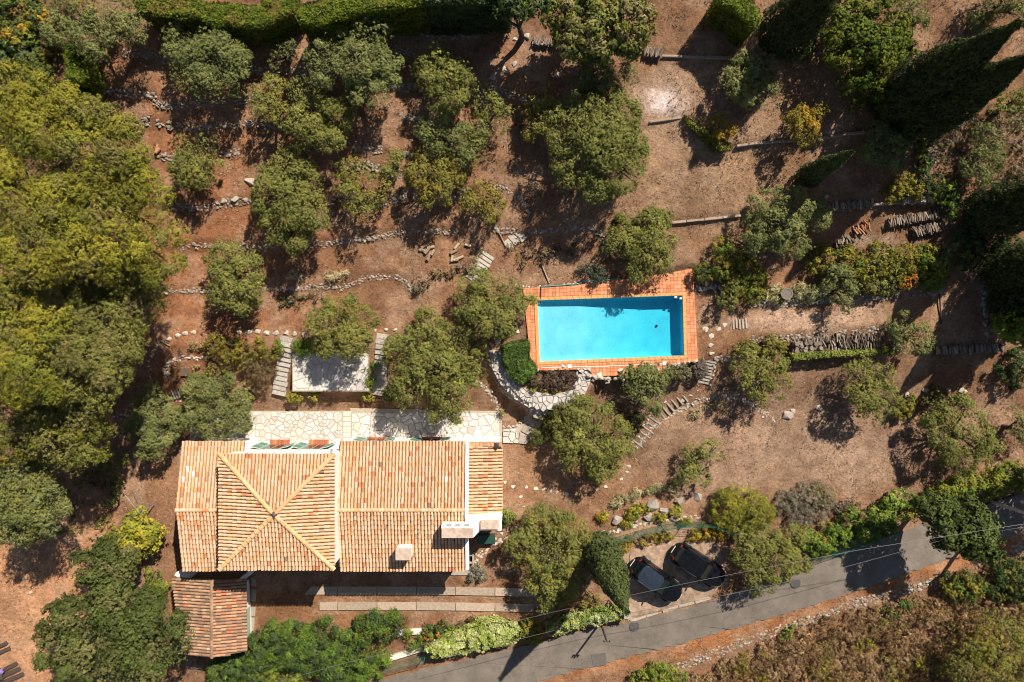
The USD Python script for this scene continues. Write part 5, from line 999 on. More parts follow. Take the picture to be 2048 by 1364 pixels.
# clipped hedges: dense leaf skin over a solid mass of twigs
def hedge(label, poly_px, h, tones=HEDGE, name='hedge', cat='hedge', dens=1.0, round_=.25, leaf=(.11, .075), rough=.10, clipped=True):
    r = np.random.default_rng(seed_of(label)); a = np.array(poly_px, float); g0 = gp(*a.mean(0)); top = g0[2]+h
    P = Polygon(un(a[:, 0], a[:, 1], top)); P = P if P.is_valid else P.buffer(0)
    c = np.array(P.centroid.coords[0]); t = thing(name, label, cat, (c[0], c[1], g0[2]))
    x0, y0, x1, y1 = P.bounds; want = int(P.area*760*dens); pts = np.zeros((0, 2))
    while len(pts) < want:
        q = np.column_stack([r.uniform(x0, x1, want*2), r.uniform(y0, y1, want*2)]); pts = np.vstack([pts, q[contains_xy(P, q[:, 0], q[:, 1])]])
    pts = pts[:want]; d = sdist(spoints(pts), P.exterior); nz = meshkit.fbm(np.column_stack([pts*1.1, pts[:, :1]*0]), 3, 5)-.5; n2 = meshkit.noise(np.column_stack([pts*4.5, pts[:, :1]*0]), 8)-.5
    z = top+nz*rough*3.0+n2*rough*1.4-np.clip(1-d/round_, 0, 1)**2*round_+r.normal(0, .03, want)
    tp = np.column_stack([pts, z]); nrm_t = np.tile([0, 0, 1.], (want, 1))
    L_ = P.exterior.length; m = int(L_*h*420*dens); s = r.uniform(0, L_, m); e = np.array([P.exterior.interpolate(x).coords[0] for x in s]); e2 = np.array([P.exterior.interpolate((x+.05) % L_).coords[0] for x in s])
    tg = e2-e; tg /= np.hypot(*tg.T)[:, None]+1e-9; no = np.column_stack([tg[:, 1], -tg[:, 0]])*(1 if P.exterior.is_ccw else -1)
    zz = r.uniform(-.1, 1, m); q = meshkit.noise(np.column_stack([e*2, zz*h*2]), 6)-.5
    sd = np.column_stack([e+no*(q*rough*1.6+r.normal(0, .03, m))[:, None], g0[2]+zz*h-.04]); nrm_s = np.column_stack([no, np.zeros(m)])
    pos = np.vstack([tp, sd]); nr = np.vstack([nrm_t, nrm_s])+r.normal(0, .55, (len(pos), 3)); nr /= np.linalg.norm(nr, axis=1, keepdims=True)
    tt = r.normal(size=(len(pos), 3)); tt -= nr*np.sum(nr*tt, 1, keepdims=True); tt /= np.linalg.norm(tt, axis=1, keepdims=True); bb = np.cross(nr, tt)
    l = leaf[0]*r.uniform(.7, 1.3, len(pos))[:, None]; w = leaf[1]*r.uniform(.7, 1.3, len(pos))[:, None]
    v = np.stack([pos-tt*l*.5-bb*w*.5, pos-tt*l*.5+bb*w*.5, pos+tt*l*.6], 1).reshape(-1, 3)
    k = meshkit.fbm(np.column_stack([pos*1.3]), 3, 2); tn = np.array(tones)[np.clip(((k-.25)*2*len(tones)).astype(int), 0, len(tones)-1)]*np.exp(r.normal(0, .2, len(pos)))[:, None]
    part(t, 'leaves', (v, np.arange(len(v)).reshape(-1, 3)), M['leaf'], tint=np.repeat(tn, 3, 0))
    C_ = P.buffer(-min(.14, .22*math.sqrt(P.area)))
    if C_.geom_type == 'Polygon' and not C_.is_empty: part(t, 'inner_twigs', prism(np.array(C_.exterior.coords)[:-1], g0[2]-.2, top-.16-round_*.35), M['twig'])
    return t
hedge('long clipped hedge stepping along the top edge at upper left', [(262, -8), (330, -8), (420, 2), (520, 8), (528, -10), (594, -10), (590, 20), (572, 32), (545, 44), (520, 52), (490, 54), (440, 50), (405, 42), (390, 36), (330, 32), (275, 26)], 2.2, HEDGE+((.17, .14, .035),))
hedge('clipped hedge at the top edge right of the gap beside the largest olive', [(588, 30), (600, 8), (640, -2), (660, -12), (850, -12), (848, 8), (790, 14), (720, 22), (640, 46), (600, 46)], 3.2)
hedge('dark hedge closing the top edge left of the dark green tree', [(852, -26), (1020, -30), (1020, 2), (940, 4), (852, 6)], 3.4, DARKG)
hedge('dark small clipped hedge block beside the upper pine', [(126, 86), (148, 84), (166, 118), (172, 150), (160, 164), (128, 158)], 1.8, HEDGE[:3])
hedge('dome-clipped bush below the dark hedge block at the pine edge', [(122, 172), (140, 160), (165, 168), (184, 190), (182, 204), (150, 200), (124, 186)], 1.3, HEDGE[:3], 'clipped_bush', 'bush', round_=.5)
hedge('tall clipped hedge with slanted end on the top edge right of the carob', [(1432, -10), (1502, -10), (1512, 8), (1524, 32), (1512, 52), (1498, 48), (1470, 20), (1440, 8)], 2.4, HEDGE)
hedge('vivid green clipped conifer block between pool deck and paved path', [(1002, 692), (1020, 686), (1057, 682), (1058, 712), (1074, 738), (1064, 756), (1046, 768), (1026, 758), (1008, 730)], .75, ((.075, .13, .025), (.095, .16, .03), (.06, .10, .022), (.12, .18, .035)), round_=.2, rough=.16, leaf=(.13, .05))
hedge('low clipped yellow-green hedge along the log pile', [(1583, 706), (1640, 702), (1720, 699), (1792, 696), (1793, 706), (1720, 711), (1640, 716), (1587, 721)], .8, ((.18, .20, .04), (.22, .24, .05), (.14, .17, .03)), round_=.15)
hedge('ivy strip running down the dry lawn to the yellow shrub', [(1370, 228), (1380, 236), (1398, 250), (1418, 262), (1436, 278), (1462, 284), (1464, 293), (1440, 300), (1420, 278), (1396, 264), (1378, 246)], .6, ((.13, .15, .03), (.19, .19, .04), (.10, .12, .025)), 'ivy_strip', 'ivy', round_=.2, rough=.2)
hedge('variegated cream hedge along the road at bottom centre', [(850, 1300), (870, 1285), (905, 1268), (950, 1252), (990, 1246), (1020, 1252), (1043, 1264), (1040, 1280), (1000, 1292), (950, 1304), (900, 1312), (862, 1318)], 1.2, VARI, dens=.8, leaf=(.17, .12), round_=.45, rough=.3)
hedge('variegated green-cream hedge left of the white gate pillar', [(1094, 1258), (1120, 1244), (1160, 1232), (1205, 1224), (1250, 1222), (1254, 1236), (1225, 1244), (1180, 1250), (1140, 1262), (1110, 1272), (1096, 1270)], 1.2, ((.24, .30, .06), (.38, .40, .18), (.17, .22, .05), (.30, .33, .10)), dens=.8, leaf=(.17, .12), round_=.4, rough=.3)
# shrubs and bushes
def shrub(label, lobes_px, h, tones, name='shrub', cat='shrub', dens=1.0, leaf=(.14, .08), clump=.2, group=None, flat=.75, core=False, low=-.2, flowers=None):
    r = np.random.default_rng(seed_of(label)); g, lb = lobes_at(lobes_px, h*.45, flat); t = thing(name, label, cat, g, group=group)
    lb = [((c[0], c[1], float(ground(c[0], c[1]))+h*.42), (q[0], q[1], min(q[2], h*.58))) for c, q in lb]
    n = int(sum(math.pi*q[0]*q[1] for _, q in lb)*820*dens)+60
    v, f, tint = foliage(r, lb, n, leaf, clump, tones, fill=.15, low=low, shell=(.78, 1.05)); v[:, 2] = np.maximum(v[:, 2], np.repeat(ground(v[::3, 0], v[::3, 1]), 3)+.03)
    part(t, 'leaves', (v, f), M['leaf'], tint=tint)
    if flowers:
        k = r.choice(len(v)//3, flowers[0], replace=False); top = v.reshape(-1, 3, 3).mean(1)[k]
        for c in top[np.argsort(-top[:, 2])]: part(t, 'flower', rock(c+[0, 0, .06], .05, r), M['leaf'], tint=np.array(flowers[1]))
    w = []
    for c, q in lb:
        b = np.array([c[0], c[1], float(ground(c[0], c[1]))-.1])
        for _ in range(4): d = r.normal(size=3); d[2] = abs(d[2])+.3; d /= np.linalg.norm(d); w.append(tube([b, b+(np.array(c)-b)*.6, np.array(c)+d*np.array(q)*.85], [.03, .022, .008], 4))
    part(t, 'stems', join(w), M['bark'])
S = shrub
S('mixed green and yellow shrub at the top left edge', [(50, 30, 40), (90, 45, 26), (30, 70, 36)], 2.6, BRIGHT[:1]+GOLD[2:]+OAK[:2]+YEL[3:], leaf=(.18, .12), clump=.3)
S('grey-green leafy shrub at the left edge above the pines', [(30, 120, 34), (60, 110, 26), (20, 90, 26), (75, 130, 16)], 2.2, OAK+((.10, .14, .07),), leaf=(.18, .12), clump=.3)
S('reddish-yellow fading shrub between pines and clipped hedge block', [(95, 75, 20), (105, 105, 16), (85, 110, 16)], 1.8, GOLD[1:3]+BROWN[:2]+BRIGHT[:1], leaf=(.17, .11), clump=.26)
S('spreading green shrub in the dark right of the pool', [(1455, 508, 26), (1490, 550, 32), (1505, 580, 24), (1448, 535, 22), (1470, 575, 18), (1515, 555, 18), (1440, 495, 16)], 1.5, JUN[:2]+BRIGHT[:1]+JUN[2:3], leaf=(.15, .06))
S('round dark shrub at the top right corner of the pool deck', [(1403, 546, 17), (1412, 552, 12), (1395, 555, 10)], 1.2, JUN[:1]+JUN[2:3]+DARKG[:1], leaf=(.13, .05))
S('young bush in the right-hand bank left end beside the shaded trunk', [(1640, 515, 22), (1625, 530, 16), (1655, 535, 14)], 1.3, JUN[:3])
S('broad green bush second from the left in the bank', [(1690, 522, 28), (1715, 535, 20), (1670, 540, 14)], 1.4, JUN[:3]+BRIGHT[:1])
S('olive-green bush in the middle of the bank', [(1752, 517, 28), (1735, 540, 22), (1770, 540, 20)], 1.4, JUN[:3]+OLIVE[:1])
S('leafy green bush right of the middle of the bank', [(1800, 520, 26), (1785, 545, 20), (1822, 530, 18)], 1.4, JUN[:3]+BRIGHT[:1])
S('right-hand end bush of the bank', [(1848, 518, 26), (1870, 535, 22), (1855, 550, 16)], 1.4, JUN[:2]+BRIGHT[:1])
S('orange-leaved shrub at the foot of the bank', [(1812, 548, 16), (1820, 565, 13), (1805, 565, 9), (1825, 545, 8)], 1.3, ORANGE[:2]+ORANGE, leaf=(.13, .08))
S('lime-green shrub right of the orange-leaved one', [(1862, 562, 20), (1845, 560, 15), (1880, 552, 14)], 1.2, BRIGHT+JUN[:1])
S('low shaded brush between the orange shrub and the court wall', [(1735, 570, 20), (1765, 572, 18), (1715, 565, 13), (1785, 578, 12)], .9, OLIVE[:1]+JUN[2:3]+BROWN[3:])
S('tall weedy plant at the dark right end of the bank', [(1895, 500, 12), (1905, 485, 10), (1890, 520, 9)], 1.8, OLIVE_G, dens=.5)
S('cream-leaved agave clump left of the round wooden tub', [(1545, 580, 12), (1530, 592, 9), (1552, 598, 9)], .4, ((.42, .38, .20), (.36, .34, .16), (.2, .2, .08)), 'agave_clump', 'plant', leaf=(.26, .05), clump=.2, dens=.6)
S('cream-leaved agave clump right of the round wooden tub', [(1600, 580, 16), (1620, 590, 12), (1590, 598, 9), (1635, 585, 9)], .4, ((.42, .38, .20), (.36, .34, .16), (.2, .2, .08)), 'agave_clump', 'plant', leaf=(.26, .05), clump=.2, dens=.6)
S('cream-leaved agave clump along the top of the court wall', [(1660, 590, 9), (1650, 580, 10), (1710, 592, 8), (1565, 605, 7)], .4, ((.42, .38, .20), (.36, .34, .16), (.2, .2, .08)), 'agave_clump', 'plant', leaf=(.26, .05), clump=.2, dens=.6)
S('olive-green shrub at the left end of the long log pile', [(1545, 690, 18), (1530, 698, 12), (1558, 695, 12)], 1.1, OLIVE[3:]+JUN[:1], dens=.7)
S('yellow flowering tuft beside the shrub left of the log pile', [(1505, 697, 9), (1515, 702, 7)], .5, YEL, dens=.7)
S('round grey-brown clipped bush on the left of the pair below the deck', [(1360, 742, 19)], 1.2, ((.18, .16, .085), (.16, .145, .07), (.20, .175, .11)), 'clipped_bush', 'bush', 3.0, (.09, .05), .10, flat=.9)
S('round grey-brown bush on the right of the pair below the deck', [(1398, 738, 15), (1400, 745, 12)], 1.1, ((.15, .125, .10), (.14, .115, .085), (.17, .14, .115)), 'clipped_bush', 'bush', 2.6, (.09, .05), .10, flat=.9)
S('dark purple-brown ground cover in the bed below the pool', [(1085, 758, 20), (1110, 760, 22), (1135, 760, 18), (1148, 752, 10), (1068, 762, 10)], .45, ((.085, .055, .045), (.10, .07, .055), (.07, .05, .04), (.12, .095, .05)), 'ground_cover', 'plant', leaf=(.10, .06), clump=.12)
S('yellow-flecked leaves rimming the bed below the pool', [(1065, 775, 9), (1085, 781, 9), (1108, 779, 7), (1060, 765, 8), (1130, 776, 7)], .35, ((.22, .22, .04), (.10, .12, .03), (.28, .26, .06)), 'ground_cover', 'plant', dens=.6, leaf=(.10, .06), clump=.12)
S('dark feathery conifer shrub left of the large olive beside the villa', [(1098, 835, 26), (1082, 865, 18), (1120, 820, 18), (1075, 878, 12), (1105, 860, 18)], 1.4, ((.085, .105, .028), (.10, .125, .03), (.13, .10, .03)), leaf=(.15, .05))
S('small dark bush hanging over the log steps under the young olive', [(1275, 842, 14), (1295, 830, 11), (1262, 858, 9)], .8, DARKG+JUN[2:3], leaf=(.13, .06))
S('low brown-green juniper mat left of the patio steps', [(440, 688, 22), (475, 698, 22), (510, 702, 22), (540, 705, 18), (455, 720, 20), (490, 725, 16), (430, 700, 14), (555, 695, 10)], .7, JUN+BROWN[:1], 'juniper_mat', 'shrub', leaf=(.15, .05))
S('rusty brown round shrub below the juniper mat', [(522, 748, 26), (510, 765, 14), (538, 735, 14)], 1.1, RUST, leaf=(.13, .04), dens=.9)
S('orange-green shrub at the edge of the circular bed behind the right twin olive', [(432, 745, 14), (448, 752, 11), (420, 755, 9)], 1.0, BROWN[:2]+JUN[:1])
for (px, py, rr_), lb in zip(((590, 792, 13), (628, 792, 9), (736, 792, 10), (779, 790, 14), (500, 792, 6)), ('largest yellow ball bush at the foot of the patio on its left', 'smaller yellow ball bush second from the left below the patio', 'small yellow ball bush at the right corner below the patio', 'green-yellow ball bush by the foot of the right-hand patio steps', 'tiny brownish ball bush left of the left-hand steps')):
    S(lb, [(px, py, rr_), (px+rr_*.5, py+2, rr_*.7)], rr_*.055, ((.28, .24, .035), (.22, .22, .03), (.34, .28, .05)) if rr_ != 14 else ((.14, .17, .02), (.18, .2, .03)), 'ball_bush', 'bush', 1.5, (.09, .06), .1, flat=.95)
S('bright green strap-leaved plant at the top left of the patio', [(603, 697, 12), (618, 700, 10), (592, 695, 8), (632, 702, 8)], .6, BRIGHT[:2], 'strap_plant', 'plant', leaf=(.34, .05), clump=.2, dens=.6)
S('green strap-leaved plant at the right edge of the patio', [(741, 742, 7), (741, 760, 6), (741, 772, 6), (750, 730, 6)], .5, BRIGHT[:2]+BRIGHT[3:], 'strap_plant', 'plant', leaf=(.3, .05), clump=.16, dens=.6)
S('green strap-leaved plant left of the top of the left patio steps', [(558, 690, 7), (557, 702, 6)], .5, BRIGHT[:2], 'strap_plant', 'plant', leaf=(.3, .05), clump=.16, dens=.6)
S('spiky green agave beside the east wing of the villa', [(1013, 1032, 10), (1015, 1042, 8)], .6, ((.15, .19, .04), (.20, .23, .06)), 'agave', 'plant', leaf=(.42, .07), clump=.16, dens=.5)
S('grey lavender-like bush at the villa corner by the trough', [(952, 1138, 13), (962, 1148, 11), (945, 1150, 9)], .8, ((.22, .21, .15), (.18, .18, .12), (.26, .24, .18)), leaf=(.12, .05), clump=.14)
S('tall cactus-like plant at the top corner of the front terrace', [(1003, 822, 4), (1004, 829, 4)], 1.0, ((.22, .20, .07), (.28, .25, .10)), 'cactus', 'plant', leaf=(.16, .06), clump=.1)
S('dome of yellow-green broom above the parked cars', [(1455, 1012, 34), (1495, 1018, 38), (1475, 1000, 26), (1520, 1030, 24), (1450, 1032, 24), (1485, 1040, 28)], 1.7, ((.23, .22, .03), (.27, .245, .035), (.19, .19, .028), (.16, .16, .03)), 'broom_bush', 'bush', leaf=(.18, .035), clump=.26, flat=.9)
for i, (lob, lb) in enumerate((([(1570, 1000, 20), (1560, 1015, 14)], 'grey-purple lavender mound at the left end of the patch by the broom'), ([(1600, 985, 20), (1610, 1005, 20)], 'tall grey lavender mound in the top middle of the patch'), ([(1640, 985, 24), (1650, 1000, 16)], 'largest greenish lavender mound at the top right of the patch'),
        ([(1590, 1020, 20), (1605, 1030, 16)], 'grey lavender mound in the lower middle of the patch'), ([(1635, 1020, 18), (1622, 1035, 13)], 'grey lavender mound low on the right of the patch'), ([(1674, 1015, 9)], 'small round lavender bush right of the patch'), ([(1585, 1045, 14), (1605, 1048, 12)], 'lowest lavender mound next to the roadside hedge'))):
    S(lb, lob, .8, GREY+GREY[3:] if i != 2 else GREY[3:]+OLIVE_G[:1]+GREY[:1], 'lavender_mound', 'bush', 1.0, (.13, .035), .15)
S('dry purple-grey shrub tuft on the lawn above the roadside hedge', [(1700, 1005, 14), (1690, 1015, 10)], .6, GREY[:1]+BROWN[:1]+GREY[2:3], dens=.7)
for i, (lob, lb) in enumerate((([(1605, 1075, 22), (1625, 1090, 18)], 'lime-green bush of the roadside hedge next to the overhanging olive'), ([(1665, 1070, 26), (1645, 1085, 20)], 'mixed green bush in the middle of the roadside hedge'), ([(1705, 1045, 26), (1690, 1065, 22), (1725, 1070, 18)], 'tall pink-tinged bush of the roadside hedge'),
        ([(1755, 1040, 26), (1740, 1060, 22), (1770, 1050, 18)], 'bright green bush at the right end of the lower roadside hedge'), ([(1795, 1000, 18), (1780, 1005, 14)], 'pale variegated shrub left of the road carob'), ([(1830, 1005, 20), (1815, 1020, 16)], 'green bush under the left side of the road carob'))):
    S(lb, lob, 1.6, (BRIGHT, BRIGHT[:2]+JUN[:1], BRIGHT[:3]+((.2, .13, .06),), BRIGHT, VARI[2:]+BRIGHT[:1], JUN[:2]+BRIGHT)[i], 'roadside_bush', 'bush', leaf=(.16, .08), clump=.24)
for i, (lob, lb) in enumerate((([(1880, 985, 22), (1905, 978, 22)], 'left bush of the yellow-green upper roadside hedge'), ([(1935, 970, 24), (1960, 975, 22)], 'middle bush of the yellow-green upper roadside hedge'), ([(1985, 960, 26), (2010, 950, 26)], 'right bush of the yellow-green upper roadside hedge'), ([(2040, 945, 26), (2050, 970, 22)], 'bush of the yellow-green upper roadside hedge cut by the right edge'))):
    S(lb, lob, 1.6, YEL[3:]+BRIGHT[3:]+BRIGHT[1:2]+((.22, .22, .03),), 'roadside_bush', 'bush', leaf=(.16, .07), clump=.22)
S('dark round shrub stuck to the right of the spreading lawn olive', [(1808, 812, 16), (1800, 825, 13), (1815, 800, 10)], 1.2, JUN[:1]+JUN[2:3])
S('dry brown shrub on the rocky bank of the right lawn', [(1870, 795, 20), (1890, 808, 16), (1850, 800, 13)], .9, BROWN, dens=.6)
S('yellowing ivy bush beside the upper right log stack', [(1815, 370, 22), (1795, 382, 18), (1832, 380, 16), (1780, 390, 12)], .9, GOLD[2:3]+JUN+YEL[3:])
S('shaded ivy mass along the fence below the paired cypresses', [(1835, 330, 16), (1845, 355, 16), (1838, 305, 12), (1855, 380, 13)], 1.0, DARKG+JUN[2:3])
S('green vine tangle at the upper right of the log stacks', [(1880, 385, 20), (1895, 405, 16), (1870, 370, 16), (1905, 425, 12)], 1.2, BRIGHT[:3]+DARKG)
S('grassy grey bush at the top right above the paired cypresses', [(1940, 40, 15), (1962, 42, 17), (1978, 48, 10)], .8, OLIVE_G+OLIVE[3:], leaf=(.15, .05))
S('small yellow-green weed under the mulberry tree', [(1720, 205, 9), (1712, 215, 8), (1728, 195, 6)], .6, BRIGHT[1:2]+YEL[3:])
S('dark bush at the foot of the thick top cypress', [(1610, 100, 14), (1598, 108, 12), (1618, 92, 9)], 1.2, JUN[:1]+DARKG)
S('dry grey brush under the paired cypresses on the right slope', [(1880, 285, 22), (1860, 300, 18), (1900, 265, 20), (1925, 240, 16)], .7, BROWN+GREY[:1], dens=.5)
S('brown dry shrub between the right-edge olive and the log stacks', [(1925, 345, 14), (1910, 360, 12), (1935, 375, 12)], .7, BROWN+OLIVE_G[:1], dens=.5)
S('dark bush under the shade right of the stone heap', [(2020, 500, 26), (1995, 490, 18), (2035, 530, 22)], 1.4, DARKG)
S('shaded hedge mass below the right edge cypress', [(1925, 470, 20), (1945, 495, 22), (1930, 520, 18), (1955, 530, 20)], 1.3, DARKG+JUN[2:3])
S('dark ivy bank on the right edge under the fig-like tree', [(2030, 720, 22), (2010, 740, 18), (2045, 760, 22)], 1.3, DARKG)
# oleanders and the planting along the bottom
S('oleander with red flowers right end of the bottom shrubbery', [(752, 1248, 26), (725, 1262, 26), (778, 1255, 22), (790, 1240, 14)], 2.0, BRIGHT[:1]+BRIGHT[2:3]+DARKG[:2], 'oleander', 'shrub', leaf=(.20, .06), clump=.26, flowers=(26, (.55, .05, .07)))
S('dense oleander in the middle of the bottom shrubbery', [(660, 1270, 36), (690, 1290, 32), (640, 1300, 34), (720, 1310, 32), (675, 1330, 36)], 2.2, BRIGHT[:1]+BRIGHT[2:3]+DARKG[:2], 'oleander', 'shrub', leaf=(.20, .06), clump=.3)
S('dark oleander left of the middle of the bottom shrubbery', [(590, 1280, 36), (555, 1272, 28), (610, 1310, 34), (570, 1310, 30)], 2.2, BRIGHT[2:3]+DARKG[:2]+BRIGHT[:1], 'oleander', 'shrub', leaf=(.20, .06), clump=.3)
S('left end oleander below the garage corner', [(515, 1298, 32), (480, 1325, 34), (445, 1345, 28), (510, 1335, 30)], 2.0, DARKG[:2]+BRIGHT[:1]+BRIGHT[2:3], 'oleander', 'shrub', leaf=(.20, .06), clump=.3)
S('yellow-green feathery bush at the bottom edge', [(520, 1350, 30), (565, 1345, 32), (590, 1360, 24)], 1.8, YEL[3:]+BRIGHT[3:]+BRIGHT[:1], leaf=(.15, .06), clump=.26)
S('small green oleander at the bottom right of the shrubbery by the road', [(740, 1335, 26), (715, 1355, 26), (765, 1318, 16)], 1.6, BRIGHT[:3], 'oleander', 'shrub', leaf=(.19, .06), clump=.26)
S('orange-green bush right of the variegated cream hedge', [(1058, 1258, 18), (1070, 1270, 18), (1062, 1245, 12)], 1.4, ((.22, .17, .03), (.14, .16, .03), (.30, .16, .03)))
S('orange-berried shrub left above the cream hedge', [(870, 1262, 18), (885, 1255, 14), (862, 1275, 12)], 1.1, BRIGHT[:1]+((.30, .13, .03),)+DARKG[:2])
S('dark red-brown shrub above the middle of the cream hedge', [(935, 1250, 12), (925, 1258, 11), (948, 1246, 8)], .8, RUST+DARKG[:1])
S('strap-leaved green plants beside the white road wall', [(840, 1275, 12), (828, 1290, 10), (815, 1265, 9)], .7, BRIGHT, 'strap_plant', 'plant', leaf=(.32, .05), clump=.2, dens=.6)
S('thin green bush between roadside olive and gate pillar hedge', [(1180, 1195, 14), (1190, 1210, 12), (1165, 1215, 10)], .9, JUN[:2]+BROWN[:1], dens=.5)
for i, (px, py, k, lb) in enumerate(((1205, 1030, 10, 'yellow flowering plant at the left tip of the rock garden'), (1260, 1025, 11, 'yellow flowering plant left of the middle boulder'), (1280, 1015, 9, 'yellow-green plant behind the middle boulder'), (1250, 1045, 8, 'low green plant at the lower left of the rock garden'), (1318, 1032, 9, 'yellow plant at the lower right of the rock garden'), (1350, 1022, 10, 'yellow flowering plant at the right of the rock garden'), (1368, 1040, 8, 'orange-tinged plant at the right foot of the rock garden'))):
    S(lb, [(px, py, k), (px+k*.8, py+3, k*.7), (px-k*.6, py+4, k*.6)], .55, YEL[1:]+BRIGHT[:1]+GOLD[:1], 'flowering_plant', 'plant', leaf=(.13, .06), clump=.15)
S('row of cream flag irises along the top of the rock garden', [(1240, 1002, 9), (1258, 994, 9), (1276, 986, 9), (1294, 980, 9), (1312, 976, 9), (1330, 980, 9), (1348, 985, 8), (1228, 1010, 7)], .4, ((.46, .40, .22), (.38, .34, .17), (.28, .27, .12)), 'iris_row', 'plant', leaf=(.24, .045), clump=.18, dens=.7)
S('cream iris clump on the lawn left of the logs', [(668, 552, 11), (685, 548, 9)], .35, ((.50, .42, .24), (.42, .36, .20)), 'iris_clump', 'plant', leaf=(.24, .045), clump=.16, dens=.5)
S('small cream iris clump left of the larger one on the lawn', [(585, 550, 9), (600, 552, 8)], .3, ((.46, .40, .24), (.38, .32, .18)), 'iris_clump', 'plant', leaf=(.22, .045), clump=.16, dens=.3)
S('cream irises along the upper plank steps', [(955, 518, 6), (948, 530, 6), (962, 505, 6), (940, 545, 5)], .35, ((.42, .36, .22), (.32, .28, .15)), 'iris_clump', 'plant', leaf=(.22, .045), clump=.14, dens=.5)
S('cream irises under the curved whitish wall', [(1395, 822, 8), (1415, 813, 8), (1435, 806, 8), (1385, 832, 6)], .35, ((.46, .38, .20), (.36, .30, .16)), 'iris_clump', 'plant', leaf=(.22, .045), clump=.14, dens=.6)
S('yellowing leaves between the stones of the circular bed', [(395, 690, 8), (410, 695, 8), (380, 698, 7), (420, 725, 7), (385, 735, 5)], .25, ((.40, .30, .12), (.30, .22, .1)), 'wilted_plant', 'plant', leaf=(.2, .06), clump=.14, dens=.4)
for i, (px, py, k, tn, lb) in enumerate(((1250, 1088, 12, JUN[:2]+GOLD[:1], 'yellow-green bush under the green fence at its left'), (1295, 1078, 12, JUN[:2]+GOLD[:1]+BROWN[:1], 'bush under the green fence in its middle'), (1330, 1070, 11, JUN[:2]+YEL[:1], 'yellow-flecked bush under the green fence above the left car'), (1405, 1062, 15, GOLD, 'orange-yellow flowering shrub behind the right car'), (1385, 1072, 9, GOLD[:1]+BRIGHT[:1], 'small orange-yellow shrub left behind the right car'), (1435, 1068, 12, GOLD[:2]+JUN[2:3], 'sprawling orange shrub right of the right car'))):
    S(lb, [(px, py, k), (px+k, py-2, k*.8), (px-k*.8, py+3, k*.7)], .7, tn, dens=.7, leaf=(.13, .06), clump=.16)
S('brown dry brush along the middle lawn above the patio olive', [(600, 600, 14), (630, 590, 14), (575, 605, 12), (560, 595, 9)], .3, GREY[:1]+BROWN, 'dry_brush', 'plant', dens=.35)
S('dry grey brush at the end of the curved pale edging', [(840, 570, 12), (858, 560, 10), (835, 585, 9), (905, 540, 12), (880, 550, 10), (925, 535, 10)], .3, GREY[:1]+BROWN, 'dry_brush', 'plant', dens=.35)
S('dry grey brush above the pool deck', [(1080, 510, 16), (1110, 505, 14), (1050, 515, 12), (1140, 500, 12), (1055, 485, 10), (1030, 490, 10)], .35, GREY[:1]+BROWN, 'dry_brush', 'plant', dens=.35)
S('dark spiky bush in the shade of the pool olive', [(1180, 545, 14), (1195, 552, 12), (1165, 540, 9)], .7, ((.05, .07, .045), (.07, .09, .055)), leaf=(.16, .05))
S('bright green bush at the bottom edge beyond the road', [(1315, 1350, 30), (1345, 1358, 26), (1285, 1362, 22)], 1.4, YEL[3:]+BRIGHT[3:]+BRIGHT[:1], leaf=(.14, .08))
S('leafy green shrub at the upper right of the scrub slope', [(1930, 1165, 26), (1910, 1180, 20), (1950, 1180, 20), (1900, 1165, 13)], 1.4, BRIGHT[2:3]+JUN[:1]+GOLD[2:3]+DARKG[:1])
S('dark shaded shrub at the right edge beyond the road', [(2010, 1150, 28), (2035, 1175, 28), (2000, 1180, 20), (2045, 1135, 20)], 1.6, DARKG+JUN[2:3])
S('small green sprig beside the dry stone wall in the middle', [(1805, 1215, 14), (1785, 1225, 10), (1822, 1208, 9)], .7, BRIGHT[2:3]+DARKG[1:2])
S('green weed growing against the dry stone wall', [(1573, 1270, 9), (1580, 1262, 7), (1566, 1275, 6)], .5, BRIGHT[:3])
S('green plant among the oak edge by the villa yard', [(312, 1160, 15), (325, 1175, 12), (300, 1150, 10)], 1.6, YEL[3:]+BRIGHT[:1])
S('shaded undergrowth right of the lowest pine', [(225, 940, 18), (235, 975, 14), (222, 1000, 10), (245, 915, 14)], 1.6, PINE_D[:2]+OAK, dens=.6)
# the brown scrub beyond the road: one tangled mass
def scatter_mass(name, label, cat, poly_px, count, rad, h, tones, seed, leaf=(.15, .06), per=110, avoid=None):
    r = np.random.default_rng(seed); P = Polygon(gps(poly_px)[:, :2]).buffer(0); x0, y0, x1, y1 = P.bounds; lb = []
    while len(lb) < count:
        x, y = r.uniform(x0, x1), r.uniform(y0, y1)
        if P.contains(Point(x, y)): q = r.uniform(*rad); z = float(ground(x, y)); lb.append(((x, y, z+h*q*.35), (q, q, h*q*.6)))
    v, f, tint = foliage(r, lb, count*per, leaf, .16, tones, fill=.2, low=-.1, ctone=.2, jit=.2, bylobe=True); v[:, 2] = np.maximum(v[:, 2], np.repeat(ground(v[::3, 0], v[::3, 1]), 3)+.02)
    single(name, (v, f), M['leaf'], label, cat, kind='stuff', tint=tint)
scatter_mass('scrub', 'brown dry scrub covering the slope beyond the road', 'scrub', [(1350, 1372), (1480, 1310), (1600, 1262), (1720, 1228), (1850, 1190), (1960, 1150), (2080, 1110), (2090, 1390), (1350, 1390)], 520, (.25, .85), 1.0, SCRUB+SCRUB[:3]+RUST[:1]+JUN[:1], 301, per=130)
scatter_mass('undergrowth', 'dry undergrowth in the shaded gully at the left edge', 'undergrowth', [(-10, 900), (200, 905), (260, 960), (225, 1040), (150, 1060), (-10, 1090)], 60, (.2, .5), .8, BROWN+PINE_D[:2], 302, per=90)
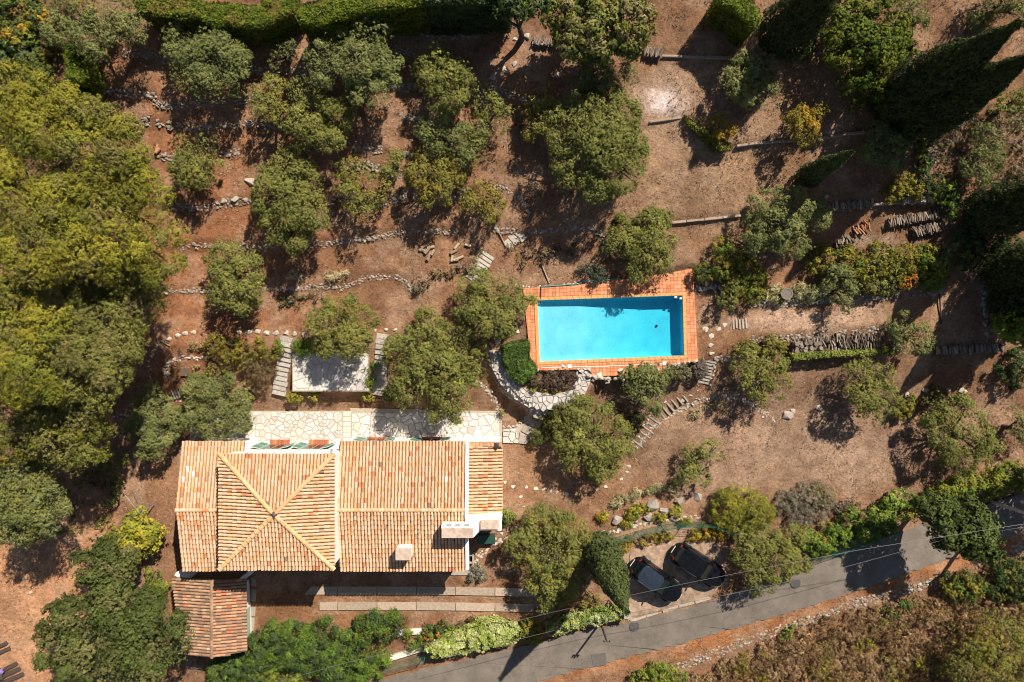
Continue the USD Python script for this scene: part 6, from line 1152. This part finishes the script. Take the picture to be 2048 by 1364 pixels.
scatter_mass('dry_brush', 'dry brush on the bank at the far right under the cypresses', 'brush', [(1840, 290), (1950, 215), (2060, 180), (2060, 430), (1900, 420), (1860, 390)], 70, (.2, .45), .7, BROWN+GREY[:2]+OLIVE_G[:1], 303, per=80)
# tufts of dry grass over the bare land
def tufts():
    r = np.random.default_rng(404); n = 26000; px, py = r.uniform(-40, 2090, n), r.uniform(-40, 1400, n); z0 = profile(0, (682-py)*SC); p = un(px, py, z0)
    ok = np.ones(n, bool); P = spoints(p)
    for poly in (deckP.buffer(.1), patioP, sbox(-20.8, -23, .0, -4.3), pp.buffer(.1), Polygon([(-13, -14.1), (1, -14.1), (1, -18), (-13, -18)]).buffer(0)): ok &= sdist(P, poly) > .05
    ok &= ~((py > 1364-(px-735)*.285-40) & (py < 1364-(px-1060)*.31+12) & (px > 700)); ok &= ~((px > 1250) & (px < 1480) & (py > 1050) & (py < 1250))
    k = meshkit.fbm(np.column_stack([p*.35, p[:, :1]*0]), 4, 77); ok &= k > .42; p = p[ok]; n = len(p); z = ground(p[:, 0], p[:, 1])
    b = 4; pos = np.repeat(np.column_stack([p, z]), b, 0)+np.column_stack([r.normal(0, .06, (n*b, 2)), np.zeros(n*b)]); an = r.uniform(0, 6.283, n*b); d = np.column_stack([np.cos(an), np.sin(an)])
    hh = r.uniform(.05, .14, n*b); v = np.stack([pos+np.column_stack([-d[:, 1]*.025, d[:, 0]*.025, np.zeros(n*b)-.02]), pos+np.column_stack([d[:, 1]*.025, -d[:, 0]*.025, np.zeros(n*b)-.02]), pos+np.column_stack([d*hh[:, None]*.9, hh])], 1).reshape(-1, 3)
    t = np.array([(.33, .24, .15), (.26, .18, .11), (.20, .13, .08), (.38, .30, .19)])[r.integers(0, 4, n*b)]*np.exp(r.normal(0, .2, n*b))[:, None]
    single('dry_grass', (v, np.arange(len(v)).reshape(-1, 3)), M['leaf'], 'short dry grass scattered over the terraces', 'grass', kind='stuff', tint=np.repeat(t, 3, 0))
tufts()
# ---------------------------------------------------------------- cars, poles, logs and small things
def hullspheres(pts, rad, res=12):
    ms = []
    for p in pts:
        q = rad if len(p) == 3 else p[3]; ms.append(m3.Manifold.sphere(q, res*2).translate(tuple(map(float, p[:3]))))
    return m3.Manifold.batch_hull(ms)
M['car_paint'] = usdkit.material(stage, L+'car_paint', {'g': ('geometry', {}), 'n': ('noise_texture', {'scale': 6, 'detail': 4}), 'r': ('rgb_ramp', {'ramp': [(.3, (.004, .0045, .006)), (.7, (.008, .009, .011))]}), 'p': ('principled_bsdf', {'roughness': .12, 'specular_ior_level': .12, 'coat_weight': .18, 'coat_roughness': .02})},
    [('g.position', 'n.vector'), ('n.fac', 'r.fac'), ('r.color', 'p.base_color')], surface='p.BSDF')
M['car_grey'] = usdkit.material(stage, L+'car_roof_paint', {'g': ('geometry', {}), 'n': ('noise_texture', {'scale': 6, 'detail': 4}), 'r': ('rgb_ramp', {'ramp': [(.3, (.040, .054, .078)), (.7, (.055, .072, .10))]}), 'p': ('principled_bsdf', {'roughness': .32, 'metallic': .6, 'coat_weight': .2, 'coat_roughness': .03})},
    [('g.position', 'n.vector'), ('n.fac', 'r.fac'), ('r.color', 'p.base_color')], surface='p.BSDF')
M['car_glass'] = plain('car_glass', (.006, .016, .013), .05, .3, (3, .2))
M['rubber'] = plain('tyre_rubber', (.02, .02, .02), .85, .2, (9, .3))
M['trim'] = plain('black_trim', (.004, .004, .0045), .25, .1, (9, .2))
M['tail'] = plain('tail_lamp', (.16, .006, .008), .2, .5, (9, .1), 0, 20, 0, 1)
M['head'] = plain('head_lamp', (.55, .56, .56), .12, .6, (9, .1), 0, 20, .4, 1)
M['chrome'] = plain('chrome', (.6, .6, .6), .15, .5, (9, .1), 0, 20, 1)
def quad_panel(c, off, th=.012):
    """flat or slightly bent panel through corner points c (n,3), pushed out along its normal"""
    c = np.asarray(c, float); n = np.cross(c[1]-c[0], c[2]-c[0]); n /= np.linalg.norm(n); a = c+n*off; b = c+n*(off-th); k = len(c)
    f = [[0, i, i+1] for i in range(1, k-1)]+[[k, k+i+1, k+i] for i in range(1, k-1)]
    for i in range(k): j = (i+1) % k; f += [[i, k+i, k+j], [i, k+j, j]]
    return np.vstack([a, b]), np.array(f)
def car(label, rear_px, front_px, length, width, height, roofmat, tailk=1.0):
    A, B = gp(*rear_px), gp(*front_px); c = (A+B)/2; d = (B-A)[:2]; ang = math.atan2(d[1], d[0]); z = float(ground(c[0], c[1]))+.06
    t = thing('parked_car', label, 'car', (c[0], c[1], z), ang); l, w, h = length/2, width/2, height; P = lambda n, m, mat, **k: part(t, n, m, mat, local=True, **k)
    def oval(hx, hy, z, r_, x0=0.0, k=3.2, n=22, zf=None):
        o_ = []
        for t_ in np.arange(n)*2*math.pi/n:
            cx_, sy_ = math.cos(t_), math.sin(t_); px_ = x0+hx*math.copysign(abs(cx_)**(2/k), cx_); o_.append((px_, hy*math.copysign(abs(sy_)**(2/k), sy_), z if zf is None else zf(px_), r_))
        return o_
    belt = lambda x: .80 if x < l-1.3 else .80-.20*((x-(l-1.3))/1.3)**1.6
    low = hullspheres(oval(l-.14, w-.14, .40, .14, 0, 3.6)+oval(l-.22, w-.20, 0, .13, 0, 3.0, 24, belt)+[(l-1.15, 0, .90, .10), (l-.55, 0, .76, .10)], .14, 8)
    body = P('body', low, M['car_paint'], smooth=30)
    # cabin: pillars and roof in paint, glass set on its faces
    xb0, xt0, xt1, xb1 = -l+.30, -l+.62, l-1.85, l-1.12; zb, zt = .86, h-.09; wb, wtp = w-.11, w-.21
    cab = hullspheres([(xb0+.08, s*(wb-.10), zb-.06) for s in (-1, 1)]+[(xb1-.10, s*(wb-.10), zb-.10) for s in (-1, 1)]+[(xt0, s*wtp, zt-.02) for s in (-1, 1)]+[(xt1, s*(wtp-.01), zt-.03) for s in (-1, 1)]+[((xt0+xt1)/2, 0, zt+.02)], .09)
    P('cabin', cab, M['trim'], smooth=30)
    rc = (xt0+xt1)/2; roof_ = hullspheres(oval((xt1-xt0)/2+.05, wtp+.0, 0, .04, rc, 4.0, 24, lambda x: zt+.075-.05*((x-rc)/1.0)**2)+[(rc, 0, zt+.115, .04), (rc-.5, 0, zt+.10, .04), (rc+.5, 0, zt+.10, .04)], .04, 8)
    rp = P('roof', roof_, roofmat, smooth=30)
    for s in (-1, 1): part(t, 'roof_rail', tube([[xt0+.1, s*(wtp+.02), zt+.12], [(xt0+xt1)/2, s*(wtp+.035), zt+.135], [xt1-.15, s*(wtp+.01), zt+.11]], .016, 6), M['chrome'], local=True)
    m = trimesh.creation.cone(.025, .16, sections=6); m.apply_translation((xt0+.18, 0, zt+.10)); P('aerial', m, M['trim'])
    def on(p0, p1, p2, p3, name, off=.096): P(name, quad_panel([p0, p1, p2, p3], off), M['car_glass'])
    on([xb1-.10, -(wb-.16), zb-.06], [xb1-.10, wb-.16, zb-.06], [xt1+.03, wtp-.07, zt-.06], [xt1+.03, -(wtp-.07), zt-.06], 'windscreen')
    on([xb0+.08, wb-.18, zb+.02], [xb0+.08, -(wb-.18), zb+.02], [xt0-.02, -(wtp-.08), zt-.07], [xt0-.02, wtp-.08, zt-.07], 'rear_window')
    xm = (xt0+xt1)/2-.05
    for s in (-1, 1):
        for x0, x1, x2, x3, nm in ((xb0+.42, xm-.04, xm-.04, xt0+.12, 'rear_side_window'), (xm+.04, xb1-.42, xt1-.08, xm+.04, 'front_side_window')):
            y0, y1 = s*(wb-.10), s*wtp; q = [[x0, y0, zb-.02], [x1, y0, zb-.02], [x2, y1, zt-.08], [x3, y1, zt-.08]]
            on(*(q if s < 0 else q[::-1]), nm, .094)
        m = hullspheres([(xb1-.42, s*(w-.02), .95), (xb1-.36, s*(w+.12), .97)], .055); P('wing_mirror', m, M['car_paint'], smooth=30)
        m = hullspheres([(-l+.24, s*(w-.38), .86, .04), (-l+.30, s*(w-.24), .85, .04), (-l+.44, s*(w-.17), .86, .035)], .05); P('tail_light', m, M['tail'], smooth=30)
        m = hullspheres([(l-.33, s*(w-.50), .66, .05), (l-.62, s*(w-.26), .70, .05), (l-.80, s*(w-.22), .74, .035)], .05); P('headlight', m, M['head'], smooth=30)
        for x in (-l+.75, l-.80):
            m = trimesh.creation.cylinder(.31, .2, sections=22); m.apply_transform(trimesh.transformations.rotation_matrix(math.pi/2, [1, 0, 0])); m.apply_translation((x, s*(w-.105), .31)); wp = P('wheel', m, M['rubber'])
            m = trimesh.creation.cylinder(.19, .03, sections=14); m.apply_transform(trimesh.transformations.rotation_matrix(math.pi/2, [1, 0, 0])); m.apply_translation((x, s*(w-.002), .31)); part(wp, 'rim', m, M['metal'], local=True)
    P('bonnet_seam', tube([[l-1.12, -(w-.30), .945], [l-1.05, 0, .99], [l-1.12, w-.30, .945]], .012, 5), M['trim'])
    for s in (-.35, .15): P('wiper', tube([[l-1.06, s, .97], [l-1.16, s+.42, 1.0]], .012, 4), M['trim'])
    P('front_plate', boxm(l-.055, l-.035, -.26, .26, .40, .51), M['white']); P('rear_plate', boxm(-l-.005, -l+.02, -.26, .26, .60, .71), M['white'])
    P('rear_spoiler', hullspheres([(xt0-.16, s*(wtp-.10), zt+.02) for s in (-1, 1)]+[(xt0, s*(wtp-.06), zt+.045) for s in (-1, 1)], .03), M['car_paint'], smooth=30)
    return t
car('dark hatchback with a blue-grey roof, left of the two parked cars', (1266, 1122), (1350, 1184), 3.92, 1.52, 1.36, M['car_grey'])
car('black hatchback with a black roof, right of the two parked cars', (1345, 1094), (1438, 1155), 3.98, 1.56, 1.38, M['car_paint'])

# utility poles and their cables
def pole(label, base, h, rad, arms=True):
    b = gp(*base); t = thing('utility_pole', label, 'utility pole', b)
    part(t, 'shaft', tube([b-[0, 0, .4], b+[0, 0, h*.5], b+[0, 0, h]], [rad, rad*.85, rad*.7], 10), M['bark'] if rad < .14 else M['concrete'])
    if arms:
        part(t, 'cross_arm', boxm(b[0]-.22, b[0]+.22, b[1]-.03, b[1]+.03, b[2]+h-.24, b[2]+h-.16), M['metal'])
        for s in (-.17, .17):
            m = trimesh.creation.cylinder(.045, .12, sections=8); m.apply_translation((b[0]+s, b[1], b[2]+h-.1)); part(t, 'insulator', m, M['dark'])
    return b
pole('short wooden pole at the road edge by the variegated hedge', (1201, 1243), 3.1, .085)
b2 = gp(1985, 1004); t = thing('utility_pole', 'pale concrete pole leaning out of the right edge by the road carob', 'utility pole', b2)
part(t, 'shaft', join([boxm(b2[0]-.10, b2[0]-.045, b2[1]-.09, b2[1]+.09, b2[2]-.3, b2[2]+7.4), boxm(b2[0]+.045, b2[0]+.10, b2[1]-.09, b2[1]+.09, b2[2]-.3, b2[2]+7.4)]), M['slab'])
part(t, 'web', boxm(b2[0]-.043, b2[0]+.043, b2[1]-.04, b2[1]+.04, b2[2]-.3, b2[2]+7.38), M['concrete'])
for k in (5.0, 6.4): part(t, 'bracket', boxm(b2[0]-.5, b2[0]+.5, b2[1]+.091, b2[1]+.14, b2[2]+k, b2[2]+k+.08), M['metal'])
def cable(label, pts, z, sag=.0):
    p = np.array([[*un(a, b, zz), zz] for (a, b), zz in zip(pts, np.broadcast_to(z, len(pts)))]); q = resample(p, .8)
    single('overhead_cable', tube(q, .011, 5), M['wire'], label, 'cable')
cable('upper overhead cable crossing above the bonnet of the cars from edge to edge', [(560, 1362), (690, 1326), (850, 1288), (1000, 1250), (1120, 1221), (1213, 1201), (1360, 1169), (1512, 1139), (1717, 1100), (1880, 1074), (2060, 1046)], [5.6, 5.4, 5.3, 5.3, 5.35, 5.4, 5.6, 5.8, 6.0, 6.2, 6.4])
cable('lower overhead cable running along the middle of the road', [(900, 1313), (1100, 1263), (1261, 1226), (1380, 1204), (1500, 1180), (1620, 1153), (1775, 1111), (1880, 1081), (2060, 1052)], [4.4, 4.4, 4.4, 4.5, 4.7, 4.9, 5.2, 5.5, 5.9])
# gate pillar and its blocks
c = gp(1250, 1216); t = thing('gate_pillar', 'white square gate pillar between the leaning cypress and the left car', 'pillar', c)
part(t, 'shaft', bevel_box(c[0]-.2, c[0]+.2, c[1]-.25, c[1]+.25, c[2]-.2, c[2]+1.0, .02), M['white']); part(t, 'cap', bevel_box(c[0]-.25, c[0]+.25, c[1]-.3, c[1]+.3, c[2]+1.003, c[2]+1.1, .02), M['concrete'])
# railing of slats below the leaning cypress
a, b = gp(1218, 1200), gp(1240, 1226); t = thing('picket_gate', 'row of dark pickets under the lower tip of the leaning cypress', 'gate', (a+b)/2)
d = (b-a)[:2]; l = np.hypot(*d); d /= l; nn = np.array([-d[1], d[0]])
for k in range(8): part(t, 'picket', obox(a[:2]+d*l*k/7, d, nn, a[2], a[2]+1.1, .03, .015), M['dark'])
for zz in (.25, .9): part(t, 'rail', obox((a+b)[:2]/2+nn*.03, d, nn, a[2]+zz, a[2]+zz+.06, l/2, .012), M['dark'])
# green wire fences
def wire_fence(label, pts_px, h=1.2):
    w = resample(gps(pts_px)[:, :2], 1.6); z = ground(w[:, 0], w[:, 1]); t = thing('wire_fence', label, 'fence', (*w[len(w)//2], z[len(w)//2]))
    for p, q in zip(w, z): part(t, 'post', tube([[*p, q-.2], [*p, q+h+.05]], .03, 6), M['fence'])
    net = []
    for i in range(len(w)-1):
        for k in range(9): net.append(tube([[*w[i], z[i]+.05+h*k/8], [*w[i+1], z[i+1]+.05+h*k/8]], .009 if k < 8 else .02, 3))
        for s in np.arange(0, 1, .09): p = w[i]+(w[i+1]-w[i])*s; q = z[i]+(z[i+1]-z[i])*s; net.append(tube([[*p, q+.03], [*p, q+.05+h]], .008, 3))
    part(t, 'netting', join(net), M['fence'])
wire_fence('green wire fence along the bank behind the parked cars', [(1225, 1076), (1260, 1066), (1300, 1054), (1340, 1046), (1380, 1042), (1410, 1042), (1440, 1050), (1465, 1062)])
wire_fence('green wire fence below the white wall at the bottom of the shrubbery', [(775, 1327), (800, 1322), (830, 1314), (852, 1307)])
wire_fence('green wire fence half hidden in the roadside hedge', [(1600, 1118), (1650, 1100), (1700, 1085), (1750, 1064), (1770, 1058)])
slab_wall('white garden wall along the road left of the variegated cream hedge', [(776, 1316), (800, 1309), (830, 1300), (856, 1292)], .6, .16, 'road_wall', (.66, .60, .52), seg=1.2, rise=.25)
slab_wall('white garden wall piece under the strap-leaved plants', [(790, 1266), (820, 1262), (850, 1260)], .5, .2, 'road_wall', (.68, .62, .54), seg=1.0, rise=.2)
# tarry kerb of the parking pad
slab_wall('broken pale kerb between the parking pad and the road', [(1258, 1236), (1300, 1222), (1340, 1210), (1385, 1198), (1420, 1188)], .3, .35, 'kerb', (.40, .33, .26), seg=1.1, rise=-.02, seed=9)

# firewood
def logs(name, label, a, b, depth_px, layers, n, lr=(.05, .09), ll=.42, tones=((.19, .145, .11), (.30, .24, .185), (.12, .09, .07), (.23, .16, .105)), seed=0, ends=True, jig=.05, rank=0.0):
    r = np.random.default_rng(seed+800); A, B = gp(*a), gp(*b); d = (B-A)[:2]; l = np.hypot(*d); d /= l; nn = np.array([-d[1], d[0]]); t = thing(name, label, 'log pile', (A+B)/2)
    per = n//layers
    for k in range(layers):
        for i in range(per):
            c = A[:2]+d*l*(i+.5+r.uniform(-.3, .3))/per+nn*(r.normal(0, jig)+(rank*(1 if (i+k) % 2 else -1))); z = float(ground(*c))+.07+k*.13+r.uniform(0, .05); q = nn+d*r.normal(0, .24); q /= np.hypot(*q); h = ll/2*r.uniform(.8, 1.15); rad = r.uniform(*lr)
            v, f = tube([[*(c-q*h), z+r.normal(0, .02)], [*(c+q*h), z+r.normal(0, .02)]], rad, 6)
            tn = np.array(tones[r.integers(len(tones))])*r.uniform(.75, 1.2)
            part(t, 'log', (v, f), M['wood'], tint=tn)
logs('log_pile', 'longest log pile with round logs at its left end, above the low yellow-green hedge', (1578, 697), (1755, 680), 30, 5, 280, (.035, .065), .42, seed=1, jig=.12, rank=.25, tones=((.15, .11, .085), (.30, .235, .18), (.09, .07, .055), (.20, .14, .095)))
lp = [p for p in stage.GetPrimAtPath('/World').GetChildren() if p.GetName().startswith('log_pile')][0].GetPath().pathString; r = np.random.default_rng(61)
for k in range(16):
    c = gp(1584+(k % 6)*9+r.uniform(-2, 2), 690+(k//6)*8+r.uniform(-2, 2)); q = r.uniform(.11, .17); z = c[2]+.55
    part(lp, 'round_log', tube([c+[0, 0, .05], c+[.05, .12, .62+r.uniform(0, .15)]], q, 9), M['wood'], tint=np.array((.20, .155, .12))*r.uniform(.6, 1.3))
logs('log_pile', 'log pile at the far right below the stone heap', (1868, 702), (2000, 696), 18, 3, 120, (.05, .085), .5, seed=2)
logs('log_pile', 'left upper log stack resting on the concrete kerb', (1660, 415), (1742, 408), 14, 3, 84, (.04, .07), .45, seed=3)
logs('log_pile', 'right upper log stack under the yellowing ivy', (1800, 403), (1866, 396), 14, 3, 72, (.04, .08), .45, ((.40, .28, .17), (.36, .30, .24), (.26, .19, .13), (.46, .28, .14)), seed=4)
logs('log_pile', 'slanting log row between the upper and lower stacks', (1772, 446), (1872, 430), 16, 3, 90, (.04, .075), .5, seed=5)
logs('log_pile', 'lowest of the small log stacks beside the dark brush', (1822, 466), (1884, 452), 18, 3, 66, (.04, .075), .55, seed=6)
logs('log_pile', 'short log stack at the left end of the straight concrete kerb', (1287, 105), (1322, 110), 12, 2, 34, (.04, .07), .45, seed=7)
logs('log_pile', 'shaded log stack under the flowering carob', (1065, 88), (1115, 88), 12, 2, 44, (.04, .07), .4, seed=8)
logs('log_pile', 'heap of reddish split wood left of the slanting log row', (1706, 462), (1735, 450), 20, 2, 24, (.04, .07), .4, ((.34, .14, .07), (.28, .13, .07), (.38, .2, .11)), seed=9, jig=.15)
logs('log_pile', 'grey heap of stumps at the top of the bank bushes', (1668, 490), (1702, 480), 20, 2, 20, (.06, .11), .35, seed=10, jig=.15)
LOGPOS = {(1, 0): 'upper left', (1, 1): 'central', (1, 2): 'top right', (1, 3): 'lower left', (1, 4): 'lowest', (1, 5): 'rightmost', (1, 6): 'leftmost',
          (2, 0): 'top', (2, 1): 'farthest right', (2, 2): 'middle', (2, 3): 'lower left', (2, 4): 'longest', (2, 5): 'lowest', (3, 0): 'upper', (3, 1): 'lower'}
def loose(label, spots, seed, name='cut_log', group=None, tones=((.42, .33, .22), (.36, .28, .19), (.30, .22, .15))):
    r = np.random.default_rng(seed)
    for px, py, l, a in spots:
        c = gp(px, py); d = np.array([math.cos(a), math.sin(a)])*l*SC/2; rad = r.uniform(.07, .11); z = c[2]+rad
        single(name, tube([[*(c[:2]-d), z], [*(c[:2]+d), z]], rad, 8), M['wood'], label.replace('#', LOGPOS[(seed, spots.index((px, py, l, a)))]), 'log', group, tint=np.array(tones[r.integers(len(tones))])*r.uniform(.85, 1.15))
loose('# cut log of the left loose heap on the middle lawn', [(850, 492, 16, .5), (856, 500, 18, .9), (862, 495, 14, .2), (848, 502, 14, -.4), (858, 513, 16, 1.2), (866, 505, 12, 1.0), (843, 498, 10, .8)], 1, group='left loose heap of logs')
loose('# cut log of the right loose heap on the middle lawn', [(914, 492, 14, .9), (936, 491, 12, -.3), (908, 504, 14, .5), (904, 517, 12, 1.4), (920, 516, 15, .4), (912, 520, 10, .1)], 2, group='right loose heap of logs')
loose('# one of the two reddish cut logs at the pine edge', [(315, 295, 12, 1.3), (317, 302, 11, .8)], 3, group='two cut logs at the pine edge', tones=((.45, .24, .12),))
# round wooden tub
c = gp(1571, 588, .4); t = thing('wooden_tub', 'round grey wooden tub among the agaves above the bare court', 'tub', c)
m = trimesh.creation.cylinder(.36, .6, sections=20); m.apply_translation(c+[0, 0, .3]); part(t, 'barrel', m, M['wood'], tint=np.array((.13, .105, .085)))
m = trimesh.creation.annulus(.30, .375, .05, sections=20); m.apply_translation(c+[0, 0, .626]); part(t, 'rim', m, M['wood'], tint=np.array((.20, .17, .14)))
m = trimesh.creation.cylinder(.299, .02, sections=20); m.apply_translation(c+[0, 0, .612]); part(t, 'lid', m, M['wood'], tint=np.array((.17, .14, .115)))
# square plate in the circular bed, marker slate on the path, long pole on the court
c = gp(370, 744)
single('metal_plate', obox(c[:2], (1, 0), (0, 1), c[2]+.0, c[2]+.1, .24, .26, .01), plain('rusted_plate', (.12, .08, .06), .8, .2, (6, .3)), 'brown square cover plate in the circular bed by the pines', 'plate')
a, b = gp(321, 681), gp(341, 692); single('timber_edge', tube([a+[0, 0, .06], b+[0, 0, .06]], .05, 5), M['wood'], 'thin timber lying across the top of the circular bed', 'timber', tint=np.array((.30, .19, .13)))
a, b = gp(1878, 588), gp(1881, 648); single('court_rail', tube([a+[0, 0, .06], b+[0, 0, .06]], .05, 5), M['wood'], 'dark timber rail across the right end of the bare court', 'rail', tint=np.array((.05, .045, .04)))
a, b = gp(1083, 528), gp(1098, 566); single('timber_edge', tube([a+[0, 0, .05], b+[0, 0, .05]], .05, 5), M['wood'], 'pale timber edging running down to the pool deck', 'timber', tint=np.array((.34, .27, .2)))
a, b = gp(998, 465), gp(1012, 495); single('timber_edge', tube([a+[0, 0, .05], b+[0, 0, .05]], .05, 5), M['wood'], 'thin timber edging left of the upper slab steps', 'timber', tint=np.array((.30, .22, .16)))
# clothes line west of the villa
b = gp(309, 1010); t = thing('clothes_line', 'pale clothes post with four arms on the dirt west of the villa', 'clothes line', b); hh = 1.9
part(t, 'post', tube([b, b+[0, 0, hh]], .03, 6), M['metal'])
for k, a in enumerate((.6, 2.2, 3.8, 5.4)): part(t, 'arm', tube([b+[0, 0, hh], b+[1.35*math.cos(a), 1.35*math.sin(a), hh+.1]], .016, 5), M['metal'])
a = gp(273, 968); single('washing_line', tube([b+[0, 0, hh-.05], (a+b)/2+[0, 0, .9], a+[0, 0, .6]], .012, 4), M['wire'], 'thin line running from the clothes post to the undergrowth', 'line')
# railway sleepers at the bottom left
for (px, py, w_, h_, a, lb) in ((0, 1292, 36, 8, .45, 'single dark sleeper at the left edge of the bare track'), (4, 1303, 40, 8, .42, 'second dark sleeper from the top at the left edge'), (12, 1337, 56, 9, .45, 'long upper sleeper of the bottom left stack'), (16, 1347, 60, 9, .42, 'middle sleeper of the bottom left stack'), (24, 1357, 56, 9, .40, 'lowest sleeper of the bottom left stack')):
    c = gp(px, py); d = np.array([math.cos(a), math.sin(a)]); single('wooden_sleeper', obox(c[:2], d, (-d[1], d[0]), c[2], c[2]+.16, w_*SC/2, h_*SC/2-.01, .02), M['wood'], lb, 'sleeper', tint=np.array((.075, .05, .04)))
c = gp(2, 916); single('white_board', obox(c[:2]+[.0, -7.6*0], (1, 0), (0, 1), c[2], c[2]+.08, .2, .12, .01), M['white'], 'small white board at the left edge in the gully', 'board') if False else None
S('tuft of violet flowers at the bottom left corner over the sleepers', [(4, 1345, 8), (-2, 1352, 8)], .8, ((.25, .16, .42), (.32, .22, .5), (.12, .12, .05)), 'violet_flowers', 'plant', leaf=(.1, .07), clump=.12)
S('heap of pale cut twigs below the garage', [(382, 1318, 12), (395, 1325, 10)], .3, ((.42, .34, .26), (.34, .26, .19)), 'twig_heap', 'twigs', leaf=(.4, .02), clump=.2, dens=.35)
print('leaves', LEAVES, 'triangles', sum(len(UsdGeom.Mesh(p).GetFaceVertexCountsAttr().Get()) for p in stage.Traverse() if p.IsA(UsdGeom.Mesh)))
